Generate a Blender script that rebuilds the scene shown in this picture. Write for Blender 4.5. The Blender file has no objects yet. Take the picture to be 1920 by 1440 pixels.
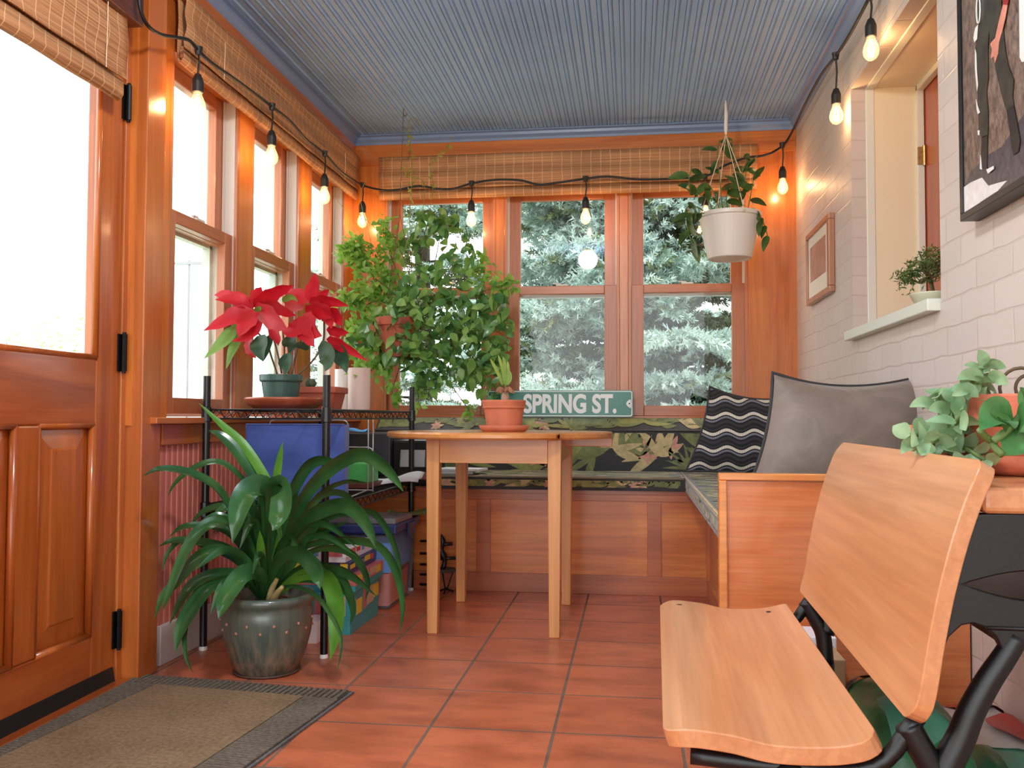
import bpy, math, random
import numpy as np
from mathutils import Vector, Matrix, Euler

# ------------------------------------------------------------------ camera, sky, exposure
scn = bpy.context.scene
COL = scn.collection
cam_data = bpy.data.cameras.new('camera')
cam_data.sensor_width = 36.0
cam_data.lens = 31.875
cam_data.clip_start = 0.02
cam_data.clip_end = 200
cam = bpy.data.objects.new('camera', cam_data)
COL.objects.link(cam)
cam.matrix_world = Matrix(((0.9912, 0.0021, 0.1324, 0.0), (0.1324, -0.037, -0.9905, 0.0),
                           (0.0028, 0.9993, -0.0369, 0.7875), (0, 0, 0, 1)))
scn.camera = cam
vs = scn.view_settings
vs.view_transform = 'Standard'; vs.look = 'None'; vs.gamma = 1.0; vs.use_curve_mapping = False
vs.exposure = 2.15
world = bpy.data.worlds.new('overcast_sky'); scn.world = world
world.use_nodes = True
_bg = world.node_tree.nodes['Background']
_bg.inputs[0].default_value = (0.93, 0.97, 1.0, 1); _bg.inputs[1].default_value = 1.0
scn.cycles.max_bounces = 8; scn.cycles.diffuse_bounces = 5; scn.cycles.glossy_bounces = 4
scn.cycles.transparent_max_bounces = 24; scn.cycles.transmission_bounces = 6
scn.cycles.caustics_reflective = False; scn.cycles.caustics_refractive = False
scn.cycles.sample_clamp_indirect = 4.0

random.seed(7); RNG = np.random.default_rng(7)
PI = math.pi
ORG = {}

# ------------------------------------------------------------------ object helpers
def thing(name, label, cat, loc=(0, 0, 0), group=None):
    o = bpy.data.objects.new(name, None); COL.objects.link(o)
    o.location = loc; o['label'] = label; o['category'] = cat; o.empty_display_size = 0.05
    if group: o['group'] = group
    ORG[o.name] = Vector(loc)
    return o
def tag(o, label, cat, group=None, kind=None):
    o['label'] = label; o['category'] = cat
    if group: o['group'] = group
    if kind: o['kind'] = kind
    return o
def struct(o):
    o['kind'] = 'structure'; return o
def link(name, me, mats, parent=None, smooth=False, label=None, bevel=0.0, seg=2, origin=None, solid=0.0, subd=0):
    o = bpy.data.objects.new(name, me); COL.objects.link(o)
    for m in (mats if isinstance(mats, (list, tuple)) else [mats]): me.materials.append(m)
    org = ORG[parent.name] if parent is not None else Vector(origin) if origin is not None else Vector((0, 0, 0))
    if org.length > 0: me.transform(Matrix.Translation(-org))
    if parent is not None: o.parent = parent
    elif origin is not None: o.location = origin
    ORG[o.name] = org
    if smooth and len(me.polygons): me.polygons.foreach_set('use_smooth', [True] * len(me.polygons))
    if solid: md = o.modifiers.new('thick', 'SOLIDIFY'); md.thickness = solid; md.offset = 0
    if bevel:
        md = o.modifiers.new('bevel', 'BEVEL'); md.width = bevel; md.segments = seg; md.limit_method = 'ANGLE'; md.angle_limit = 0.6
    if subd: md = o.modifiers.new('sub', 'SUBSURF'); md.levels = subd; md.render_levels = subd
    if label: o['label'] = label
    return o
class MB:
    """collects shapes in world coordinates; build() links them as ONE mesh object"""
    def __init__(s): s.v = []; s.f = []; s.m = []; s.mi = 0
    def mat(s, i): s.mi = i; return s
    def add(s, vs, fs):
        b = len(s.v); s.v += [tuple(v) for v in vs]; s.f += [tuple(b + i for i in f) for f in fs]; s.m += [s.mi] * len(fs); return s
    def box(s, x0, x1, y0, y1, z0, z1):
        return s.add([(x0, y0, z0), (x1, y0, z0), (x1, y1, z0), (x0, y1, z0), (x0, y0, z1), (x1, y0, z1), (x1, y1, z1), (x0, y1, z1)],
                     [(3, 2, 1, 0), (4, 5, 6, 7), (0, 1, 5, 4), (1, 2, 6, 5), (2, 3, 7, 6), (3, 0, 4, 7)])
    def hexa(s, bot, top):
        return s.add(list(bot) + list(top), [(3, 2, 1, 0), (4, 5, 6, 7), (0, 1, 5, 4), (1, 2, 6, 5), (2, 3, 7, 6), (3, 0, 4, 7)])
    def prism(s, pts, d):
        """closed polygon pts (3-D, planar) extruded by vector d"""
        n = len(pts); d = Vector(d); a = [Vector(p) for p in pts]
        return s.add(a + [p + d for p in a], [tuple(reversed(range(n))), tuple(range(n, 2 * n))] + [(i, (i + 1) % n, n + (i + 1) % n, n + i) for i in range(n)])
    def tube(s, pts, r, n=8, cap=True, closed=False):
        pts = [Vector(p) for p in pts]; k = len(pts)
        rr = list(r) if isinstance(r, (list, tuple)) else [r] * k
        prev = None; vs = []
        for i, p in enumerate(pts):
            if closed: t = pts[(i + 1) % k] - pts[i - 1]
            else: t = pts[min(i + 1, k - 1)] - pts[max(i - 1, 0)]
            t = t.normalized() if t.length > 1e-9 else Vector((0, 0, 1))
            if prev is None: a = t.orthogonal().normalized()
            else:
                a = prev - t * prev.dot(t); a = a.normalized() if a.length > 1e-6 else t.orthogonal().normalized()
            prev = a; b = t.cross(a)
            vs += [p + (a * math.cos(2 * PI * j / n) + b * math.sin(2 * PI * j / n)) * rr[i] for j in range(n)]
        fs = []
        for i in range(k if closed else k - 1):
            i2 = (i + 1) % k
            fs += [(i * n + j, i * n + (j + 1) % n, i2 * n + (j + 1) % n, i2 * n + j) for j in range(n)]
        if cap and not closed: fs += [tuple(reversed(range(n))), tuple((k - 1) * n + j for j in range(n))]
        return s.add(vs, fs)
    def lathe(s, prof, c, n=32, closed=False, sx=1.0, sy=1.0):
        """prof: list of (radius, z); c: centre (x, y, z offset)"""
        vs = []; k = len(prof)
        for r, z in prof:
            vs += [(c[0] + sx * r * math.cos(2 * PI * j / n), c[1] + sy * r * math.sin(2 * PI * j / n), c[2] + z) for j in range(n)]
        fs = []
        for i in range(k - 1):
            fs += [(i * n + j, i * n + (j + 1) % n, (i + 1) * n + (j + 1) % n, (i + 1) * n + j) for j in range(n)]
        if prof[0][0] > 1e-6: fs.append(tuple(reversed(range(n))))
        if prof[-1][0] > 1e-6: fs.append(tuple((k - 1) * n + j for j in range(n)))
        return s.add(vs, fs)
    def ribbon(s, rows):
        """rows: list of rows of points, same length -> grid"""
        n = len(rows[0]); vs = [p for r in rows for p in r]
        return s.add(vs, [(i * n + j, i * n + j + 1, (i + 1) * n + j + 1, (i + 1) * n + j) for i in range(len(rows) - 1) for j in range(n - 1)])
    def sphere(s, c, r, nu=12, nv=8, sz=1.0):
        return s.lathe([(max(1e-7, r * math.sin(PI * i / nv)), -r * sz * math.cos(PI * i / nv)) for i in range(nv + 1)], c, nu)
    def build(s, name, mats, parent=None, **kw):
        me = bpy.data.meshes.new(name); me.from_pydata(s.v, [], s.f)
        if s.m and max(s.m): me.polygons.foreach_set('material_index', s.m)
        me.update(); return link(name, me, mats, parent, **kw)
def spline(pts, n=6):
    """Catmull-Rom through the points"""
    P = [Vector(p) for p in pts]; P = [P[0] * 2 - P[1]] + P + [P[-1] * 2 - P[-2]]; out = []
    for i in range(1, len(P) - 2):
        for k in range(n):
            t = k / n; a, b, c, d = P[i - 1], P[i], P[i + 1], P[i + 2]
            out.append(0.5 * ((2 * b) + (c - a) * t + (2 * a - 5 * b + 4 * c - d) * t * t + (3 * b - a - 3 * c + d) * t ** 3))
    out.append(P[-2]); return out
def np_mesh(name, V, F, mats, parent=None, mi=None, **kw):
    """large quad meshes from numpy arrays"""
    me = bpy.data.meshes.new(name); V = np.asarray(V, np.float32); F = np.asarray(F, np.int32)
    me.vertices.add(len(V)); me.vertices.foreach_set('co', V.ravel())
    me.loops.add(F.size); me.loops.foreach_set('vertex_index', F.ravel())
    me.polygons.add(len(F)); me.polygons.foreach_set('loop_start', np.arange(0, F.size, F.shape[1], dtype=np.int32))
    if mi is not None: me.polygons.foreach_set('material_index', np.asarray(mi, np.int32))
    me.update(calc_edges=True); me.validate()
    return link(name, me, mats, parent, **kw)
def outline_mesh(loops, depth, bevel=0.0):
    """filled 2-D outline with holes, extruded: mesh in the x-y plane, z in +-depth"""
    cu = bpy.data.curves.new('outline', 'CURVE'); cu.dimensions = '2D'; cu.fill_mode = 'BOTH'; cu.extrude = depth; cu.bevel_depth = bevel; cu.bevel_resolution = 1
    for lp in loops:
        sp = cu.splines.new('POLY'); sp.points.add(len(lp) - 1); sp.use_cyclic_u = True
        for p, q in zip(sp.points, lp): p.co = (q[0], q[1], 0, 1)
    o = bpy.data.objects.new('outline', cu); COL.objects.link(o)
    dg = bpy.context.evaluated_depsgraph_get(); dg.update()
    me = bpy.data.meshes.new_from_object(o.evaluated_get(dg)); me = me.copy() if me.users else me
    bpy.data.objects.remove(o); bpy.data.curves.remove(cu); me.materials.clear(); return me
def text_mesh(txt, size, depth, bold=0.0):
    cu = bpy.data.curves.new('lettering', 'FONT'); cu.body = txt; cu.size = size; cu.extrude = depth; cu.offset = bold; cu.align_x = 'LEFT'
    o = bpy.data.objects.new('lettering', cu); COL.objects.link(o)
    dg = bpy.context.evaluated_depsgraph_get(); dg.update()
    me = bpy.data.meshes.new_from_object(o.evaluated_get(dg))
    bpy.data.objects.remove(o); bpy.data.curves.remove(cu); me.materials.clear(); return me

# ------------------------------------------------------------------ material helpers
def lin(r, g, b):
    return tuple((c / 255 / 12.92 if c / 255 <= 0.04045 else ((c / 255 + 0.055) / 1.055) ** 2.4) for c in (r, g, b)) + (1.0,)
class NT:
    def __init__(s, name):
        s.m = bpy.data.materials.new(name); s.m.use_nodes = True; s.t = s.m.node_tree; s.n = s.t.nodes
        s.b = s.n['Principled BSDF']; s.out = s.n['Material Output']
    def new(s, typ, **kw):
        n = s.n.new(typ)
        for k, v in kw.items():
            if k.startswith('i_'):
                key = k[2:].replace('_', ' '); n.inputs[int(key) if key.isdigit() else key].default_value = v
            else: setattr(n, k, v)
        return n
    def l(s, a, b): s.t.links.new(a, b); return s
    def set(s, **kw):
        for k, v in kw.items(): s.b.inputs[k.replace('_', ' ')].default_value = v
        return s
    def coord(s, scale=(1, 1, 1), loc=(0, 0, 0), rot=(0, 0, 0)):
        tc = s.new('ShaderNodeTexCoord'); mp = s.new('ShaderNodeMapping')
        mp.inputs['Scale'].default_value = scale; mp.inputs['Location'].default_value = loc; mp.inputs['Rotation'].default_value = rot
        s.l(tc.outputs['Object'], mp.inputs[0]); return mp.outputs[0]
    def noise(s, vec, scale, detail=3, rough=0.55, dist=0.0):
        n = s.new('ShaderNodeTexNoise'); n.inputs['Scale'].default_value = scale; n.inputs['Detail'].default_value = detail
        n.inputs['Roughness'].default_value = rough; n.inputs['Distortion'].default_value = dist
        if vec is not None: s.l(vec, n.inputs['Vector'])
        return n.outputs[0]
    def ramp(s, fac, stops, interp='LINEAR'):
        r = s.new('ShaderNodeValToRGB'); r.color_ramp.interpolation = interp; el = r.color_ramp.elements
        while len(el) < len(stops): el.new(0.5)
        for e, (p, c) in zip(el, stops): e.position = p; e.color = c
        s.l(fac, r.inputs[0]); return r.outputs[0]
    def mix(s, fac, a, b, mode='MIX'):
        n = s.new('ShaderNodeMix', data_type='RGBA', blend_type=mode)
        for sock, v in ((n.inputs[0], fac), (n.inputs[6], a), (n.inputs[7], b)):
            if hasattr(v, 'links'): s.l(v, sock)
            else: sock.default_value = v
        return n.outputs[2]
    def math(s, op, a, b=0.0, c=0.0):
        n = s.new('ShaderNodeMath', operation=op)
        for sock, v in zip(n.inputs, (a, b, c)):
            if hasattr(v, 'links'): s.l(v, sock)
            else: sock.default_value = v
        return n.outputs[0]
    def bump(s, h, strength=0.3, dist=0.01):
        n = s.new('ShaderNodeBump'); n.inputs['Strength'].default_value = strength; n.inputs['Distance'].default_value = dist
        s.l(h, n.inputs['Height']); s.l(n.outputs[0], s.b.inputs['Normal']); return s
    def color(s, c): s.l(c, s.b.inputs['Base Color']); return s
def plain(name, rgb, rough=0.5, metal=0.0, coat=0.0, var=0.0, vscale=12.0, bump=0.0, bscale=60.0, spec=0.5, sheen=0.0):
    t = NT(name); c = lin(*rgb); t.set(Base_Color=c, Roughness=rough, Metallic=metal, Coat_Weight=coat, Specular_IOR_Level=spec, Sheen_Weight=sheen)
    v = t.coord()
    if var:
        n = t.noise(v, vscale, 4); lo = tuple(x * (1 - var) for x in c[:3]) + (1,); hi = tuple(min(1, x * (1 + var)) for x in c[:3]) + (1,)
        t.color(t.ramp(n, [(0.3, lo), (0.7, hi)]))
    if bump: t.bump(t.noise(v, bscale, 3), bump, 0.004)
    return t.m
def wood(name, light, dark, grain='Z', scale=1.0, rough=0.3, coat=0.35, fig=1.0, mid=None):
    """varnished board: long grain along one object axis"""
    t = NT(name); s = [9.0 * scale] * 3; ax = 'XYZ'.index(grain); s[ax] = 0.8 * scale
    v = t.coord(scale=tuple(s)); f = [60.0 * scale] * 3; f[ax] = 1.6 * scale
    v2 = t.coord(scale=tuple(f)); a = t.noise(v, 1.0, 4, 0.6, 1.2 * fig); b = t.noise(v2, 1.6, 3, 0.6, 0.2)
    L_, D_ = lin(*light), lin(*dark); M_ = lin(*mid) if mid else tuple((x + y) / 2 for x, y in zip(L_, D_))
    c = t.ramp(a, [(0.28, D_), (0.5, M_), (0.72, L_)])
    fine = t.ramp(b, [(0.35, (0.72, 0.68, 0.64, 1)), (0.62, (1, 1, 1, 1))])
    t.color(t.mix(0.55, c, fine, 'MULTIPLY')); t.set(Roughness=rough, Coat_Weight=coat, Coat_Roughness=0.12)
    t.bump(b, 0.05, 0.002); return t.m

# ------------------------------------------------------------------ materials
W_V = wood('varnished_fir_upright', (226, 138, 62), (184, 92, 30), 'Z')
W_H = wood('varnished_fir_along_x', (224, 134, 60), (182, 90, 30), 'X')
W_Y = wood('varnished_fir_along_y', (214, 126, 58), (172, 84, 32), 'Y')
W_SASH = wood('sash_wood_upright', (204, 128, 84), (170, 94, 54), 'Z', rough=0.35, coat=0.2)
W_SASHX = wood('sash_wood_along_x', (204, 128, 84), (170, 94, 54), 'X', rough=0.35, coat=0.2)
W_SASHY = wood('sash_wood_along_y', (196, 118, 76), (160, 86, 50), 'Y', rough=0.35, coat=0.2)
W_DOOR = wood('door_wood', (204, 112, 46), (152, 66, 20), 'Z', rough=0.28, coat=0.4)
W_DOORY = wood('door_rail_wood', (194, 100, 42), (146, 62, 22), 'Y', rough=0.28, coat=0.4)
W_DARK = wood('dark_header_wood', (110, 58, 42), (70, 30, 22), 'Y', rough=0.35, coat=0.3)
W_PLY = wood('bench_plywood', (236, 152, 78), (196, 98, 42), 'X', scale=0.8, rough=0.3, coat=0.3, fig=2.2)
W_BENCHR = wood('bench_rail_wood', (196, 112, 66), (160, 82, 46), 'X', rough=0.32, coat=0.3)
W_END = wood('bench_end_panel_wood', (224, 138, 84), (206, 112, 60), 'X', scale=1.3, rough=0.25, coat=0.5, fig=2.0)
W_TABLE = wood('table_wood', (228, 166, 102), (206, 140, 78), 'Z', scale=0.8, rough=0.35, coat=0.2)
W_TABLEX = wood('table_top_wood', (226, 158, 92), (206, 132, 70), 'X', scale=0.8, rough=0.3, coat=0.3)
W_SEAT = wood('school_desk_maple', (218, 154, 106), (198, 128, 80), 'Y', scale=0.9, rough=0.33, coat=0.35, fig=1.6)
W_FRAME = wood('picture_frame_wood', (190, 136, 100), (150, 98, 66), 'Z', scale=2)
M_BLACK = plain('black_powder_coat', (14, 14, 16), 0.35)
M_IRON = plain('black_cast_iron', (13, 13, 15), 0.4, bump=0.06, bscale=180)
M_HINGE = plain('black_hinge_metal', (20, 20, 22), 0.4, 0.6)
M_LINER = plain('white_vinyl_liner', (214, 208, 202), 0.45)
M_OUTER = plain('white_outer_sash', (206, 216, 208), 0.4)
M_RUBBER = plain('black_rubber', (22, 21, 20), 0.5)
M_BRASS = plain('aged_brass', (170, 140, 90), 0.4, 0.8, var=0.3, vscale=60)
M_WHITEWOOD = plain('white_painted_trim', (222, 222, 208), 0.4)
M_CREAM = plain('cream_painted_reveal', (232, 218, 186), 0.45)
M_SILLW = plain('pale_green_white_sill', (216, 220, 206), 0.35)
M_BLUE = plain('blue_painted_crown', (122, 146, 188), 0.35, coat=0.1)
M_TERRA = plain('terracotta', (202, 116, 84), 0.75, var=0.16, vscale=14, bump=0.15, bscale=90)
M_TERRA_W = plain('weathered_terracotta', (204, 112, 84), 0.8, var=0.3, vscale=22, bump=0.2, bscale=90)
M_TERRA_D = plain('brown_terracotta', (172, 84, 58), 0.55, var=0.12)
M_GREENPOT = plain('dark_green_plastic', (52, 84, 78), 0.4)
M_WHITEPOT = plain('white_plastic', (232, 226, 222), 0.35)
M_WHITECER = plain('white_ceramic', (236, 232, 228), 0.25, coat=0.3)
M_BEIGECER = plain('beige_ceramic', (212, 190, 178), 0.45)
M_SOIL = plain('potting_soil', (66, 46, 34), 0.95, var=0.5, vscale=70, bump=0.8, bscale=70)
M_WIRE_W = plain('grey_white_wire', (196, 196, 196), 0.35, 0.3)
M_BLUECLOTH = plain('blue_canvas', (66, 88, 160), 0.85, var=0.12, vscale=8, bump=0.3, bscale=14, sheen=0.2)
M_PRINTER = plain('charcoal_plastic', (58, 60, 66), 0.4)
M_PRINTER2 = plain('black_gloss_plastic', (24, 24, 27), 0.25)
M_PAPER = plain('white_paper', (234, 234, 240), 0.7)
M_KRAFT = plain('brown_cardboard', (176, 146, 112), 0.8)
M_BOOKBROWN = plain('brown_leatherette', (104, 52, 36), 0.5)
M_SILVER = plain('silver_grey_plastic', (150, 148, 150), 0.4, 0.3)
M_OLIVE = plain('olive_cloth', (116, 122, 62), 0.8)
M_NAVY = plain('navy_plastic_lid', (40, 54, 112), 0.3)
M_GREENBOX = plain('bright_green_card', (84, 190, 96), 0.5)
M_TEAL = plain('teal_printed_card', (62, 160, 166), 0.4)
M_YELLOW = plain('yellow_printed_card', (228, 198, 60), 0.4)
M_PINK = plain('pink_printed_card', (204, 110, 112), 0.4)
M_TAN = plain('tan_printed_card', (206, 170, 138), 0.5)
M_REDP = plain('red_print', (196, 56, 54), 0.35)
M_BAGGREEN = plain('green_film_bag', (90, 160, 132), 0.3, var=0.25, vscale=9, bump=0.5, bscale=16)
M_BAGGREEN2 = plain('deep_green_film_bag', (44, 120, 74), 0.3, var=0.5, vscale=12, bump=0.5, bscale=20)
M_BAGGREY = plain('clear_grey_film', (150, 140, 138), 0.2, var=0.2, vscale=14, bump=0.9, bscale=30)
M_BAGWHITE = plain('white_film_bag', (214, 222, 220), 0.3, bump=0.4, bscale=18)
M_CORD = plain('black_cord', (18, 18, 20), 0.5)
M_SOCKET = plain('black_bulb_socket', (28, 26, 26), 0.55)
M_PINKWALL = plain('salmon_painted_beadboard', (206, 116, 100), 0.45)
M_BASEB = plain('pale_grey_baseboard', (206, 194, 188), 0.45)
M_STEM_G = plain('green_stem', (98, 122, 64), 0.6)
M_STEM_B = plain('brown_stem', (104, 84, 62), 0.8)
M_ROPE = plain('cream_cord', (222, 204, 180), 0.7)
M_MAT_W = plain('frame_mat_board', (232, 222, 206), 0.8)
M_SIGNW = plain('sign_white', (232, 236, 234), 0.4)

def leafmat(name, base, light, rough=0.35, rib=True, trans=0.25, back=None, vs=9.0, spec=0.5):
    t = NT(name); v = t.coord(); n = t.noise(v, vs, 3)
    c = t.ramp(n, [(0.32, lin(*base)), (0.7, lin(*light))]); t.color(c)
    t.set(Roughness=rough, Specular_IOR_Level=spec)
    tr = t.new('ShaderNodeBsdfTranslucent'); t.l(c, tr.inputs[0]); mx = t.new('ShaderNodeMixShader'); mx.inputs[0].default_value = trans
    t.l(t.b.outputs[0], mx.inputs[1]); t.l(tr.outputs[0], mx.inputs[2]); t.l(mx.outputs[0], t.out.inputs[0]); return t.m
L_CLIVIA = leafmat('clivia_leaf', (36, 78, 42), (64, 112, 58), 0.2, trans=0.12, vs=7)
L_CLIVIA_NEW = leafmat('clivia_new_leaf', (78, 140, 44), (112, 172, 62), 0.3, trans=0.3)
L_RED = leafmat('poinsettia_bract', (186, 14, 34), (214, 30, 48), 0.5, trans=0.3, vs=14)
L_PDARK = leafmat('poinsettia_leaf', (34, 66, 44), (58, 92, 60), 0.45, trans=0.15)
L_PLIGHT = leafmat('poinsettia_pale_leaf', (104, 146, 62), (140, 172, 84), 0.5, trans=0.35)
L_VINE = leafmat('vine_leaf', (98, 148, 68), (156, 194, 106), 0.3, trans=0.35, vs=16)
L_VINE_D = leafmat('vine_leaf_dark', (60, 108, 58), (112, 158, 88), 0.22, trans=0.25, vs=16)
L_BUSH = leafmat('small_light_leaf', (110, 164, 62), (166, 206, 98), 0.4, trans=0.4, vs=16)
L_TENDRIL = leafmat('yellow_green_tendril', (140, 146, 60), (176, 172, 84), 0.6, trans=0.3)
L_HOYA = leafmat('waxy_leaf', (46, 78, 36), (88, 116, 54), 0.35, trans=0.15, vs=16)
L_SUCC = leafmat('grey_green_succulent_leaf', (116, 156, 110), (170, 196, 150), 0.5, trans=0.2, vs=22)
L_SUCC_D = leafmat('deep_green_succulent_leaf', (54, 112, 54), (96, 150, 84), 0.4, trans=0.15, vs=22)
L_BONSAI = leafmat('conifer_leaf', (66, 92, 46), (110, 128, 66), 0.6, trans=0.2, vs=25)
L_BULB = leafmat('strap_leaf_pale', (120, 160, 62), (170, 196, 98), 0.5, trans=0.35)
L_DRY = leafmat('dry_leaf', (150, 100, 72), (186, 140, 100), 0.8, trans=0.1)
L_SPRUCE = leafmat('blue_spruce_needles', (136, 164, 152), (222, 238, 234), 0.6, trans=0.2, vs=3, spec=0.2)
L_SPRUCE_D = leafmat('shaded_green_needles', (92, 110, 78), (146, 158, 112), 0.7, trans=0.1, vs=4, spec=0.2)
M_BARK = plain('grey_bark', (74, 66, 56), 0.9, var=0.4, vscale=20)

def glass_mat():
    t = NT('window_glass'); g = t.new('ShaderNodeBsdfGlossy'); g.inputs['Roughness'].default_value = 0.0
    tr = t.new('ShaderNodeBsdfTransparent'); tr.inputs[0].default_value = (0.97, 0.985, 0.975, 1)
    lw = t.new('ShaderNodeLayerWeight'); mx = t.new('ShaderNodeMixShader')      # Schlick, the same from both sides
    k = t.math('MULTIPLY_ADD', t.math('POWER', lw.outputs['Facing'], 5.0), 0.9, 0.026)
    lw.inputs[0].default_value = 0.5; t.l(k, mx.inputs[0]); t.l(tr.outputs[0], mx.inputs[1]); t.l(g.outputs[0], mx.inputs[2]); t.l(mx.outputs[0], t.out.inputs[0]); return t.m
M_GLASS = glass_mat()
def clear_plastic():
    t = NT('clear_plastic'); tr = t.new('ShaderNodeBsdfTransparent'); tr.inputs[0].default_value = (0.86, 0.9, 0.94, 1)
    t.set(Base_Color=lin(190, 200, 214), Roughness=0.25); mx = t.new('ShaderNodeMixShader'); mx.inputs[0].default_value = 0.2
    t.l(tr.outputs[0], mx.inputs[1]); t.l(t.b.outputs[0], mx.inputs[2]); t.l(mx.outputs[0], t.out.inputs[0]); return t.m
M_CLEAR = clear_plastic()
def emit(name, rgb, strength):
    t = NT(name); e = t.new('ShaderNodeEmission'); e.inputs[0].default_value = rgb; e.inputs[1].default_value = strength
    t.l(e.outputs[0], t.out.inputs[0]); return t.m
M_FIL = emit('bulb_filament', (1.0, 0.62, 0.25, 1), 16.0)
def bulbglass():
    t = NT('clear_bulb_glass'); tr = t.new('ShaderNodeBsdfTransparent'); tr.inputs[0].default_value = (1, 0.96, 0.9, 1)
    g = t.new('ShaderNodeBsdfGlossy'); g.inputs['Roughness'].default_value = 0.03; lw = t.new('ShaderNodeLayerWeight'); lw.inputs[0].default_value = 0.25
    e = t.new('ShaderNodeEmission'); e.inputs[0].default_value = (1, 0.72, 0.38, 1); e.inputs[1].default_value = 0.13
    mx = t.new('ShaderNodeMixShader'); t.l(lw.outputs['Facing'], mx.inputs[0]); t.l(tr.outputs[0], mx.inputs[1]); t.l(g.outputs[0], mx.inputs[2])
    ad = t.new('ShaderNodeAddShader'); t.l(mx.outputs[0], ad.inputs[0]); t.l(e.outputs[0], ad.inputs[1]); t.l(ad.outputs[0], t.out.inputs[0]); return t.m
M_BULB = bulbglass()

def tile_mat():
    t = NT('terracotta_floor_tile'); v = t.coord(loc=(0.829 + 0.315 * 8, -2.2935 + 0.315 * 12, 0))
    b = t.new('ShaderNodeTexBrick', offset=0.0, squash=1.0); t.l(v, b.inputs['Vector'])
    b.inputs['Scale'].default_value = 1.0; b.inputs['Brick Width'].default_value = 0.315; b.inputs['Row Height'].default_value = 0.315
    b.inputs['Mortar Size'].default_value = 0.0048; b.inputs['Mortar Smooth'].default_value = 0.4; b.inputs['Bias'].default_value = 0.0
    b.inputs['Color1'].default_value = lin(202, 112, 76); b.inputs['Color2'].default_value = lin(190, 100, 66); b.inputs['Mortar'].default_value = lin(118, 98, 84)
    n = t.noise(t.coord(scale=(1, 2.2, 1)), 5.0, 5, 0.6); n2 = t.noise(t.coord(), 38.0, 3)
    sh = t.ramp(n, [(0.3, (0.64, 0.59, 0.56, 1)), (0.6, (1.08, 1.08, 1.08, 1))]); c = t.mix(1.0, b.outputs['Color'], sh, 'MULTIPLY')
    sp = t.ramp(n2, [(0.25, (0.86, 0.84, 0.82, 1)), (0.45, (1, 1, 1, 1))]); t.color(t.mix(1.0, c, sp, 'MULTIPLY'))
    r = t.math('MULTIPLY_ADD', b.outputs['Fac'], 0.4, 0.3); t.l(r, t.b.inputs['Roughness'])
    h = t.math('SUBTRACT', t.math('MULTIPLY', n, 0.25), b.outputs['Fac']); t.bump(h, 0.5, 0.003); return t.m
M_TILE = tile_mat()
def brick_mat(name, c1, c2, mort):
    t = NT(name); tc = t.new('ShaderNodeTexCoord'); sx = t.new('ShaderNodeSeparateXYZ'); t.l(tc.outputs['Object'], sx.inputs[0])
    wob = t.noise(t.coord(), 5.0, 2); cb = t.new('ShaderNodeCombineXYZ')
    t.l(t.math('ADD', sx.outputs[1], t.math('MULTIPLY', wob, 0.02)), cb.inputs[0]); t.l(t.math('ADD', sx.outputs[2], t.math('MULTIPLY', wob, 0.022)), cb.inputs[1]); t.l(sx.outputs[0], cb.inputs[2])
    b = t.new('ShaderNodeTexBrick'); t.l(cb.outputs[0], b.inputs['Vector']); b.inputs['Scale'].default_value = 1.0
    b.inputs['Brick Width'].default_value = 0.21; b.inputs['Row Height'].default_value = 0.074; b.inputs['Mortar Size'].default_value = 0.0045; b.inputs['Mortar Smooth'].default_value = 0.7
    b.inputs['Color1'].default_value = lin(*c1); b.inputs['Color2'].default_value = lin(*c2); b.inputs['Mortar'].default_value = lin(*mort)
    t.color(b.outputs['Color']); t.set(Roughness=0.42)
    n = t.noise(t.coord(), 26.0, 5, 0.6); n3 = t.noise(t.coord(), 8.0, 2)
    h = t.math('ADD', t.math('MULTIPLY', b.outputs['Fac'], -1.0), t.math('ADD', t.math('MULTIPLY', n, 0.9), t.math('MULTIPLY', n3, 1.0)))
    t.bump(h, 0.3, 0.006); return t.m
M_BRICK = brick_mat('painted_brick', (206, 193, 184), (200, 187, 177), (196, 182, 172))
M_BRICKP = brick_mat('painted_brick_reveal', (206, 193, 184), (200, 187, 177), (188, 173, 162))
def bamboo(name, axis):
    """woven bamboo: fine slats along one axis, pale threads across"""
    t = NT(name); ai = 'XYZ'.index(axis); s = [2.0, 2.0, 2.0]; s[2] = 210.0
    n = t.noise(t.coord(scale=tuple(s)), 1.0, 2, 0.5); tc = t.new('ShaderNodeTexCoord'); sx = t.new('ShaderNodeSeparateXYZ'); t.l(tc.outputs['Object'], sx.inputs[0])
    wob = t.math('MULTIPLY', t.noise(t.coord(), 16.0, 1), 0.012)
    fr = t.math('FRACT', t.math('DIVIDE', t.math('ADD', sx.outputs[ai], wob), 0.05)); th = t.math('LESS_THAN', fr, 0.06)
    c = t.ramp(n, [(0.3, lin(146, 96, 60)), (0.5, lin(184, 128, 86)), (0.7, lin(208, 158, 112))])
    t.color(t.mix(th, c, lin(222, 182, 136))); t.set(Roughness=0.6); t.bump(t.math('ADD', n, t.math('MULTIPLY', th, 0.6)), 0.3, 0.002)
    cc = t.b.inputs['Base Color'].links[0].from_socket
    tr = t.new('ShaderNodeBsdfTranslucent'); t.l(cc, tr.inputs[0]); mx = t.new('ShaderNodeMixShader'); mx.inputs[0].default_value = 0.12
    t.l(t.b.outputs[0], mx.inputs[1]); t.l(tr.outputs[0], mx.inputs[2]); t.l(mx.outputs[0], t.out.inputs[0]); return t.m
M_BAMY = bamboo('woven_bamboo_side', 'Y'); M_BAMX = bamboo('woven_bamboo_back', 'X')
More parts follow.
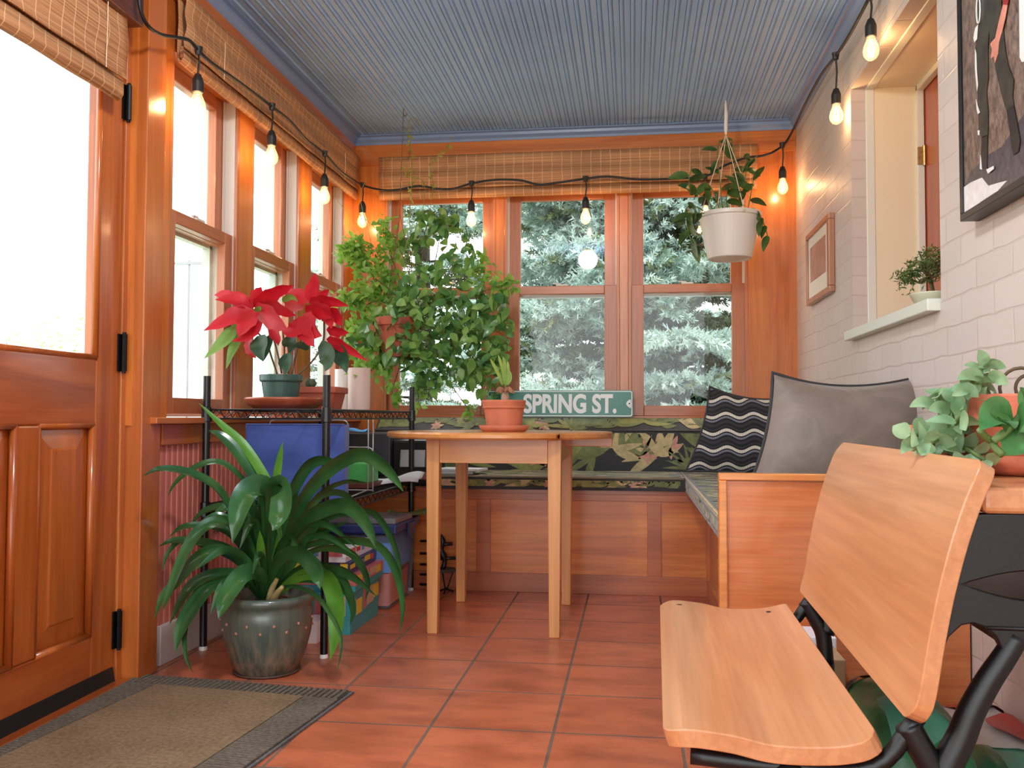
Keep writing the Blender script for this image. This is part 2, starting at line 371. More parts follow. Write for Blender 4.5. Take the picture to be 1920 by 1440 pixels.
def paint_ceiling():
    t = NT('blue_grey_gloss_ceiling'); n = t.noise(t.coord(), 3.0, 3)
    t.color(t.ramp(n, [(0.3, lin(140, 182, 236)), (0.7, lin(148, 190, 244))])); t.set(Roughness=0.5, Coat_Weight=0.0); return t.m
M_CEIL = paint_ceiling()

# ------------------------------------------------------------------ room shell
LX, RX, BY, CZ = -1.494, 0.82, 4.70, 2.30     # left wall, right wall, back wall, ceiling
S0 = -1.2                                       # the porch runs on behind the camera
floor = struct(MB().box(-1.66, 0.95, S0, 4.80, -0.06, 0.0).build('floor', M_TILE))
mb = MB(); rows = []; x = LX - 0.05; prof = []
while x < RX + 0.04:                            # beaded boards running towards the back wall
    prof += [(x, CZ), (x + 0.0185, CZ), (x + 0.0205, CZ + 0.004), (x + 0.0235, CZ - 0.0018), (x + 0.028, CZ - 0.003), (x + 0.0325, CZ - 0.0018), (x + 0.0355, CZ + 0.004)]
    x += 0.041
mb.ribbon([[(a, S0, z) for a, z in prof], [(a, BY + 0.05, z) for a, z in prof]])
mb.box(-1.7, 1.1, S0, BY + 0.25, CZ + 0.006, CZ + 0.12)
struct(mb.build('ceiling', M_CEIL))
def crown(name, pts, d):
    return struct(MB().prism(pts, d).build(name, M_BLUE))
ct = [(0.0, 2.25), (0.012, 2.25), (0.016, 2.262), (0.028, 2.275), (0.03, 2.288), (0.044, 2.293), (0.044, 2.299), (0.0, 2.299)]
crown('trim_1', [(LX, BY - a, z) for a, z in ct], (RX - LX, 0, 0))
crown('trim_2', [(LX + a, S0, z) for a, z in ct], (0, BY - S0, 0))
crown('trim_3', [(RX - a, S0, z) for a, z in ct], (0, BY - S0, 0))

# ---- back wall: boards, posts, header
mb = MB(); D = 0.13
mb.box(LX - 0.14, -1.320, BY, BY + D, 0, CZ); mb.box(0.579, RX + 0.1, BY, BY + D, 0, CZ)
mb.box(-0.717, -0.672, BY, BY + D, 0.797, 1.99); mb.box(-0.068, -0.024, BY, BY + D, 0.797, 1.99)
mb.mat(1).box(-1.320, 0.579, BY, BY + D, 0, 0.797).box(-1.320, 0.579, BY, BY + D, 1.99, CZ)
mb.box(LX, RX, BY - 0.012, BY, 2.14, 2.25)
mb.box(-1.32, 0.579, BY - 0.03, BY + 0.02, 0.772, 0.797)
struct(mb.build('wall_back', [W_V, W_H], bevel=0.002))

# ---- left wall: salmon beadboard below, posts between the windows, header, corner board
mb = MB(); bz = 0.125; prof = []; y = 2.70
while y < BY:
    prof += [(y, LX), (y + 0.019, LX), (y + 0.0215, LX - 0.005), (y + 0.025, LX + 0.002), (y + 0.030, LX + 0.002), (y + 0.0335, LX - 0.005)]
    y += 0.036
mb.ribbon([[(x_, y_, 0.1) for y_, x_ in prof], [(x_, y_, 0.72) for y_, x_ in prof]]); mb.box(LX - 0.15, LX - 0.008, 2.60, BY, 0, 0.76)
mb.mat(1)
for a, b in ((2.55, 2.757), (3.273, 3.395), (3.911, 4.046), (4.555, BY)): mb.box(LX - 0.14, LX, a, b, 0.76, 1.99)
mb.mat(2).box(LX - 0.14, LX, 2.55, BY, 1.99, CZ); mb.box(LX - 0.01, LX + 0.012, 2.55, BY, 2.17, 2.25)
struct(mb.build('wall_left', [M_PINKWALL, W_V, W_Y]))
mb = MB().box(LX, LX + 0.016, 2.715, BY, 0, bz)
struct(mb.build('baseboard_left', M_BASEB, bevel=0.003))
mb = MB().box(LX - 0.02, LX + 0.055, 2.60, BY, 0.764, 0.785).box(LX, LX + 0.018, 2.70, BY, 0.696, 0.764)
struct(mb.build('trim_4', W_Y, bevel=0.004, seg=3))
# near part of the left wall, above and before the door (out of frame)
mb = MB().box(LX - 0.14, LX - 0.02, S0, 1.60, 0, 0.9).box(LX - 0.14, LX - 0.02, S0, 1.6, 2.1, CZ).box(LX - 0.14, LX - 0.02, 1.5, 1.62, 0, CZ).box(LX - 0.14, LX - 0.02, 0.1, 0.25, 0, CZ).box(LX - 0.14, LX - 0.02, S0, S0 + 0.12, 0, CZ)
mb.box(LX - 0.14, LX, 1.6, 2.72, 2.06, CZ)
struct(mb.build('wall_front', W_Y))

# ---- sash windows
def window(n, u0, u1, P, WV, WH, side):
    """double-hung window in an opening u0..u1; P(u, d, z) -> world, d = depth into the wall"""
    root = bpy.data.objects.new('window_%d' % n, None); COL.objects.link(root); root['kind'] = 'structure'
    root.location = P((u0 + u1) / 2, 0.05, 0.797); ORG[root.name] = Vector(root.location)
    def bx(mb, a, b, d0, d1, z0, z1):
        p, q = P(a, d0, z0), P(b, d1, z1); lo = [min(i, j) for i, j in zip(p, q)]; hi = [max(i, j) for i, j in zip(p, q)]
        return mb.box(lo[0], hi[0], lo[1], hi[1], lo[2], hi[2])
    zb, zt, zm = 0.797, 1.99, 1.455
    mb = MB()
    for a, b in ((u0, u0 + 0.012), (u1 - 0.012, u1)):
        bx(mb, a, b, 0.012, 0.115, zb, zt)
    for a in (u0 + 0.012, u1 - 0.022): bx(mb, a, a + 0.010, 0.050, 0.058, zb, zt)
    mb.build('jamb_liner', M_LINER, root)
    mb = MB()
    for a, b in ((u0, u0 + 0.016), (u1 - 0.016, u1)): bx(mb, a, b, 0.0, 0.012, zb, zt)
    mb.build('inner_stop', WV, root, bevel=0.002)
    sash = {}
    for nm, z0, z1, d0, bot, top in (('lower_sash', zb, zm + 0.022, 0.018, 0.054, 0.044), ('upper_sash', zm - 0.02, zt, 0.060, 0.042, 0.05)):
        a0, a1 = u0 + 0.013, u1 - 0.013; sw = 0.066 if side == 'back' else 0.060
        mb = MB(); d1 = d0 + 0.034
        bx(mb, a0, a0 + sw, d0, d1, z0, z1); bx(mb, a1 - sw, a1, d0, d1, z0, z1)
        mb.mat(1); bx(mb, a0 + sw, a1 - sw, d0, d1, z0, z0 + bot); bx(mb, a0 + sw, a1 - sw, d0, d1, z1 - top, z1)
        s = mb.build(nm, [WV, WH], root, bevel=0.003)
        mb = MB(); bx(mb, a0 + sw - 0.004, a1 - sw + 0.004, d0 + 0.015, d0 + 0.019, z0 + bot - 0.004, z1 - top + 0.004)
        mb.build('pane', M_GLASS, s)
        if nm == 'lower_sash':
            mb = MB(); c = (u0 + u1) / 2
            bx(mb, c - 0.03, c + 0.03, d0 + 0.004, d0 + 0.03, z1, z1 + 0.010); bx(mb, c - 0.045, c - 0.01, d0 + 0.008, d0 + 0.02, z1 + 0.01, z1 + 0.017)
            mb.build('sash_lock', M_OUTER if side == 'back' else M_LINER, s, bevel=0.002)
    mb = MB(); e = 0.03                           # outer screen frame
    bx(mb, u0, u0 + e, 0.1, 0.13, zb, zt); bx(mb, u1 - e, u1, 0.1, 0.13, zb, zt); bx(mb, u0, u1, 0.1, 0.13, zm - 0.03, zm - 0.005); bx(mb, u0, u1, 0.1, 0.13, zb - 0.01, zb + 0.03)
    mb.build('outer_frame', M_OUTER, root)
    return root
PL = lambda u, d, z: (LX - d, u, z)
PB = lambda u, d, z: (u, BY + d, z)
for i, (a, b) in enumerate(((2.757, 3.273), (3.395, 3.911), (4.046, 4.555))): window(1 + i, a, b, PL, W_SASH, W_SASHY, 'left')
for i, (a, b) in enumerate(((-1.320, -0.717), (-0.672, -0.068), (-0.024, 0.579))): window(4 + i, a, b, PB, W_SASH, W_SASHX, 'back')

# ---- right wall: painted brick with a deep opening
Y0, Y1, Z0, Z1 = 2.555, 3.535, 1.10, 2.035
mb = MB(); T = 0.055
for a, b, c, d in ((S0, Y0, 0, CZ), (Y1, BY, 0, CZ), (Y0, Y1, 0, Z0), (Y0, Y1, Z1, CZ)):
    mb.box(RX, RX + T, a, b, c, d)
struct(mb.build('wall_right', M_BRICK))
mb = MB(); CX = RX + T
mb.box(CX - 0.002, CX + 0.030, Y0 - 0.05, Y0 + 0.002, Z0 - 0.05, Z1 + 0.05).box(CX - 0.002, CX + 0.030, Y1 - 0.004, Y1 + 0.05, Z0 - 0.05, Z1 + 0.05).box(CX - 0.002, CX + 0.030, Y0, Y1, Z1 - 0.004, Z1 + 0.05)
struct(mb.build('trim_5', M_WHITEWOOD, bevel=0.003))
mb = MB()                                        # plain boards lining the opening, and the room wall beyond
IX = CX + 0.030
mb.box(IX, IX + 0.155, Y1, Y1 + 0.02, Z0 - 0.05, Z1 + 0.05).box(IX, IX + 0.155, Y0 - 0.02, Y0, Z0 - 0.05, Z1 + 0.05).box(IX, IX + 0.155, Y0, Y1, Z1, Z1 + 0.02).box(CX, IX + 0.155, Y0, Y1, Z0 - 0.06, Z0)
mb.mat(1).box(IX + 0.15, IX + 0.175, Y1 - 0.012, Y1 + 0.03, Z0 - 0.05, Z1 + 0.05).box(IX + 0.15, IX + 0.175, Y0, Y1, Z1 - 0.02, Z1 + 0.05)
struct(mb.build('trim_6', [M_CREAM, M_WHITEWOOD], bevel=0.002))
root = bpy.data.objects.new('window_7', None); COL.objects.link(root); root['kind'] = 'structure'; root.location = (IX + 0.2, 3.0, Z0); ORG[root.name] = Vector(root.location)
MB().box(IX + 0.178, IX + 0.21, Y0 - 0.1, Y1 + 0.05, Z0 - 0.05, Z1 + 0.03).build('shutter_board', wood('reddish_shutter_wood', (190, 84, 36), (140, 54, 22), 'Z'), root)
hb = MB().box(IX + 0.150, IX + 0.168, Y1 - 0.020, Y1 - 0.010, 1.735, 1.80).tube([(IX + 0.172, Y1 - 0.018, 1.730), (IX + 0.172, Y1 - 0.018, 1.805)], 0.006, 8)
hb.build('shutter_hinge', M_BRASS, root)
mb = MB().box(0.7859, CX + 0.03, Y0 + 0.006, Y1 - 0.0, Z0 - 0.022, Z0 + 0.012)
mb.v = [(x - (0.0 if y > 3 else 0.0), y, z) for x, y, z in mb.v]
struct(mb.build('trim_7', M_SILLW, bevel=0.003))
# brick pier at the foot of the right wall, beyond the bench end

# ---- door in the left wall, its casing and threshold
DX = LX - 0.026                                  # inner face of the door
dy1 = 2.5221; dst = 2.4077
door = bpy.data.objects.new('door_1', None); COL.objects.link(door); door['kind'] = 'structure'; door.location = (DX, 2.12, 0.01); ORG[door.name] = Vector(door.location)
dy0 = dy1 - 0.86; ds0 = dy0 + (dy1 - dst)
pz0, pz1, gz0, gz1 = 0.166, 0.764, 0.955, 1.93; pmA, pmB = 2.078, 2.165
mb = MB(); t0, t1 = DX - 0.042, DX
mb.box(t0, t1, dst, dy1, 0.012, 2.04).box(t0, t1, dy0, ds0, 0.012, 2.04).box(t0, t1, pmA, pmB, pz0, pz1)
mb.mat(1).box(t0, t1, ds0, dst, 0.012, pz0).box(t0, t1, ds0, dst, pz1, gz0).box(t0, t1, ds0, dst, gz1, 2.04)
mb.build('door_frame', [W_DOOR, W_DOORY], door, bevel=0.006, seg=3)
for a, b in ((ds0, pmA), (pmB, dst)):            # raised panels
    mb = MB(); i = 0.062; k = 0.012
    o = [(a, pz0), (b, pz0), (b, pz1), (a, pz1)]; q = [(a + i, pz0 + i), (b - i, pz0 + i), (b - i, pz1 - i), (a + i, pz1 - i)]
    q2 = [(a + i + 0.006, pz0 + i + 0.006), (b - i - 0.006, pz0 + i + 0.006), (b - i - 0.006, pz1 - i - 0.006), (a + i + 0.006, pz1 - i - 0.006)]
    vs = [(DX - 0.022, y, z) for y, z in o] + [(DX - 0.0135, y, z) for y, z in q] + [(DX - 0.0105, y, z) for y, z in q2] + [(DX - 0.04, y, z) for y, z in o]
    fs = [(8, 9, 10, 11), (15, 14, 13, 12)]
    for j in range(4):
        j2 = (j + 1) % 4; fs += [(j, j2, 4 + j2, 4 + j), (4 + j, 4 + j2, 8 + j2, 8 + j), (j2, j, 12 + j, 12 + j2)]
    mb.add(vs, fs); mb.build('door_panel', W_DOOR, door)
    mb = MB()                                    # ogee moulding around each panel
    for A, B in (((a, pz0), (b, pz0)), ((b, pz0), (b, pz1)), ((b, pz1), (a, pz1)), ((a, pz1), (a, pz0))):
        mb.tube([(DX - 0.010, A[0], A[1]), (DX - 0.010, B[0], B[1])], 0.011, 8)
    mb.build('panel_moulding', W_DOOR, door, smooth=True)
MB().box(DX - 0.026, DX - 0.020, ds0 - 0.004, dst + 0.004, gz0 - 0.004, gz1 + 0.004).build('pane', M_GLASS, door)
mb = MB()
for A, B in (((ds0, gz0), (dst, gz0)), ((dst, gz0), (dst, gz1)), ((ds0, gz0), (ds0, gz1))): mb.tube([(DX - 0.006, A[0], A[1]), (DX - 0.006, B[0], B[1])], 0.010, 8)
mb.build('glass_bead', W_DOOR, door, smooth=True)
MB().hexa([(DX - 0.03, dy0, 0.012), (DX + 0.012, dy0, 0.012), (DX + 0.012, dy1 - 0.01, 0.012), (DX - 0.03, dy1 - 0.01, 0.012)], [(DX - 0.03, dy0, 0.052), (DX + 0.004, dy0, 0.052), (DX + 0.004, dy1 - 0.01, 0.052), (DX - 0.03, dy1 - 0.01, 0.052)]).build('door_sweep', M_RUBBER, door)
for za, zb_ in ((1.681, 1.787), (0.922, 1.033), (0.104, 0.212)):
    mb = MB().tube([(DX + 0.012, dy1 + 0.006, za), (DX + 0.012, dy1 + 0.006, zb_)], 0.0085, 10)
    for z in (za - 0.006, zb_ + 0.001): mb.tube([(DX + 0.012, dy1 + 0.006, z), (DX + 0.012, dy1 + 0.006, z + 0.005)], 0.006, 8)
    mb.box(DX - 0.002, DX + 0.005, dy1 - 0.012, dy1 + 0.02, za, zb_); mb.build('door_hinge', M_HINGE, door)
cy0, cy1 = dy1 + 0.012, 2.6638
mb = MB().box(LX - 0.14, -1.462, cy0 + 0.022, cy1, 0, 2.25).box(LX - 0.14, DX + 0.006, cy0 - 0.006, cy0 + 0.024, 0, 2.1)
struct(mb.build('trim_8', wood('door_casing_wood', (206, 118, 54), (168, 84, 32), 'Z', rough=0.28, coat=0.4), bevel=0.004, seg=3))
struct(MB().box(LX - 0.14, LX + 0.02, 1.5, dy1 + 0.02, 0.0, 0.012).build('trim_9', W_DOORY, bevel=0.003))
mb = MB().box(LX - 0.1, -1.43, 1.4, 2.4688, 1.935, 2.25)
struct(mb.build('trim_10', W_DARK, bevel=0.003))

# ---- ground outside
struct(MB().box(-40, 40, -30, 60, -0.6, -0.5).build('ground', plain('pale_lawn', (188, 192, 168), 0.95, var=0.25, vscale=1.5)))

# ---- ceiling globe lamp just above the top of the frame (its reflection shows in the middle back window)
gl = thing('ceiling_globe_lamp', 'round white ceiling globe lamp, seen reflected in the middle back window', 'lamp', (-0.40, 1.45, 2.30))
MB().lathe([(0.001, 2.298), (0.06, 2.298), (0.06, 2.285), (0.05, 2.28), (0.045, 2.275)], (-0.40, 1.45, 0), 24).build('lamp_base', M_BRASS, gl, smooth=True)
MB().sphere((-0.40, 1.45, 2.205), 0.086, 24, 16).build('globe_shade', emit('lit_opal_globe', (1.0, 0.95, 0.86, 1), 52.0), gl, smooth=True)

# ------------------------------------------------------------------ bamboo shades (rolled up, with a valance in front)
def shade(label, P, MATB, u0, u1, v0, ztop, zval, zlow, sag=0.0):
    """P(u, out, z): u along the wall, out = distance from the wall into the room; the valance starts at v0"""
    t = thing('bamboo_roman_shade', label, 'window shade', P((u0 + u1) / 2, 0.03, zlow), 'bamboo shades over the porch windows')
    def panel(a, b, prof, name, parent):
        us = [a + (b - a) * i / 24 for i in range(25)]; rows = []
        for k, u in enumerate(us): rows.append([P(u, o + 0.0016 * math.sin(u * 23 + z * 40), z - sag * math.sin(PI * k / 24) * (1 if z < ztop - 0.05 else 0)) for o, z in prof])
        return MB().ribbon(rows).build(name, MATB, parent, solid=0.004, smooth=True)
    n = 14
    panel(v0, u1, [(0.055 + 0.004 * math.sin(i * 0.9), ztop - (ztop - zval) * i / n) for i in range(n + 1)], 'valance', t)
    prof = [(0.022, ztop)]
    for i in range(n + 1): prof.append((0.026, ztop - 0.02 - (ztop - 0.02 - zlow) * i / n))
    prof += [(0.030, zlow - 0.004), (0.038, zlow + 0.001), (0.046, zlow + 0.012), (0.046, zlow + 0.05), (0.034, zlow + 0.035), (0.034, zlow + 0.012), (0.040, zlow + 0.016), (0.040, zlow + 0.05)]
    panel(u0, u1, prof, 'folded_slats', t)
    MB().box(*[f(a, b) for p, q in [(P(u0, 0.004, ztop - 0.01), P(u1, 0.05, ztop + 0.012))] for a, b in zip(p, q) for f in (min, max)]).build('head_rail', W_H if MATB is M_BAMX else W_Y, t)
    for u in (u0 + (u1 - u0) * 0.14, u0 + (u1 - u0) * 0.86):
        MB().tube([P(u, 0.062, ztop - 0.05), P(u, 0.0625, (ztop + zval) / 2), P(u, 0.06, zval - 0.004)], 0.0012, 6).build('lift_cord', M_ROPE, t)
    return t
shade('long bamboo shade over the three left wall windows, behind the light string', lambda u, o, z: (LX + o, u, z), M_BAMY, 2.742, 4.63, 2.735, 2.165, 1.985, 1.945)
shade('wide bamboo shade over the back wall windows, facing the viewer', lambda u, o, z: (u, BY - 0.012 - o, z), M_BAMX, -1.3366, 0.6203, -1.3366, 2.165, 1.9917, 1.9468)
shade('bamboo shade at the head of the wooden door, nearest to the viewer', lambda u, o, z: (-1.50 + o, u, z), M_BAMY, 1.62, 2.4087, 1.62, 2.04, 1.7556, 1.7013)

# ------------------------------------------------------------------ string lights: one cord, ten hanging bulbs
sl = thing('string_lights', 'black string of round bulbs hung along the tops of the walls', 'string lights', (-1.40, 2.75, 2.1))
xl, yb_, xr = -1.40, 4.575, 0.775
cord = ((-1.4, 2.3914, 2.0267), (-1.4, 2.3934, 1.9654), (-1.4, 2.4321, 1.928), (-1.4, 2.507, 1.9299), (-1.4, 2.6018, 1.9602), (-1.4, 2.6861, 1.9854), (-1.4, 2.7472, 1.9775), (-1.4, 2.8532, 1.9751), (-1.4, 3.0619, 1.9888), (-1.4, 3.3533, 2.0016), (-1.4, 3.5486, 2.0063), (-1.4, 3.7344, 1.9877), (-1.4, 3.9674, 1.9949), (-1.4, 4.2058, 1.9757))
cord += ((-1.4061, 4.575, 2.0054), (-1.305, 4.575, 1.9768), (-1.219, 4.575, 1.9742), (-1.1051, 4.575, 1.9903), (-1.0058, 4.575, 1.9732), (-0.9213, 4.575, 1.9706), (-0.826, 4.575, 1.9955), (-0.6979, 4.575, 2.0108), (-0.5733, 4.575, 2.004), (-0.477, 4.575, 1.9789), (-0.3677, 4.575, 1.9865), (-0.2373, 4.575, 2.0015), (-0.1241, 4.575, 2.0087), (0.0097, 4.575, 1.9907), (0.1426, 4.575, 1.9864), (0.2744, 4.575, 1.9876), (0.3661, 4.575, 1.9954), (0.4575, 4.575, 2.046), (0.5614, 4.575, 2.0799), (0.6388, 4.575, 2.0878), (0.7032, 4.575, 2.1122))
cord += ((0.775, 4.65, 2.1912), (0.775, 4.1931, 2.209), (0.775, 3.8408, 2.2096), (0.775, 3.5726, 2.1805), (0.775, 3.3314, 2.1672), (0.775, 3.0582, 2.1751))
cord = [Vector(c) for c in cord]
MB().tube(spline(cord, 5), 0.0056, 8).build('cord', M_CORD, sl, smooth=True)
sockets = ((-1.4, 2.7472, 1.9775), (-1.4, 3.3533, 2.0016), (-1.4, 3.9674, 1.9949), (-1.4061, 4.575, 2.0054), (-0.826, 4.575, 1.9955), (-0.2373, 4.575, 2.0015), (0.3582, 4.575, 1.9929), (0.7341, 4.575, 2.1377), (0.775, 3.5726, 2.1805), (0.775, 3.0582, 2.1751))
drops = (0.075, 0.092, 0.092, 0.085, 0.085, 0.092, 0.085, 0.105, 0.125, 0.075)
for i, (p, d) in enumerate(zip(sockets, drops)):
    x, y, z = p; mb = MB()
    mb.tube([(x, y, z + 0.012), (x, y, z - 0.014)], [0.015, 0.010], 8)
    mb.tube([(x, y, z), (x + 0.004, y, z - d * 0.5), (x, y, z - d)], 0.0035, 6)
    mb.lathe([(0.004, 0.0), (0.010, -0.004), (0.017, -0.022), (0.0185, -0.028), (0.0185, -0.062), (0.016, -0.064), (0.001, -0.064)], (x, y, z - d), 14)
    s = mb.build('bulb_socket', M_SOCKET, sl, smooth=False)
    b = MB(); zc = z - d - 0.064
    b.lathe([(0.013, 0.0), (0.015, -0.010), (0.0235, -0.030), (0.0265, -0.046), (0.024, -0.060), (0.016, -0.071), (0.006, -0.077), (0.0001, -0.079)], (x, y, zc), 16)
    b.mat(1)
    for k in range(4):
        a = k * PI / 2 + 0.4; b.tube([(x + 0.004 * math.cos(a), y + 0.004 * math.sin(a), zc - 0.014), (x + 0.010 * math.cos(a), y + 0.010 * math.sin(a), zc - 0.034), (x + 0.006 * math.cos(a), y + 0.006 * math.sin(a), zc - 0.055)], 0.0016, 5)
    b.build('bulb', [M_BULB, M_FIL], s, smooth=True)
    ld = bpy.data.lights.new('bulb_glow', 'POINT'); ld.energy = 0.4; ld.color = (1.0, 0.58, 0.28); ld.shadow_soft_size = 0.012
    lo = bpy.data.objects.new('bulb_glow', ld); COL.objects.link(lo); lo.parent = s; lo.location = Vector((x, y, zc - 0.04)) - ORG[s.name]

# ------------------------------------------------------------------ built-in corner bench
FY, FX, SZ = 4.105, 0.33, 0.445                 # front of the back run, front of the right run, seat board height
EY = 2.36                                        # end panel of the right run
ben = thing('built_in_bench', 'built-in orange wood corner bench below the back windows and along the brick wall', 'bench', (0.0, 4.4, 0))
stile = [(-1.49, -1.05), (-0.66, -0.60), (-0.05, 0.0), (0.33, 0.35)]
mb = MB()
mb.box(-1.49, FX, FY - 0.012, FY, 0.0, 0.085).box(-1.49, FX, FY - 0.012, FY, SZ - 0.03, SZ)
for px0, px1 in ((-1.49, -1.42), (-0.7083, -0.6443), (0.0617, 0.1227)): mb.box(px0, px1, FY - 0.012, FY, 0.085, SZ - 0.03)
mb.build('face_frame', W_BENCHR, ben, bevel=0.0015)
MB().box(-1.49, FX + 0.02, FY, FY + 0.018, 0.0, SZ).build('front_panel', W_PLY, ben)
MB().box(-1.49, 0.815, FY - 0.012, BY - 0.002, SZ, SZ + 0.018).box(0.27, 0.815, EY + 0.02, FY - 0.012, SZ, SZ + 0.018).build('seat_board', W_BENCHR, ben)
mb = MB().box(FX, FX + 0.02, EY + 0.03, FY - 0.012, 0.0, SZ); mb.build('side_front', W_V, ben)
MB().box(FX - 0.012, FX, FY - 0.075, FY - 0.013, 0, SZ).box(FX - 0.012, FX, EY + 0.03, EY + 0.1, 0, SZ).box(FX - 0.012, FX, EY + 0.1, FY - 0.075, 0, 0.085).build('side_frame', W_V, ben)
ex0 = 0.2155; ez = 0.6478
MB().box(ex0 + 0.018, 0.815, EY + 0.006, EY + 0.03, 0.0, ez - 0.02).build('end_panel', W_END, ben)
MB().box(ex0, 0.815, EY - 0.004, EY + 0.036, ez - 0.018, ez).box(ex0, ex0 + 0.020, EY - 0.004, EY + 0.036, 0.0, ez - 0.018).build('end_trim', wood('light_edge_trim', (238, 160, 92), (216, 130, 66), 'X', rough=0.25), ben, bevel=0.003)
MB().box(-1.0, 0.815, BY - 0.05, BY - 0.001, SZ + 0.018, 0.77).build('backrest_board', W_H, ben)

# ------------------------------------------------------------------ floral cushions
M_FDARK = plain('dark_floral_ground', (30, 31, 34), 0.6, sheen=0.35, bump=0.15, bscale=300)
M_FLEAF = plain('floral_olive', (140, 140, 74), 0.6, var=0.3, vscale=26, sheen=0.3)
M_FLEAF2 = plain('floral_sage', (108, 116, 66), 0.6, var=0.35, vscale=30, sheen=0.3)
M_FBEIGE = plain('floral_beige', (186, 166, 118), 0.6, var=0.25, vscale=30, sheen=0.3)
M_FPINK = plain('floral_dusty_pink', (198, 140, 122), 0.6, var=0.25, vscale=40, sheen=0.3)
FLORAL = [M_FDARK, M_FLEAF, M_FLEAF2, M_FBEIGE, M_FPINK]
def motif(mb, P, u0, u1, v0, v1, n, seed, size=0.10, eps=0.0012):
    """printed leaves and flowers: flat leaf shapes lying on a surface P(u, v, lift), clipped to the rectangle"""
    r = random.Random(seed); lift = [0]
    def leafshape(u, v, a, L_, w, m):
        lift[0] += 1; e = eps + (lift[0] % 12) * 0.00012
        N = 7; l, rr = [], []
        for i in range(N + 1):
            t = i / N; ww = w * math.sin(PI * min(1, t * 0.96 + 0.02)) ** 0.8 * (1 - 0.35 * t); bend = 0.18 * L_ * t * t
            cx, cy = u + L_ * t * math.cos(a) - bend * math.sin(a), v + L_ * t * math.sin(a) + bend * math.cos(a)
            l.append((cx - ww * math.sin(a), cy + ww * math.cos(a))); rr.append((cx + ww * math.sin(a), cy - ww * math.cos(a)))
        if any(not (u0 < p[0] < u1 and v0 < p[1] < v1) for p in l + rr):
            l = [(min(u1, max(u0, p[0])), min(v1, max(v0, p[1]))) for p in l]; rr = [(min(u1, max(u0, p[0])), min(v1, max(v0, p[1]))) for p in rr]
        mb.mat(m).ribbon([[P(a_[0], a_[1], e), P(b_[0], b_[1], e)] for a_, b_ in zip(l, rr)])
    for k in range(n):
        cu, cv = u0 + (u1 - u0) * (k + r.random()) / n, v0 + (v1 - v0) * r.uniform(0.1, 0.7); kind = r.random(); m = r.choice((1, 1, 2, 2, 3))
        if kind < 0.70:
            b = r.uniform(0.6, 2.4)
            for j in range(r.randint(4, 7)): leafshape(cu, cv, b + (j - 2.5) * 0.55 + r.uniform(-.15, .15), size * r.uniform(0.7, 1.35), size * r.uniform(0.11, 0.19), m)
        elif kind < 0.92:
            for j in range(9): leafshape(cu, cv, 0.2 + j * 0.34, size * r.uniform(0.6, 1.0), size * 0.06, 2)
        else:
            for j in range(14): leafshape(cu, cv, j * 0.9, size * r.uniform(0.22, 0.42), size * 0.10, 4 if j % 3 else 3)
def cushion(name, label, cat, x0, x1, y0, y1, z0, z1, faces, seed, r=0.02, dens=1.0):
    """boxed cushion with rounded edges, piping and a printed floral cover"""
    t = thing(name, label, cat, ((x0 + x1) / 2, (y0 + y1) / 2, z0), 'floral bench cushions')
    pr = MB().box(x0, x1, y0, y1, z0, z1)
    for fc in faces:
        A = dens
        if fc == 'front': motif(pr, lambda u, v, e: (u, y0 - e, v), x0 + r, x1 - r, z0 + r * .7, z1 - r * .7, int((x1 - x0) / 0.03 * A), seed, size=0.075)
        if fc == 'top': 
            for q in range(max(1, int((y1 - y0) / 0.16))):
                w = (y1 - y0 - 2 * r) / max(1, int((y1 - y0) / 0.16)); motif(pr, lambda u, v, e: (u, v, z1 + e), x0 + r, x1 - r, y0 + r + q * w, y0 + r + (q + 1) * w, int((x1 - x0) / 0.035 * A), seed + 3 + q)
        if fc == 'left': motif(pr, lambda u, v, e: (x0 - e, u, v), y0 + r, y1 - r, z0 + r * .7, z1 - r * .7, int((y1 - y0) / 0.018 * A), seed + 9, size=0.08)
    pr.build('cover', FLORAL, t, bevel=r, seg=4)
    pip = MB()
    for z in (z0 + r * 0.4, z1 - r * 0.25): pip.tube([(x0 + r * .3, y1 - r, z), (x0 + r * .3, y0 + r * .3, z), (x1 - r * .3, y0 + r * .3, z), (x1 - r * .3, y1 - r, z)], 0.007 if z > z0 + r else 0.005, 8)
    pip.build('piping', M_FBEIGE if name == 'bench_seat_cushion' else M_FDARK, t, smooth=True)  # beige on seat cushions: glancing sheen of the rounded edge put into the colour
    return t
CT = 0.522
cushion('bench_seat_cushion', 'dark floral seat cushion on the bench run below the back windows', 'cushion', -0.93, 0.225, 4.06, 4.545, SZ + 0.019, CT, ('front', 'top'), 11)
cushion('bench_seat_cushion', 'floral seat cushion on the bench run along the brick wall', 'cushion', 0.228, 0.80, EY + 0.045, 4.545, SZ + 0.019, CT, ('left', 'top'), 23)
bc = thing('bench_back_cushion', 'long dark floral back cushion standing below the back windows', 'cushion', (-0.26, 4.6, CT - 0.055), 'floral bench cushions')
yb0, zs, zt, x0, x1 = 4.548, 0.722, 0.788, -1.32, 0.80   # upright front, then a sloping top
pr = MB().prism([(x0, yb0, CT - 0.055), (x0, yb0, zs), (x0, 4.628, zt), (x0, 4.648, zt), (x0, 4.648, CT - 0.055)], (x1 - x0, 0, 0)); pr.f = [tuple(reversed(f)) for f in pr.f]
motif(pr, lambda u, v, e: (u, yb0 - e, v), x0 + .01, x1 - .01, CT - 0.03, zs - 0.01, 34, 37, size=0.15)
sl_ = (zt - zs) / (4.628 - yb0)
motif(pr, lambda u, v, e: (u, yb0 + v - e * 0.6, zs + sl_ * v + e * 0.8), x0 + .01, x1 - .01, 0.004, 0.076, 40, 41, size=0.10)
pr.build('cover', FLORAL, bc, bevel=0.006, seg=3)
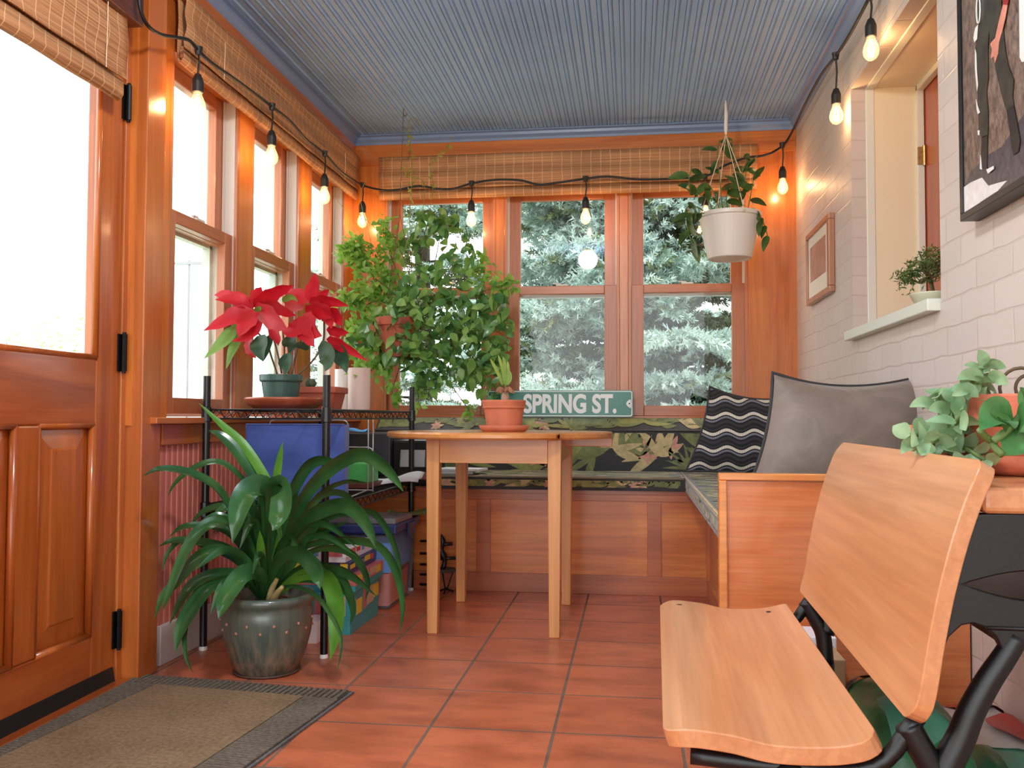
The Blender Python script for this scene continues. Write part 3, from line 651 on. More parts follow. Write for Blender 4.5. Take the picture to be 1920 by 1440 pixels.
MB().tube([(x0, yb0 - 0.001, zs + 0.001), (x1, yb0 - 0.001, zs + 0.001)], 0.004, 8).build('piping', M_FDARK, bc, smooth=True)

# ------------------------------------------------------------------ throw pillows
def pillow(name, label, c, w, h, th, rot, mf, mbk, parts, ear=0.10, slump=0.0, shear=0.0):
    """stuffed square pillow: local x = width, z = height, y = thickness (front = -y)"""
    t = thing(name, label, 'pillow', c, 'throw pillows on the bench'); N = 18; M = Euler(rot).to_matrix()
    def surf(sg):
        rows = []
        for i in range(N + 1):
            row = []
            for j in range(N + 1):
                u, v = 2 * i / N - 1, 2 * j / N - 1
                e = max(0.0, 1 - u * u) ** 0.55 * max(0.0, 1 - v * v) ** 0.55
                px = u * w / 2 * (1 - ear * (1 - v * v)); pz = v * h / 2 * (1 - ear * (1 - u * u)) - slump * (1 - u * u) * (1 if v > 0 else 0) * v
                py = sg * th / 2 * e + 0.006 * math.sin(u * 5 + v * 3) * e + 0.004 * math.sin(9 * u * v + 2) * e
                px += shear * (pz + h / 2); row.append(Vector(c) + M @ Vector((px, py, pz + h / 2)))
            rows.append(row)
        return rows
    f_ = MB().ribbon(surf(-1)).build(parts[0], mf, t, smooth=True, subd=1)
    b_ = MB().ribbon([list(reversed(r)) for r in surf(1)]).build(parts[1], mbk, t, smooth=True, subd=1)
    rim = surf(1); edge = [rim[i][0] for i in range(N)] + [rim[N][j] for j in range(N)] + [rim[i][N] for i in range(N, 0, -1)] + [rim[0][j] for j in range(N, 0, -1)]
    MB().tube(edge, 0.0055, 6, closed=True).build('piping', mf if mbk is mf else plain('charcoal_piping', (46, 44, 46), 0.7), t, smooth=True)
    return t
def chevron_mat(name, axis_u='X', amp=0.010, period=0.115, rowh=0.036):
    """wavy knitted stripes of black, charcoal, grey and cream"""
    t = NT(name); tc = t.new('ShaderNodeTexCoord'); sx = t.new('ShaderNodeSeparateXYZ'); mp = t.new('ShaderNodeMapping'); mp.inputs['Rotation'].default_value = (0, 0, 0)
    t.l(tc.outputs['Object'], mp.inputs[0]); t.l(mp.outputs[0], sx.inputs[0]); u, z = sx.outputs['XYZ'.index(axis_u)], sx.outputs[2]
    w = t.math('MULTIPLY', t.math('SINE', t.math('MULTIPLY', u, 2 * PI / period)), amp); zz = t.math('DIVIDE', t.math('ADD', z, w), rowh * 2.0)
    fr = t.math('FRACT', zz); K = lin(24, 24, 28); G = lin(120, 122, 134); Wt = lin(214, 208, 192); D_ = lin(52, 50, 54)
    c = t.ramp(fr, [(0.0, K), (0.10, D_), (0.26, K), (0.38, G), (0.5, K), (0.58, Wt), (0.76, K), (0.86, D_), (0.95, K)], 'CONSTANT')
    st = t.math('FRACT', t.math('MULTIPLY', u, 150.0)); c2 = t.mix(t.math('MULTIPLY', t.math('LESS_THAN', st, 0.25), 0.55), c, K); t.color(c2); t.set(Roughness=0.9)
    t.bump(t.math('ADD', fr, t.math('MULTIPLY', st, 0.4)), 0.5, 0.004); return t.m
def ikat_mat():
    t = NT('black_cream_ikat'); v = t.coord(); w = t.new('ShaderNodeTexWave', wave_type='BANDS', bands_direction='DIAGONAL'); w.inputs['Scale'].default_value = 9.0; w.inputs['Distortion'].default_value = 4.0; w.inputs['Detail'].default_value = 1.0
    t.l(v, w.inputs[0]); s = t.math('FRACT', t.math('MULTIPLY', t.noise(v, 9.0, 1), 9.0)); k = t.math('MULTIPLY', t.math('GREATER_THAN', w.outputs[1], 0.62), t.math('GREATER_THAN', s, 0.3))
    t.color(t.mix(k, lin(28, 28, 34), lin(216, 206, 194))); t.set(Roughness=0.9); return t.m
def velvet(name, a, b):
    t = NT(name); n = t.noise(t.coord(), 7.0, 4, 0.6, 1.0); t.color(t.ramp(n, [(0.3, lin(*a)), (0.68, lin(*b))])); t.set(Roughness=0.55, Sheen_Weight=0.5, Sheen_Roughness=0.4)
    t.bump(n, 0.35, 0.02); return t.m
pillow('chevron_pillow', 'black and cream wavy striped knit pillow leaning in the bench corner', (0.4283, 4.00, CT + 0.012), 0.41, 0.40, 0.13, (-0.30, 0.10, -0.16), chevron_mat('wavy_knit'), M_FDARK, ('front_cover', 'back_cover'), slump=0.02, shear=0.14)
pillow('velvet_pillow', 'large taupe velvet pillow with patterned back, behind the bench end panel', (0.5658, 2.74, CT + 0.012), 0.53, 0.405, 0.17, (-0.22, -0.03, 0.14), velvet('taupe_velvet', (108, 95, 84), (134, 119, 107)), ikat_mat(), ('front_cover', 'back_cover'), slump=0.03, shear=0.34)

# ------------------------------------------------------------------ round drop-leaf table
TX, TY, TR, TZ = -0.523, 3.555, 0.443, 0.733
tb = thing('round_table', 'light wood round drop-leaf table with square legs on the tile floor', 'table', (TX, TY, 0))
mb = MB(); n = 72
def disc(mb, pts, z0, z1, e=0.006):
    k = len(pts); cx = sum(p[0] for p in pts) / k; cy = sum(p[1] for p in pts) / k
    ins = lambda f: [(cx + (x - cx) * f, cy + (y - cy) * f) for x, y in pts]
    lv = [(ins(1 - e / TR), z0), (pts, z0 + e), (pts, z1 - e), (ins(1 - e / TR), z1)]
    vs = [(x, y, z) for q, z in lv for x, y in q]; fs = [tuple(reversed(range(k))), tuple(3 * k + i for i in range(k))]
    for L_ in range(3): fs += [(L_ * k + i, L_ * k + (i + 1) % k, (L_ + 1) * k + (i + 1) % k, (L_ + 1) * k + i) for i in range(k)]
    mb.add(vs, fs)
def arc(x_lo, x_hi):
    """circle outline clipped to x_lo..x_hi"""
    pts = []
    for i in range(n):
        a = 2 * PI * i / n; x, y = TR * math.cos(a), TR * math.sin(a)
        pts.append((min(max(x, x_lo), x_hi), y if x_lo <= x <= x_hi else math.copysign(math.sqrt(max(0, TR * TR - min(max(x, x_lo), x_hi) ** 2)), y) * (abs(y) / max(1e-6, math.sqrt(max(1e-9, TR * TR - min(max(x, x_lo), x_hi) ** 2))))))
    return [(TX + x, TY + y) for x, y in pts]
disc(mb, arc(-TR, 0.262), TZ - 0.024, TZ); mb.build('table_top', W_TABLEX, tb)
mb = MB(); disc(mb, arc(0.266, TR), TZ - 0.024, TZ); mb.build('drop_leaf', W_TABLEX, tb)
lx0, lx1, ly0, ly1 = -0.7272, -0.2813, 3.28, 3.855
for x, y in ((lx0, ly0), (lx1, ly0), (lx0 - 0.005, ly1), (lx1, ly1)):
    w, b = 0.025, 0.019; mb = MB()
    mb.hexa([(x - b, y - b, 0), (x + b, y - b, 0), (x + b, y + b, 0), (x - b, y + b, 0)], [(x - w, y - w, TZ - 0.025), (x + w, y - w, TZ - 0.025), (x + w, y + w, TZ - 0.025), (x - w, y + w, TZ - 0.025)])
    mb.build('leg', W_TABLE, tb, bevel=0.003)
az0, az1 = TZ - 0.112, TZ - 0.025
MB().box(lx0 + 0.025, lx1 - 0.025, ly0 - 0.019, ly0 + 0.003, az0, az1).build('apron', W_TABLEX, tb, bevel=0.001)
MB().box(lx0 + 0.02, lx1 - 0.025, ly1 - 0.003, ly1 + 0.019, az0, az1).build('apron', W_TABLEX, tb, bevel=0.001)
for x in (lx0, lx1): MB().box(x - 0.012, x + 0.01, ly0 + 0.024, ly1 - 0.024, az0, az1).build('apron', W_TABLE, tb)
MB().box(lx1 + 0.004, lx1 + 0.20, TY + 0.01, TY + 0.04, TZ - 0.058, TZ - 0.0245).build('leaf_support', W_TABLEX, tb, bevel=0.002)

# ------------------------------------------------------------------ street sign standing on the back cushion
sg0, sg1, sgY = -0.7475, -0.0006, 4.60
sz0, sz1 = 0.7904, 0.9285
sg = thing('street_sign', 'green street sign reading SPRING ST. below the back windows', 'sign', (sg0, sgY, sz0))
def rrect(x0, x1, z0, z1, r, k=6):
    return [(cx + r * math.cos(a0 + PI / 2 * i / k), cz + r * math.sin(a0 + PI / 2 * i / k)) for cx, cz, a0 in ((x1 - r, z1 - r, 0), (x0 + r, z1 - r, PI / 2), (x0 + r, z0 + r, PI), (x1 - r, z0 + r, 1.5 * PI)) for i in range(k + 1)]
W_, H_ = sg1 - sg0, sz1 - sz0
def place2d(me, M, name, mat, parent, **kw):
    me.transform(M); return link(name, me, mat, parent, **kw)
LEAN = Matrix.Translation((sg0, sgY, max(sz0, 0.7905))) @ Matrix.Rotation(PI / 2 - 0.16, 4, 'X')
place2d(outline_mesh([rrect(0, W_, 0, H_, 0.012)], 0.0012), LEAN, 'sign_plate', plain('sign_green', (22, 116, 96), 0.35, var=0.12, vscale=10), sg)
ring = [rrect(0.004, W_ - 0.004, 0.004, H_ - 0.004, 0.010), list(reversed(rrect(0.0085, W_ - 0.0085, 0.0085, H_ - 0.0085, 0.007)))]
place2d(outline_mesh(ring, 0.0004), LEAN @ Matrix.Translation((0, 0, 0.0016)), 'sign_border', M_SIGNW, sg)
for ux in (0.012, W_ - 0.012):
    cs = 1 if ux < 0.1 else -1
    lob = [(ux + cs * 0.022 * math.cos(a) * (0.8 + 0.2 * math.cos(2 * a)), H_ / 2 + 0.022 * math.sin(a)) for a in [(-PI / 2 + PI * i / 12) for i in range(13)]]
    lob = lob if cs > 0 else list(reversed(lob))
    place2d(outline_mesh([lob + [(ux - cs * 0.006, H_ / 2 + cs * 0.022 * (1 if cs > 0 else -1)), (ux - cs * 0.006, H_ / 2 - 0.022)]], 0.0004), LEAN @ Matrix.Translation((0, 0, 0.0016)), 'bolt_tab', M_SIGNW, sg)
    MB().sphere(LEAN @ Vector((ux + cs * 0.006, H_ / 2, 0.002)), 0.004, 8, 6).build('bolt', M_IRON, sg)
tm = text_mesh('SPRING ST.', 0.145, 0.0005, 0.0052)
xs = [v.co.x for v in tm.vertices]; ys = [v.co.y for v in tm.vertices]
tx0, tx1, th = 0.1904, 0.6643, 0.1002
fx, fy = (tx1 - tx0) / (max(xs) - min(xs)), th / (max(ys) - min(ys))
place2d(tm, LEAN @ Matrix.Translation((tx0 - min(xs) * fx, (H_ - th) / 2 - min(ys) * fy, 0.0018)) @ Matrix.Diagonal((fx, fy, 1, 1)), 'sign_lettering', M_SIGNW, sg)

# ------------------------------------------------------------------ terracotta pot on the table
px_, py_ = -0.499, 3.50
sa = MB().lathe([(0.001, 0.0), (0.082, 0.0), (0.090, 0.006), (0.099, 0.024), (0.094, 0.025), (0.085, 0.011), (0.001, 0.010)], (px_, py_, TZ), 40).build('plant_saucer', M_TERRA, smooth=True, origin=(px_, py_, TZ))
tag(sa, 'round terracotta saucer on the table, under the small pot', 'saucer')
pt = thing('potted_bulb_plant', 'small terracotta pot with pale strap leaves, on the round table', 'potted plant', (px_, py_, TZ + 0.0101))
z = TZ + 0.0102
MB().lathe([(0.001, 0), (0.063, 0), (0.067, 0.004), (0.078, 0.078), (0.083, 0.08), (0.084, 0.084), (0.082, 0.087), (0.086, 0.106), (0.084, 0.112), (0.077, 0.112), (0.074, 0.098), (0.001, 0.097)], (px_, py_, z), 40).build('pot', M_TERRA, pt, smooth=False, bevel=0.0015)
MB().lathe([(0.075, 0.0), (0.05, 0.004), (0.001, 0.006)], (px_, py_, z + 0.097), 24).build('soil', M_SOIL, pt)
bx_ = px_ + 0.005
MB().lathe([(0.001, -0.02), (0.014, 0.0), (0.017, 0.02), (0.012, 0.04), (0.001, 0.045)], (bx_, py_, z + 0.1), 14).build('bulb', plain('papery_bulb', (176, 140, 118), 0.8, var=0.3, vscale=60), pt, smooth=True)
def strap(mb, pts, w, vdir=Vector((0, -1, 0.15)), n=5, tip=1.0, k=5, fold=0.12):
    P_ = spline(pts, k); rows = []; m = len(P_) - 1
    for i, p in enumerate(P_):
        t = i / m; tan = (P_[min(i + 1, m)] - P_[max(i - 1, 0)]).normalized(); side = tan.cross(vdir); side = side.normalized() if side.length > 1e-5 else tan.orthogonal()
        nrm = side.cross(tan); ww = w * (0.55 + 0.45 * min(1, t * 3)) * (1 - max(0, (t - 0.72) / 0.28) ** 2.2 * tip)
        rows.append([p + side * ww * s + nrm * (abs(s) * fold * w) for s in (-1, -0.5, 0, 0.5, 1)])
    return mb.ribbon(rows)
mb = MB()
for pts, w in ((((-0.5058, 3.5, 0.9138), (-0.517, 3.49, 0.9488), (-0.5325, 3.48, 0.9837), (-0.5499, 3.47, 1.0164)), 0.006), (((-0.4995, 3.5, 0.918), (-0.5003, 3.49, 0.9592), (-0.5073, 3.48, 0.9919), (-0.5186, 3.47, 1.0328)), 0.006), (((-0.4932, 3.5, 0.918), (-0.4968, 3.51, 0.9601), (-0.5005, 3.52, 1.0026), (-0.5084, 3.53, 1.0285)), 0.006), (((-0.489, 3.5, 0.9138), (-0.4828, 3.5, 0.9513), (-0.4829, 3.5, 0.9804), (-0.4872, 3.5, 1.0096)), 0.006), (((-0.4848, 3.5, 0.9138), (-0.4743, 3.5, 0.9346), (-0.4744, 3.5, 0.9554), (-0.485, 3.5, 0.9742)), 0.0055)): strap(mb, pts, w)
mb.build('leaves', L_BULB, pt, smooth=True)
mb = MB()
for k in range(9):
    a = k * 0.7; strap(mb, [(bx_, py_, z + 0.14), (bx_ + 0.02 * math.cos(a), py_ + 0.02 * math.sin(a), z + 0.15 + 0.004 * (k % 3)), (bx_ + 0.036 * math.cos(a), py_ + 0.036 * math.sin(a), z + 0.138 + 0.006 * (k % 2))], 0.007)
mb.build('dry_leaves', L_DRY, pt, smooth=True)

# ------------------------------------------------------------------ black wire shelf unit
P_FL, P_FR, P_BR, P_BL = (-1.440, 2.925), (-1.003, 2.885), (-1.0057, 4.06), (-1.440, 4.075)
PT = 0.926
sh = thing('wire_shelf', 'black wire shelf unit with round posts along the left wall', 'shelf', (-1.22, 3.49, 0))
for x, y in (P_FL, P_FR, P_BR, P_BL):
    mb = MB().tube([(x, y, 0.014), (x, y, PT)], 0.0125, 14)
    for k in range(24): mb.tube([(x, y, 0.06 + k * 0.0345), (x, y, 0.0625 + k * 0.0345)], 0.0131, 14)
    p = mb.build('post', M_BLACK, sh); MB().lathe([(0.0125, 0.0), (0.0145, 0.003), (0.0125, 0.014), (0.001, 0.014)], (x, y, 0.0), 14).build('foot_cap', M_WHITEPOT, p)
def tier(z, name):
    mb = MB(); C4 = (P_FL, P_FR, P_BR, P_BL)
    for (a, b) in zip(C4, C4[1:] + C4[:1]):
        A, B = Vector((a[0], a[1], z)), Vector((b[0], b[1], z)); d = (B - A); L_ = d.length
        for dz in (0.0, -0.030): mb.tube([A + Vector((0, 0, dz)), B + Vector((0, 0, dz))], 0.0033, 6)
        n = int(L_ / 0.032) // 2 * 2
        mb.tube([A + d * (i / n) + Vector((0, 0, -0.002 if i % 2 else -0.028)) for i in range(n + 1)], 0.0019, 5)
    for c in C4: mb.lathe([(0.0128, -0.042), (0.0185, -0.040), (0.0165, 0.008), (0.0128, 0.010)], (c[0], c[1], z), 12)
    for i in range(1, 46):
        t = i / 46; a = Vector((P_FL[0], P_FL[1], z)).lerp(Vector((P_BL[0], P_BL[1], z)), t); b = Vector((P_FR[0], P_FR[1], z)).lerp(Vector((P_BR[0], P_BR[1], z)), t)
        mb.tube([a, b], 0.0017, 4, cap=False)
    for s in (0.25, 0.75): mb.tube([Vector((P_FL[0], P_FL[1], z - 0.004)).lerp(Vector((P_FR[0], P_FR[1], z - 0.004)), s), Vector((P_BL[0], P_BL[1], z - 0.004)).lerp(Vector((P_BR[0], P_BR[1], z - 0.004)), s)], 0.0028, 6)
    return mb.build(name, M_BLACK, sh)
TZ1 = 0.8116; TZ2 = 0.4892
tier(TZ1, 'top_tier'); tier(TZ2, 'middle_tier')
TOP, MID = TZ1 + 0.0036, TZ2 + 0.0036

# plants and pots on the top tier
tcx, tcy = -1.2561, 3.16
tr = MB().lathe([(0.001, 0.0), (0.108, 0.0), (0.122, 0.012), (0.133, 0.016), (0.138, 0.030), (0.143, 0.036), (0.141, 0.042), (0.132, 0.042), (0.124, 0.030), (0.001, 0.028)], (tcx, tcy, TOP), 48).build('plant_tray', wood('brown_tray', (180, 94, 62), (150, 70, 44), 'X', rough=0.3), smooth=True, origin=(tcx, tcy, TOP))
tag(tr, 'wide reddish brown round tray on the wire shelf under the poinsettia pot', 'tray')
pcx = -1.2708; pz = TOP + 0.0285
poi = thing('potted_poinsettia', 'red poinsettia in a dark green plastic pot on the wire shelf', 'potted plant', (pcx, tcy, pz))
MB().lathe([(0.001, 0), (0.056, 0), (0.060, 0.004), (0.070, 0.070), (0.075, 0.071), (0.0775, 0.076), (0.078, 0.096), (0.0745, 0.097), (0.070, 0.088), (0.001, 0.086)], (pcx, tcy, pz), 40).build('pot', M_GREENPOT, poi, smooth=False, bevel=0.001)
MB().lathe([(0.071, 0.0), (0.04, 0.006), (0.001, 0.007)], (pcx, tcy, pz + 0.086), 24).build('soil', M_SOIL, poi)
def blade(mb, pts, hw, face=0.6, n=9, lobe=0.0, tipw=0.0, cup=0.15, wid=None, mid=0.45, view=Vector((0, 0, 0.7875)), sgn=1):
    """leaf blade along a curve; 'face' tilts the blade towards the viewer side"""
    P_ = spline(pts, max(2, n // (len(pts) - 1) + 1)); m = len(P_) - 1; rows = []
    for i, p in enumerate(P_):
        t = i / m; tan = (P_[min(i + 1, m)] - P_[max(i - 1, 0)]).normalized(); vd = (view - p).normalized(); s0 = tan.cross(vd)
        s0 = s0.normalized() if s0.length > 1e-4 else tan.orthogonal().normalized(); v0 = tan.cross(s0)
        side = (s0 * face + v0 * sgn * math.sqrt(max(0, 1 - face * face))).normalized(); nrm = side.cross(tan)
        if wid: w = hw * wid(t)
        else: w = hw * (math.sin(PI * min(1.0, t ** mid if t > 0 else 0)) ** 0.85 if 0 < t < 1 else 0.0) + 0.0006
        if lobe: w *= 1 + lobe * math.sin(t * 19)
        rows.append([p + side * w * q - nrm * cup * w * (1 - abs(q)) for q in (-1, -0.5, 0, 0.5, 1)])
    return mb.ribbon(rows)
stems = MB()
for pts in (((-1.2859, 3.16, 0.9421), (-1.2988, 3.14, 0.9993), (-1.3155, 3.12, 1.0599), (-1.364, 3.1, 1.1125)), ((-1.2697, 3.16, 0.9459), (-1.2829, 3.15, 1.0232), (-1.3105, 3.14, 1.1198)), ((-1.2616, 3.16, 0.9459), (-1.2648, 3.17, 1.0441), (-1.2762, 3.17, 1.1421)), ((-1.2454, 3.16, 0.9458), (-1.2521, 3.2, 1.0463), (-1.2308, 3.2, 1.1448)), ((-1.2049, 3.16, 0.9418), (-1.1487, 3.17, 1.0004), (-1.1207, 3.18, 1.0633), (-1.1175, 3.18, 1.1413)), ((-1.2331, 3.17, 0.9463), (-1.2485, 3.25, 1.0302), (-1.2177, 3.27, 1.132))): stems.tube(spline(pts, 5), 0.0035, 6)
stems.build('stems', M_STEM_B, poi, smooth=True)
red = MB()
for hw, *pts in ((0.027, (-1.355, 3.1, 1.1836), (-1.3821, 3.07, 1.1995), (-1.4277, 3.06, 1.2084), (-1.4771, 3.05, 1.204)), (0.0296, (-1.3549, 3.1, 1.1779), (-1.4149, 3.12, 1.2122), (-1.4859, 3.14, 1.2354), (-1.5279, 3.15, 1.2354)), (0.0338, (-1.3521, 3.08, 1.1716), (-1.3878, 3.04, 1.1521), (-1.4375, 3.02, 1.1203), (-1.4926, 3, 1.0888)), (0.0353, (-1.3481, 3.08, 1.1715), (-1.3409, 3.02, 1.1267), (-1.3492, 3, 1.0967), (-1.3618, 2.99, 1.0642)), (0.0296, (-1.357, 3.1, 1.1817), (-1.354, 3.12, 1.2152), (-1.3508, 3.14, 1.2412), (-1.3471, 3.15, 1.2621)), (0.0328, (-1.3529, 3.1, 1.1817), (-1.3051, 3.1, 1.2118), (-1.2554, 3.1, 1.2399), (-1.2018, 3.1, 1.2583)), (0.0405, (-1.3441, 3.08, 1.1715), (-1.2706, 3.02, 1.1409), (-1.219, 2.99, 1.111), (-1.1763, 2.98, 1.0874)), (0.0268, (-1.3445, 3.09, 1.1765), (-1.2681, 3.06, 1.1776), (-1.2106, 3.04, 1.1556), (-1.1694, 3.04, 1.1419)), (0.0232, (-1.3198, 3.08, 1.1482), (-1.3261, 3.05, 1.1014), (-1.3485, 3.03, 1.0676), (-1.4029, 3.02, 1.0522)), (0.0216, (-1.294, 3.1, 1.1348), (-1.2671, 3.07, 1.0932), (-1.2468, 3.06, 1.0618), (-1.2426, 3.06, 1.0391)), (0.032, (-1.1713, 3.17, 1.2073), (-1.1652, 3.18, 1.2399), (-1.1628, 3.2, 1.282), (-1.1663, 3.22, 1.3209)), (0.0318, (-1.1753, 3.17, 1.2034), (-1.216, 3.18, 1.2308), (-1.2467, 3.18, 1.2411), (-1.2776, 3.17, 1.2481)), (0.0274, (-1.1639, 3.15, 1.2008), (-1.1031, 3.12, 1.2), (-1.0566, 3.1, 1.1968), (-0.9912, 3.08, 1.1782)), (0.0362, (-1.1877, 3.14, 1.1533), (-1.1841, 3.1, 1.1144), (-1.2058, 3.08, 1.0898), (-1.2354, 3.07, 1.0891)), (0.0378, (-1.176, 3.13, 1.1598), (-1.1411, 3.08, 1.1157), (-1.1138, 3.06, 1.087), (-1.079, 3.05, 1.0707)), (0.0309, (-1.1721, 3.13, 1.1675), (-1.1213, 3.1, 1.1633), (-1.0861, 3.09, 1.1541), (-1.0551, 3.08, 1.1374)), (0.0343, (-1.16, 3.13, 1.1596), (-1.1604, 3.09, 1.1036), (-1.1329, 3.07, 1.0636), (-1.1093, 3.06, 1.0343)), (0.0274, (-1.0997, 3.14, 1.16), (-1.063, 3.12, 1.1534), (-1.0417, 3.11, 1.1368), (-1.0263, 3.1, 1.1089)), (0.022, (-1.0916, 3.13, 1.1011), (-1.0564, 3.12, 1.0921), (-1.0294, 3.11, 1.0909), (-0.9967, 3.1, 1.0858)), (0.0236, (-1.0878, 3.12, 1.0656), (-1.0413, 3.1, 1.0464), (-0.9897, 3.08, 1.0237), (-0.9156, 3.06, 0.9807)), (0.0285, (-1.1915, 3.16, 1.179), (-1.2396, 3.2, 1.2002), (-1.2764, 3.23, 1.2244), (-1.3014, 3.24, 1.2381)), (0.0244, (-1.1308, 3.17, 1.1989), (-1.1265, 3.18, 1.2197), (-1.1221, 3.19, 1.2366), (-1.1054, 3.2, 1.2574)), (0.0235, (-1.3795, 3.1, 1.0664), (-1.3582, 3.08, 1.0378), (-1.3415, 3.07, 1.014), (-1.3293, 3.07, 0.9949)), (0.0292, (-1.1436, 3.15, 1.185), (-1.1007, 3.12, 1.1654), (-1.0697, 3.1, 1.1322), (-1.0581, 3.09, 1.1007))): blade(red, pts, hw, 0.86, 8, lobe=0.12, cup=0.25, mid=0.62)
red.build('bracts', L_RED, poi, smooth=True)
gl_ = MB(); pale = MB()
for hw, *pts in ((0.0358, (-1.3308, 3.08, 1.0757), (-1.3115, 3.05, 1.0445), (-1.3029, 3.04, 1.0154), (-1.2886, 3.04, 0.9815)), (0.0197, (-1.285, 3.08, 1.0791), (-1.2861, 3.06, 1.0451), (-1.2855, 3.05, 1.016), (-1.291, 3.05, 0.9859)), (0.0291, (-1.2465, 3.12, 1.0131), (-1.2323, 3.1, 0.9887), (-1.226, 3.09, 0.9652), (-1.2296, 3.09, 0.9348)), (0.0378, (-1.1191, 3.12, 1.0352), (-1.0772, 3.08, 1.013), (-1.0621, 3.06, 0.9777), (-1.0695, 3.06, 0.9478)), (0.0344, (-1.071, 3.13, 1.0318), (-1.0331, 3.1, 1.0084), (-1.0087, 3.08, 0.9787), (-0.9986, 3.08, 0.941)), (0.0147, (-1.1656, 3.16, 1.0348), (-1.1825, 3.14, 1.045), (-1.2027, 3.13, 1.0443), (-1.2207, 3.12, 1.0321)), (0.0296, (-1.2471, 3.16, 1.086), (-1.2349, 3.14, 1.0609), (-1.2266, 3.14, 1.0414), (-1.2384, 3.14, 1.0144))): blade(gl_, pts, hw, 0.9, 8, cup=0.3, mid=0.55)
for hw, *pts in ((0.0247, (-1.4016, 3.05, 1.1079), (-1.4169, 3.02, 1.0674), (-1.4463, 3, 1.0285), (-1.4841, 2.99, 0.9906)), (0.0196, (-1.3899, 3.06, 1.084), (-1.3961, 3.04, 1.0444), (-1.4068, 3.03, 1.006), (-1.4219, 3.03, 0.9552)), (0.0161, (-1.3553, 3.08, 1.1142), (-1.3863, 3.06, 1.1087), (-1.4214, 3.05, 1.0929), (-1.4522, 3.04, 1.0732)), (0.0127, (-1.2449, 3.1, 1.1994), (-1.2212, 3.09, 1.2131), (-1.2013, 3.09, 1.2128), (-1.1891, 3.1, 1.1986)), (0.0107, (-1.3313, 3.06, 1.1613), (-1.3109, 3.04, 1.1663), (-1.303, 3.04, 1.1719), (-1.2913, 3.04, 1.1774))): blade(pale, pts, hw, 0.9, 8, cup=0.3, mid=0.55)
gl_.build('dark_leaves', L_PDARK, poi, smooth=True, label='dark green leaves'); pale.build('pale_leaves', L_PLIGHT, poi, smooth=True, label='pale green leaves')

sqx, sqy = -1.2045, 3.42
sp = thing('square_planter', 'square reddish plastic planter on the wire shelf behind the corner post', 'planter', (sqx, sqy, TOP))
k = 0.070; z0 = TOP; mb = MB()
mb.hexa([(sqx - k * .82, sqy - k * .82, z0), (sqx + k * .82, sqy - k * .82, z0), (sqx + k * .82, sqy + k * .82, z0), (sqx - k * .82, sqy + k * .82, z0)], [(sqx - k, sqy - k, z0 + 0.066), (sqx + k, sqy - k, z0 + 0.066), (sqx + k, sqy + k, z0 + 0.066), (sqx - k, sqy + k, z0 + 0.066)])
mb.box(sqx - k - 0.008, sqx + k + 0.008, sqy - k - 0.008, sqy + k + 0.008, z0 + 0.064, z0 + 0.088); mb.build('pot', M_TERRA_D, sp, bevel=0.003)
MB().box(sqx - k + .004, sqx + k - .004, sqy - k + .004, sqy + k - .004, z0 + 0.086, z0 + 0.0895).build('soil', M_SOIL, sp)
mb = MB()
for j, (dx, dy, r) in enumerate(((-0.05, -0.02, 0.016), (-0.03, -0.03, 0.014), (-0.055, 0.02, 0.013))): mb.sphere((sqx + dx, sqy + dy, z0 + 0.09 + r * 0.9), r, 10, 8, 1.3)
mb.build('small_cacti', plain('cactus_green', (74, 84, 56), 0.7, bump=0.6, bscale=200), sp, smooth=True)
for px, w, Yd, m, lab in ((-1.2357, 0.0243, 3.75, 'M_WHITECER', 'tall white ceramic planter on the wire shelf, left of the beige one'), (-1.1325, 0.0474, 3.66, 'M_BEIGECER', 'tall beige cylindrical planter on the wire shelf')):
    t = thing('tall_planter', lab, 'planter', (px, Yd, TOP)); hgt = 0.9876 - TOP + 0.004; w = w * (1.3 if m == 'M_WHITECER' else 1)
    MB().lathe([(0.001, 0), (w * 0.93, 0), (w * 0.97, 0.004), (w, hgt), (w * 0.92, hgt), (w * 0.9, hgt - 0.015), (0.001, hgt - 0.017)], (px, Yd, TOP), 32).build('pot', globals()[m], t, smooth=False, bevel=0.002)
    MB().lathe([(w * 0.9, 0), (0.001, 0.006)], (px, Yd, TOP + hgt - 0.016), 20).build('soil', M_SOIL, t)

# blue canvas bag, wire rack and papers on the middle tier
bx0, bx1, by = -1.3556, -0.9988, 3.06; bzt = 0.7606
bag = thing('canvas_bag', 'flat blue canvas bag standing upright on the wire shelf middle tier', 'bag', ((bx0 + bx1) / 2, by, MID))
def sheetgrid(x0, x1, z0, z1, y, amp, nx=18, nz=16, seed=1):
    r = random.Random(seed); ph = [r.uniform(0, 6) for _ in range(6)]
    return [[(x0 + (x1 - x0) * i / nx, y + amp * (math.sin(6 * i / nx + ph[0] + 3 * j / nz) * 0.5 + math.sin(11 * j / nz + ph[1] - 4 * i / nx) * 0.35 + math.sin(17 * i / nx * j / nz + ph[2]) * 0.3), z0 + (z1 - z0) * j / nz) for i in range(nx + 1)] for j in range(nz + 1)]
fr_ = sheetgrid(bx0, bx1, MID, bzt, by, 0.007); bk_ = sheetgrid(bx0, bx1, MID, bzt, by + 0.055, 0.005, seed=2)
mb = MB().ribbon([list(reversed(r)) for r in fr_]); mb.ribbon(bk_)
mb.ribbon([[a[0] for a in fr_], [a[0] for a in bk_]]); mb.ribbon([[a[-1] for a in bk_], [a[-1] for a in fr_]]); mb.ribbon([fr_[0], bk_[0]])
mb.build('bag_body', M_BLUECLOTH, bag, smooth=True)
mb = MB(); mb.tube(fr_[-1], 0.003, 6); mb.tube([r[0] for r in fr_], 0.0022, 6); mb.tube([r[-1] for r in fr_], 0.0022, 6); mb.build('bag_hem', M_BLUECLOTH, bag, smooth=True)
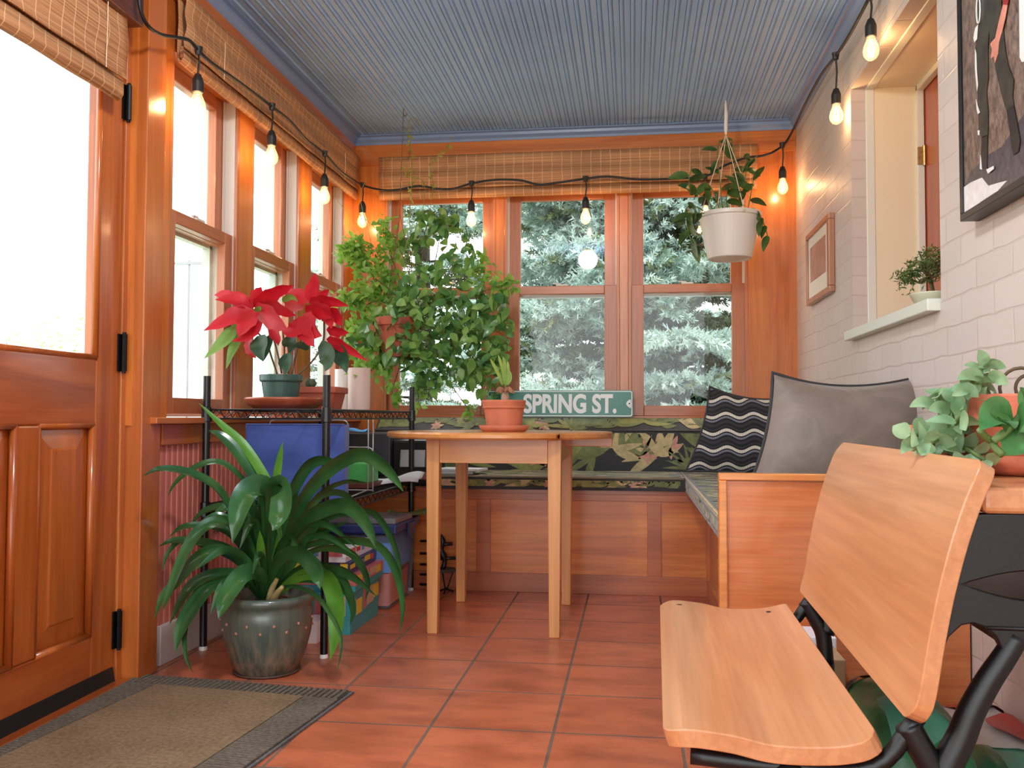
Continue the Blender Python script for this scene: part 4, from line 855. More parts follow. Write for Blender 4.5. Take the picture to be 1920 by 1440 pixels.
rk = thing('wire_rack', 'pale grey wire rack on the wire shelf, behind the blue canvas bag', 'rack', (-1.1, 3.3, MID))
def uloop(mb, x0, x1, y, z0, z1, r=0.02, rad=0.0026):
    pts = [(x0, y, z0), (x0, y, z1 - r), (x0 + r * .3, y, z1 - r * .3), (x0 + r, y, z1), (x1 - r, y, z1), (x1 - r * .3, y, z1 - r * .3), (x1, y, z1 - r), (x1, y, z0)]
    mb.tube(pts, rad, 6)
for y, zt in ((3.17, 0.7773), (3.46, 0.669)):
    mb = MB(); uloop(mb, -1.3181, -1.0199 if y < 3.3 else -1.0107, y, MID + 0.003, zt); mb.build('wire_loop', M_WIRE_W, rk, smooth=True)
mb = MB()
for x in (-1.049, -1.0293): mb.tube([(x, 3.52, MID + 0.003), (x, 3.52, 0.7812 - 0.0)], 0.0026, 6)
mb.tube([(-1.38, 3.17, MID + 0.004), (-1.38, 3.52, MID + 0.004), (-1.0293, 3.52, MID + 0.004)], 0.0026, 6).tube([(-1.018, 3.17, MID + 0.004), (-1.049, 3.52, MID + 0.004)], 0.0026, 6)
mb.build('rack_base', M_WIRE_W, rk, smooth=True)
def block(name, label, cat, x0, x1, y0, y1, z0, z1, m, group=None, bevel=0.002, rot=0.0):
    o = MB().box(x0, x1, y0, y1, z0, z1).build(name, m, bevel=bevel, origin=((x0 + x1) / 2, (y0 + y1) / 2, z0)); o.rotation_euler = (0, 0, rot); return tag(o, label, cat, group)
block('card_box', 'bright green and white box on the wire shelf middle tier', 'box', -1.25, -1.0926, 3.68, 3.82, MID + 0.021, MID + 0.10, M_GREENBOX)
block('book', 'brown leather-bound book lying under the green box on the wire shelf', 'book', -1.27, -1.0812, 3.65, 3.86, MID, MID + 0.020, M_BOOKBROWN)
def crumple(name, label, cat, c, w, d, hgt, m, seed, group=None):
    r = random.Random(seed); n = 12; ph = [r.uniform(0, 6) for _ in range(4)]
    rows = [[(c[0] + w * (i / n - .5), c[1] + d * (j / n - .5), c[2] + 0.002 + hgt * (0.5 + 0.3 * math.sin(5 * i / n + ph[0]) + 0.2 * math.sin(9 * j / n + 4 * i / n + ph[1])) * (0.3 + 0.7 * math.sin(PI * min(1, max(0, j / n))) ** 0.5)) for i in range(n + 1)] for j in range(n + 1)]
    o = MB().ribbon(rows).build(name, m, smooth=True, solid=0.0015, origin=c); return tag(o, label, cat, group)
crumple('paper_sheets', 'crumpled white papers at the far right end of the wire shelf', 'papers', (-1.0371, 3.93, MID), 0.24, 0.22, 0.055, M_PAPER, 5)

# printer in the bench corner, with papers beside it
pr = thing('printer', 'charcoal and black printer standing in the left corner of the bench', 'printer', (-1.2, 4.33, CT - 0.058))
zb = SZ + 0.0185
MB().box(-1.42, -1.1352, 4.17, 4.50, zb, 0.7119).build('printer_body', M_PRINTER, pr, bevel=0.006, seg=3)
MB().box(-1.1352 + 0.001, -0.94, 4.19, 4.50, zb, 0.6796).build('scanner_unit', M_PRINTER2, pr, bevel=0.012, seg=3)
MB().box(-1.38, -1.1404 - 0.02, 4.14, 4.1705, zb + 0.05, zb + 0.075).build('paper_tray', M_PRINTER2, pr, bevel=0.003)
MB().hexa([(-1.09, 4.17, zb + 0.09), (-0.97, 4.17, zb + 0.09), (-0.97, 4.192, zb + 0.09), (-1.09, 4.192, zb + 0.09)], [(-1.09, 4.185, zb + 0.17), (-0.97, 4.185, zb + 0.17), (-0.97, 4.194, zb + 0.17), (-1.09, 4.194, zb + 0.17)]).build('control_panel', M_SILVER, pr, bevel=0.002)
crumple('cleaning_cloth', 'bright blue folded cloth lying on top of the printer', 'cloth', (-1.326, 4.28, 0.7119), 0.10, 0.09, 0.026, plain('bright_blue_cloth', (86, 164, 226), 0.8), 8)
for i, (x, y, rot) in enumerate(((-0.84, 4.16, 0.1), (-0.80, 4.22, -0.15))):
    o = MB().box(x - 0.105, x + 0.105, y - 0.07, y + 0.07, CT + 0.004 + i * 0.012, CT + 0.014 + i * 0.012).build('paper_stack', M_PAPER if i else M_SILVER, origin=(x, y, CT + 0.004 + i * 0.012)); o.rotation_euler = (0.0, 0, rot)
    tag(o, ('grey magazine on the seat cushion behind the table legs, under the white papers', 'white papers lying on the grey magazine behind the table legs')[i], ('magazine', 'papers')[i])

# storage bin, tray and cloth on its lid
b0, b1, c0, c1 = -1.33, -0.9671, 3.62, 4.02; BH = 0.3307
bn = thing('storage_bin', 'clear plastic storage bin with navy lid on the floor below the wire shelf', 'storage bin', ((b0 + b1) / 2, 3.84, 0))
mb = MB(); tp = 0.02; mb.hexa([(b0 + tp, c0 + tp, 0.001), (b1 - tp, c0 + tp, 0.001), (b1 - tp, c1 - tp, 0.001), (b0 + tp, c1 - tp, 0.001)], [(b0, c0, BH), (b1, c0, BH), (b1, c1, BH), (b0, c1, BH)]); mb.f = [f for f in mb.f if f[:2] != (4, 5)]
mb.m = mb.m[:len(mb.f)]; mb.build('bin_body', M_CLEAR, bn, bevel=0.012, seg=3)
MB().box(b0 - 0.012, b1 + 0.012, c0 - 0.012, c1 + 0.012, BH - 0.022, BH + 0.016).build('bin_lid', M_NAVY, bn, bevel=0.008, seg=3)
MB().box(b1 + 0.012, b1 + 0.022, 3.78, 3.90, BH - 0.05, BH + 0.006).build('bin_latch', M_NAVY, bn, bevel=0.003)
def lump(mb, x0, x1, y0, y1, z0, z1, seed):
    r = random.Random(seed); n = 14; ph = [r.uniform(0, 6) for _ in range(4)]
    f_ = lambda i, j: (x0 + (x1 - x0) * i / n, y0 + (y1 - y0) * j / n, z1 - 0.02 * (1 + math.sin(7 * i / n + ph[0]) * math.sin(6 * j / n + ph[1])))
    top = [[f_(i, j) for i in range(n + 1)] for j in range(n + 1)]; mb.ribbon(top)
    per = [top[0][i] for i in range(n + 1)] + [top[j][n] for j in range(1, n + 1)] + [top[n][i] for i in range(n - 1, -1, -1)] + [top[j][0] for j in range(n - 1, 0, -1)]
    k = len(per); mb.add(per + [(p[0], p[1], z0) for p in per], [(i, k + i, k + (i + 1) % k, (i + 1) % k) for i in range(k)]); return mb
lump(MB(), b0 + 0.034, b1 - 0.032, c0 + 0.034, c1 - 0.034, 0.012, 0.16, 3).build('orange_contents', plain('orange_fabric', (250, 130, 92), 0.85, var=0.2, vscale=10, bump=0.5, bscale=12), bn, smooth=True)
lump(MB(), b0 + 0.025, b1 - 0.022, c0 + 0.024, c1 - 0.024, 0.15, BH - 0.03, 4).build('blue_contents', plain('blue_fabric', (96, 164, 244), 0.85, var=0.2, vscale=10, bump=0.5, bscale=12), bn, smooth=True)
LZ = BH + 0.0165
block('tray', 'silver grey tray lying on the navy lid of the storage bin', 'tray', -1.30, -0.9645, 3.66, 3.90, LZ, LZ + 0.022, M_SILVER, rot=-0.06)
crumple('cloth', 'olive green cloth at the back of the storage bin lid', 'cloth', (-0.9683 - 0.03, 3.98, LZ), 0.18, 0.11, 0.035, M_OLIVE, 12)

# game boxes stacked on the floor behind the plant pot
gx1, gy0, gy1 = -1.015, 3.20, 3.56
def gamebox(label, x0, x1, y0, y1, z0, z1, base, spots, seed):
    t = thing('game_box', label, 'game box', ((x0 + x1) / 2, (y0 + y1) / 2, z0), 'game boxes on the floor below the wire shelf')
    MB().box(x0, x1, y0, y1, z0, z1 - 0.006).build('box_base', base, t, bevel=0.0015); MB().box(x0 - 0.002, x1 + 0.002, y0 - 0.002, y1 + 0.002, z0 + (z1 - z0) * 0.35, z1).build('box_lid', spots[0], t, bevel=0.0015)
    pr_ = MB(); e = 0.0028; r = random.Random(seed); y = y0 + 0.01; k = 0
    while y < y1 - 0.03:
        w = r.uniform(0.03, 0.09); y2 = min(y1 - 0.004, y + w); a, b = z0 + (z1 - z0) * r.uniform(0.38, 0.55), z0 + (z1 - z0) * r.uniform(0.75, 0.97)
        pr_.mat(k % (len(spots) - 1)).box(x1 + 0.0005, x1 + e, y, y2, a, b); y = y2 + r.uniform(0.0, 0.02); k += 1
    x = x0 + 0.01
    while x < x1 - 0.03:
        w = r.uniform(0.03, 0.08); x2 = min(x1 - 0.004, x + w); pr_.mat(k % (len(spots) - 1)).box(x, x2, y0 - e, y0 - 0.0005, z0 + (z1 - z0) * 0.45, z0 + (z1 - z0) * 0.92); x = x2 + 0.012; k += 1
    pr_.build('printed_sides', spots[1:], t)
gamebox('big teal game box with tan and yellow printing, bottom of the stack on the floor', -1.36, gx1, gy0, gy1, 0.0, 0.150, M_TEAL, (M_TEAL, M_TAN, M_YELLOW, M_PINK), 3)
gamebox('game box with yellow, cyan and pink sides, second from the floor in the stack', -1.35, gx1 + 0.012, gy0 + 0.02, gy1 + 0.02, 0.151, 0.212, M_TEAL, (M_PINK, M_YELLOW, plain('cyan_print', (96, 194, 212), 0.4), M_TAN), 5)
gamebox('dark multicoloured game box, third from the floor in the stack', -1.36, gx1 - 0.01, gy0 + 0.01, gy1, 0.213, 0.258, M_NAVY, (M_NAVY, M_YELLOW, M_REDP, M_BLUECLOTH), 9)
gamebox('pale blue and pink game box, topmost of the stack below the wire shelf', -1.34, gx1 - 0.02, gy0, gy1 - 0.02, 0.259, 0.305, M_PAPER, (M_PAPER, plain('light_blue_print', (110, 160, 226), 0.4), M_PINK, M_REDP), 14)
block('red_white_carton', 'small red and white carton on the floor behind the glazed pot', 'carton', -1.1719, -1.0898, 3.06, 3.18, 0.0, 0.075, M_WHITECER)

# black iron ornament behind the table leg
oc = (-0.8342, 4.0218, 0)
orn = thing('iron_ornament', 'small black iron tripod ornament with a disc, on the floor behind the table', 'ornament', (oc[0], oc[1], 0))
ox, oy = oc[0], oc[1]; mb = MB()
for k in range(3):
    a = 0.5 + k * 2 * PI / 3; mb.tube([(ox, oy, 0.02), (ox + 0.035 * math.cos(a), oy + 0.035 * math.sin(a), 0.006)], 0.004, 6); 
for k in range(3):
    a = 0.2 + k * 2 * PI / 3; mb.tube([(ox + 0.004 * math.cos(a), oy + 0.004 * math.sin(a), 0.012), (ox + 0.032 * math.cos(a), oy + 0.032 * math.sin(a), 0.098)], 0.0028, 6)
mb.build('tripod', M_IRON, orn)
MB().lathe([(0.001, 0), (0.052, 0), (0.055, 0.005), (0.05, 0.012), (0.001, 0.012)], (ox - 0.008, oy, 0.098), 28).build('disc', plain('dark_grey_stone', (78, 72, 68), 0.6), orn)
mb = MB().tube(spline([(ox - 0.012, oy, 0.11), (ox - 0.006, oy, 0.15), (ox - 0.022, oy, 0.19), (ox - 0.016, oy, 0.23), (ox - 0.026, oy, 0.262)], 5), [0.012, 0.012, 0.011, 0.010, 0.010, 0.012, 0.014, 0.016, 0.016, 0.014, 0.012, 0.012, 0.013, 0.014, 0.015, 0.015, 0.014, 0.012, 0.010, 0.008, 0.004], 8)
for z_, w in ((0.152, 0.055), (0.215, 0.04)): mb.tube([(ox - 0.045, oy, z_), (ox + w - 0.01, oy - 0.004, z_ + 0.006)], 0.008, 8)
mb.build('scroll', M_IRON, orn, smooth=True)
mb = MB()
for z_ in (0.03, 0.075, 0.12, 0.17, 0.225): mb.tube([(ox - 0.125, oy + 0.03, z_), (ox - 0.055, oy + 0.01, z_ + 0.004)], 0.006, 6)
mb.tube([(ox - 0.055, oy + 0.01, 0.02), (ox - 0.055, oy + 0.01, 0.24)], 0.004, 6); mb.build('side_bars', M_IRON, orn)

# ------------------------------------------------------------------ big strap-leaved plant in a glazed pot
kx, ky = -1.1289, 2.72; KR = 0.144
cl = thing('potted_clivia', 'large potted plant with long dark strap leaves beside the door mat', 'potted plant', (kx, ky, 0.0))
def glaze():
    t = NT('grey_green_glaze'); v = t.coord(scale=(60, 60, 1.2)); n = t.noise(v, 1.0, 3); tc = t.new('ShaderNodeTexCoord'); sx = t.new('ShaderNodeSeparateXYZ'); t.l(tc.outputs['Object'], sx.inputs[0])
    a = t.ramp(n, [(0.35, lin(64, 72, 64)), (0.52, lin(104, 98, 82)), (0.68, lin(136, 112, 92))]); b = t.ramp(n, [(0.3, lin(74, 88, 80)), (0.7, lin(98, 104, 92))])
    f = t.math('MULTIPLY', sx.outputs[2], 5.5); t.color(t.mix(f, a, b)); t.set(Roughness=0.28, Coat_Weight=0.4); t.bump(n, 0.25, 0.003); return t.m
M_GLAZE = glaze()
HZ = 0.232
potm = MB().lathe([(0.001, 0.0), (KR * 0.60, 0.0), (KR * 0.66, 0.006), (KR * 0.81, 0.055), (KR * 0.92, 0.115), (KR * 0.965, 0.165), (KR * 0.96, 0.19), (KR * 0.93, 0.205), (KR * 0.955, 0.214), (KR, 0.222), (KR * 1.01, 0.232), (KR * 0.98, 0.241), (KR * 0.9, 0.243), (KR * 0.86, 0.232), (KR * 0.84, 0.2), (0.001, 0.198)], (kx, ky, 0.0), 56) 
MB().lathe([(0.001, 0.001), (KR * 0.68, 0.001), (KR * 0.72, 0.006), (KR * 0.66, 0.007), (0.001, 0.004)], (kx, ky, 0), 40).build('foot_saucer', plain('dark_foot_dish', (84, 62, 50), 0.6), cl, smooth=True)
mb = potm.mat(1)
for k in range(22):
    a = k * 2 * PI / 22 + 0.1; row = k % 2; zz = 0.138 if row else 0.168; zz += 0.006 * math.sin(k * 3.1); r = KR * ((0.94 if row else 0.964)) + 0.001
    mb.sphere((kx + r * math.cos(a), ky + r * math.sin(a), zz), 0.0048, 8, 6)
mb.build('pot', [M_GLAZE, plain('pink_glaze_dot', (172, 118, 98), 0.4)], cl, smooth=True)
mb = MB().lathe([(KR * 0.855, 0.0), (KR * 0.5, 0.008), (0.001, 0.012)], (kx, ky, 0.2), 30).mat(1)
rr_ = random.Random(4)
for k in range(26):
    a, r = rr_.uniform(0, 6.28), KR * math.sqrt(rr_.uniform(0.1, 0.65)); mb.sphere((kx + r * math.cos(a), ky + r * math.sin(a), 0.212), rr_.uniform(0.006, 0.012), 7, 5, 0.6)
mb.build('soil', [M_SOIL, plain('bark_chips', (140, 96, 70), 0.9, var=0.5, vscale=40)], cl, smooth=True)
def clw(t): return min(1.0, 0.42 + 1.3 * t) * (1.0 if t < 0.62 else max(0.03, 1 - ((t - 0.62) / 0.38) ** 2.0))
lv = MB(); new = MB()
# rows: half width, tilt towards the viewer, then the midrib from root to tip
for hw, fc, sg_, *pts in ((0.0208, 0.8, 1, (-1.1325, 2.72, 0.2174), (-1.1389, 2.7162, 0.4243), (-1.1602, 2.7123, 0.5702), (-1.1925, 2.7085, 0.6282), (-1.2444, 2.7047, 0.6962), (-1.2854, 2.7008, 0.7328), (-1.3223, 2.7, 0.7443)), (0.04, 0.85, 1, (-1.1326, 2.72, 0.2257), (-1.1116, 2.6839, 0.4289), (-1.1033, 2.6477, 0.5547), (-1.1121, 2.6116, 0.5815), (-1.133, 2.5754, 0.5713), (-1.1395, 2.5393, 0.5366), (-1.1371, 2.5031, 0.4848), (-1.1461, 2.5, 0.4237)), (0.0368, 0.85, 1, (-1.1222, 2.72, 0.226), (-1.1026, 2.6871, 0.4286), (-1.0856, 2.6543, 0.5544), (-1.059, 2.6214, 0.5782), (-1.0371, 2.5886, 0.5526), (-1.0266, 2.5557, 0.5088), (-1.0243, 2.5229, 0.4815), (-1.0341, 2.52, 0.4586)), (0.0176, 0.65, 1, (-1.1413, 2.72, 0.2254), (-1.1566, 2.6702, 0.3808), (-1.2027, 2.6203, 0.5025), (-1.231, 2.5705, 0.5798), (-1.292, 2.5207, 0.6249), (-1.3549, 2.4708, 0.6379), (-1.4042, 2.46, 0.615)), (0.0128, 0.7, 1, (-1.1415, 2.72, 0.2419), (-1.1683, 2.7134, 0.4903), (-1.2016, 2.7069, 0.5817), (-1.2644, 2.7003, 0.6396), (-1.3194, 2.6937, 0.646), (-1.3775, 2.6871, 0.6192), (-1.4211, 2.6806, 0.5792), (-1.4449, 2.68, 0.5373)), (0.0208, 0.6, 1, (-1.1378, 2.72, 0.2255), (-1.1626, 2.7062, 0.3097), (-1.2392, 2.6924, 0.3742), (-1.3132, 2.6786, 0.3976), (-1.4097, 2.6648, 0.4057), (-1.4595, 2.66, 0.3855)), (0.0224, 0.75, 1, (-1.1465, 2.72, 0.2253), (-1.1542, 2.6855, 0.346), (-1.1833, 2.651, 0.4397), (-1.2191, 2.6165, 0.4721), (-1.2534, 2.582, 0.4706), (-1.281, 2.5475, 0.4427), (-1.307, 2.513, 0.3752), (-1.3288, 2.48, 0.2789), (-1.3459, 2.48, 0.2281)), (0.0224, 0.75, 1, (-1.1465, 2.72, 0.2253), (-1.1685, 2.6839, 0.3116), (-1.2323, 2.6477, 0.3775), (-1.2664, 2.6116, 0.3852), (-1.2972, 2.5754, 0.3612), (-1.3312, 2.5393, 0.3066), (-1.3608, 2.5031, 0.2613), (-1.3811, 2.5, 0.1998)), (0.032, 0.85, 1, (-1.1342, 2.72, 0.2174), (-1.1237, 2.6721, 0.292), (-1.1341, 2.6242, 0.3208), (-1.1513, 2.5763, 0.319), (-1.1636, 2.5283, 0.2836), (-1.1633, 2.4804, 0.2487), (-1.1706, 2.47, 0.213)), (0.0288, 0.8, 1, (-1.1499, 2.72, 0.2219), (-1.1721, 2.6893, 0.2714), (-1.2344, 2.6587, 0.2931), (-1.2828, 2.628, 0.2698), (-1.321, 2.5973, 0.2091), (-1.3395, 2.5667, 0.1473), (-1.3468, 2.56, 0.0906)), (0.0096, 0.8, 1, (-1.1534, 2.72, 0.2168), (-1.2245, 2.6893, 0.3027), (-1.2877, 2.6587, 0.2819), (-1.3232, 2.628, 0.222), (-1.3369, 2.5973, 0.1434), (-1.3164, 2.5667, 0.0744), (-1.2905, 2.56, 0.0303)), (0.0224, 0.75, 1, (-1.1499, 2.72, 0.2219), (-1.1911, 2.6924, 0.2949), (-1.2582, 2.6648, 0.3077), (-1.3186, 2.6372, 0.2881), (-1.3518, 2.6096, 0.244), (-1.388, 2.6, 0.1618)), (0.0272, 0.8, 1, (-1.1152, 2.72, 0.2262), (-1.0812, 2.7174, 0.3593), (-1.0469, 2.7149, 0.4559), (-1.0107, 2.7123, 0.5375), (-0.9488, 2.7098, 0.6092), (-0.8802, 2.7072, 0.656), (-0.8185, 2.7047, 0.6714), (-0.7552, 2.7021, 0.6346), (-0.7176, 2.7, 0.5962), (-0.6923, 2.7, 0.5609)), (0.0224, 0.8, 1, (-1.1187, 2.72, 0.2261), (-1.1016, 2.7315, 0.4231), (-1.0691, 2.743, 0.529), (-1.0411, 2.7545, 0.597), (-1.0073, 2.766, 0.6404), (-0.9642, 2.7775, 0.6504), (-0.9159, 2.78, 0.6389)), (0.0144, 0.6, 1, (-1.1118, 2.72, 0.2263), (-1.0834, 2.766, 0.3855), (-1.0578, 2.812, 0.465), (-1.0037, 2.858, 0.5422), (-0.938, 2.904, 0.5745), (-0.8701, 2.92, 0.5707)), (0.016, 0.7, 1, (-1.1118, 2.72, 0.2263), (-1.0681, 2.7488, 0.4049), (-1.0273, 2.7775, 0.4827), (-0.9854, 2.8063, 0.5382), (-0.9331, 2.835, 0.5416), (-0.8974, 2.8638, 0.5053), (-0.8721, 2.87, 0.4619)), (0.0288, 0.8, 1, (-1.1118, 2.72, 0.2263), (-1.0671, 2.7036, 0.3617), (-1.0156, 2.6871, 0.4548), (-0.9473, 2.6707, 0.4983), (-0.8749, 2.6543, 0.5204), (-0.8181, 2.6379, 0.5007), (-0.775, 2.6214, 0.4496), (-0.7546, 2.62, 0.4)), (0.016, 0.7, 1, (-1.1118, 2.72, 0.2263), (-1.0671, 2.7258, 0.3501), (-1.0094, 2.7315, 0.4084), (-0.9479, 2.7373, 0.4369), (-0.8752, 2.74, 0.4644)), (0.0208, 0.6, 1, (-1.1117, 2.72, 0.223), (-1.0533, 2.7128, 0.3442), (-0.991, 2.7056, 0.3925), (-0.8884, 2.6984, 0.4103), (-0.7836, 2.6913, 0.4021), (-0.7314, 2.6841, 0.3626), (-0.6992, 2.6769, 0.2943), (-0.6853, 2.67, 0.2166), (-0.6929, 2.67, 0.1404)), (0.0136, 0.75, 1, (-1.1117, 2.72, 0.223), (-1.036, 2.7331, 0.4076), (-0.9376, 2.7463, 0.4742), (-0.8352, 2.7594, 0.4944), (-0.7925, 2.7726, 0.4738), (-0.7527, 2.7857, 0.4065), (-0.7315, 2.7989, 0.3334), (-0.7226, 2.8, 0.2469)), (0.0288, 0.85, 1, (-1.1238, 2.72, 0.2177), (-1.0905, 2.6778, 0.3162), (-1.0436, 2.6357, 0.3675), (-0.9759, 2.5935, 0.3769), (-0.9209, 2.5513, 0.3506), (-0.8895, 2.5092, 0.3265), (-0.8828, 2.5, 0.2997)), (0.0256, 0.65, 1, (-1.1186, 2.72, 0.2179), (-1.055, 2.697, 0.2894), (-0.9871, 2.674, 0.3275), (-0.9168, 2.651, 0.3314), (-0.8379, 2.628, 0.3182), (-0.7534, 2.62, 0.2608)), (0.0176, 0.65, 1, (-1.1187, 2.72, 0.2228), (-1.0505, 2.7282, 0.3336), (-0.9849, 2.7364, 0.3718), (-0.9361, 2.7446, 0.3784), (-0.8784, 2.7529, 0.3652), (-0.841, 2.7611, 0.3219), (-0.8224, 2.7693, 0.2664), (-0.8307, 2.77, 0.2114)), (0.016, 0.8, 1, (-1.1152, 2.72, 0.2229), (-1.0261, 2.7104, 0.3042), (-0.9544, 2.7008, 0.319), (-0.8832, 2.6913, 0.2949), (-0.8544, 2.6817, 0.2492), (-0.8393, 2.6721, 0.2035), (-0.8482, 2.67, 0.1607)), (0.0088, 0.8, 1, (-1.1238, 2.72, 0.2177), (-1.0727, 2.6778, 0.2615), (-1.0057, 2.6357, 0.2776), (-0.932, 2.5935, 0.2639), (-0.8681, 2.5513, 0.2172), (-0.8217, 2.5092, 0.1556), (-0.8302, 2.5, 0.0636)), (0.0176, 0.65, 1, (-1.1378, 2.72, 0.2222), (-1.1752, 2.7338, 0.3547), (-1.2356, 2.7476, 0.452), (-1.2927, 2.7614, 0.5003), (-1.3713, 2.7752, 0.484), (-1.4238, 2.78, 0.4329)), (0.0144, 0.7, 1, (-1.1378, 2.72, 0.2222), (-1.1775, 2.72, 0.3236), (-1.2579, 2.72, 0.4215), (-1.3433, 2.72, 0.4465), (-1.4163, 2.72, 0.4385), (-1.457, 2.72, 0.4075)), (0.0112, 0.75, 1, (-1.1412, 2.72, 0.2221), (-1.2151, 2.7062, 0.3249), (-1.2969, 2.6924, 0.3746), (-1.387, 2.6786, 0.4043), (-1.4318, 2.6648, 0.3657), (-1.4493, 2.66, 0.3069)), (0.0192, 0.85, 1, (-1.1361, 2.72, 0.2256), (-1.1657, 2.7123, 0.3416), (-1.207, 2.7047, 0.4161), (-1.2578, 2.7, 0.4488)), (0.0176, 0.85, 1, (-1.1274, 2.72, 0.2258), (-1.1555, 2.7277, 0.3893), (-1.1953, 2.7353, 0.4876), (-1.2513, 2.74, 0.545)), (0.0208, 0.85, 1, (-1.1187, 2.72, 0.2261), (-1.0913, 2.72, 0.3917), (-1.0666, 2.72, 0.4913), (-1.0328, 2.72, 0.558)), (0.0192, 0.8, 1, (-1.1187, 2.72, 0.2228), (-1.0553, 2.697, 0.3139), (-0.9966, 2.674, 0.4162), (-0.9414, 2.66, 0.4593)), (0.0208, 0.8, 1, (-1.1412, 2.72, 0.2172), (-1.1668, 2.6769, 0.2819), (-1.199, 2.6338, 0.2967), (-1.2207, 2.5906, 0.272), (-1.2433, 2.57, 0.2046)), (0.0192, 0.75, 1, (-1.1117, 2.72, 0.223), (-1.0411, 2.7056, 0.2801), (-0.9676, 2.6913, 0.2927), (-0.895, 2.6769, 0.2811), (-0.859, 2.67, 0.2465))): blade(lv, pts, hw, fc, 22, wid=clw, cup=0.34, sgn=sg_)
for hw, fc, sg_, *pts in ((0.0176, 0.85, 1, (-1.1291, 2.72, 0.2258), (-1.1246, 2.7238, 0.4236), (-1.1351, 2.7277, 0.5643), (-1.1638, 2.7315, 0.6222), (-1.2249, 2.7353, 0.7021), (-1.2988, 2.7392, 0.7642), (-1.3775, 2.74, 0.832)), (0.0136, 0.9, 1, (-1.1291, 2.72, 0.2258), (-1.1213, 2.72, 0.4241), (-1.1092, 2.72, 0.5653), (-1.0981, 2.72, 0.6435), (-1.0867, 2.72, 0.7101)), (0.0144, 0.9, 1, (-1.1342, 2.72, 0.2174), (-1.1312, 2.6893, 0.3133), (-1.1277, 2.6587, 0.3831), (-1.124, 2.64, 0.4422)), (0.012, 0.9, 1, (-1.1221, 2.72, 0.2178), (-1.1018, 2.7008, 0.3285), (-1.0811, 2.6817, 0.3971), (-1.0686, 2.67, 0.4558)), (0.0304, 0.85, 1, (-1.1152, 2.72, 0.2229), (-1.0187, 2.6913, 0.2963), (-0.944, 2.6625, 0.3096), (-0.8971, 2.6338, 0.284), (-0.8703, 2.605, 0.2244), (-0.8631, 2.5763, 0.1535), (-0.8747, 2.57, 0.0808)), (0.0112, 0.9, 1, (-1.1326, 2.72, 0.2257), (-1.1377, 2.7123, 0.3258), (-1.1284, 2.7047, 0.393), (-1.1306, 2.7, 0.4429))): blade(new, pts, hw, fc, 18, wid=clw, cup=0.22, sgn=sg_)
rr_ = random.Random(21)
for k in range(20):                              # the crowded shorter leaves in the middle
    a = k * 2.4; r0 = 0.018 * rr_.random(); L_ = rr_.uniform(.20, .34); hgt = rr_.uniform(.16, .30); c_, s_ = math.cos(a), math.sin(a) * .6 - .1
    blade(lv, [(kx + r0 * c_, ky + r0 * s_, .21), (kx + L_ * .25 * c_, ky + L_ * .25 * s_, .21 + hgt * .7), (kx + L_ * .6 * c_, ky + L_ * .6 * s_, .21 + hgt), (kx + L_ * c_, ky + L_ * s_, .21 + hgt * .72)], rr_.uniform(.012, .017), .75, 18, wid=clw, cup=0.34)
lv.build('leaves', L_CLIVIA, cl, smooth=True); new.build('young_leaves', L_CLIVIA_NEW, cl, smooth=True, label='brighter young leaves')
mb = MB()
for pts in (((-1.1154, 2.7, 0.2137), (-1.1032, 2.69, 0.2568), (-1.0825, 2.68, 0.2917)), ((-1.0952, 2.68, 0.2216), (-1.0738, 2.66, 0.2519), (-1.0532, 2.65, 0.2736))): mb.tube(spline(pts, 4), [0.014, 0.013, 0.012, 0.011, 0.010, 0.009, 0.008, 0.007, 0.006], 8)
mb.build('leaf_base', plain('pale_leaf_base', (170, 150, 96), 0.7, var=0.3, vscale=30), cl, smooth=True)

# ------------------------------------------------------------------ door mat
mz = 0.011
q = ((-1.4827, 2.6023, 0.011), (-0.7903, 2.5329, 0.011), (-0.7764, 1.9599, 0.011))
TLm, TRm = Vector(q[0]), Vector(q[1]); ex_ = (TRm - TLm).normalized(); ey_ = (Vector(q[2]) - TRm); ey_.z = 0; ey_.normalize(); ey_ = (ey_ - ex_ * ey_.dot(ex_)).normalized()
Wm, Lm = (TRm - TLm).length, 1.05
mt = thing('door_mat', 'rectangular brown door mat with a ribbed grey border on the tile floor', 'door mat', (TLm.x, TLm.y, 0.0))
def matbox(mb, u0, u1, v0, v1, z0, z1):
    c = [TLm + ex_ * u + ey_ * v for u, v in ((u0, v0), (u0, v1), (u1, v1), (u1, v0))]; return mb.hexa([(p.x, p.y, z0) for p in c], [(p.x, p.y, z1) for p in c])
def pile(name, a, b, sc=90.0, big=6.0):
    t = NT(name); n = t.noise(t.coord(), sc, 4, 0.7); n2 = t.noise(t.coord(), big, 3); c = t.ramp(n, [(0.32, lin(*a)), (0.66, lin(*b))]); sh = t.ramp(n2, [(0.35, (0.86, 0.84, 0.82, 1)), (0.6, (1.04, 1.04, 1.04, 1))])
    t.color(t.mix(1.0, c, sh, 'MULTIPLY')); t.set(Roughness=0.95, Specular_IOR_Level=0.1); t.bump(n, 0.9, 0.006); return t.m
M_MATC = pile('coir_pile', (118, 97, 73), (158, 133, 104)); M_MATB = pile('grey_border_weave', (92, 84, 74), (132, 122, 108)); M_MATD = pile('dark_border_groove', (58, 52, 46), (84, 76, 66)); M_MATE = pile('grey_mat_edge', (92, 90, 88), (120, 118, 116))
matbox(MB(), 0, Wm, 0, Lm, 0.0008, 0.006).build('mat_backing', M_MATE, mt)
bw = 0.115; matbox(MB(), bw, Wm - bw, bw * 0.75, Lm - bw, 0.006, mz).build('coir_field', M_MATC, mt)
mb = MB()
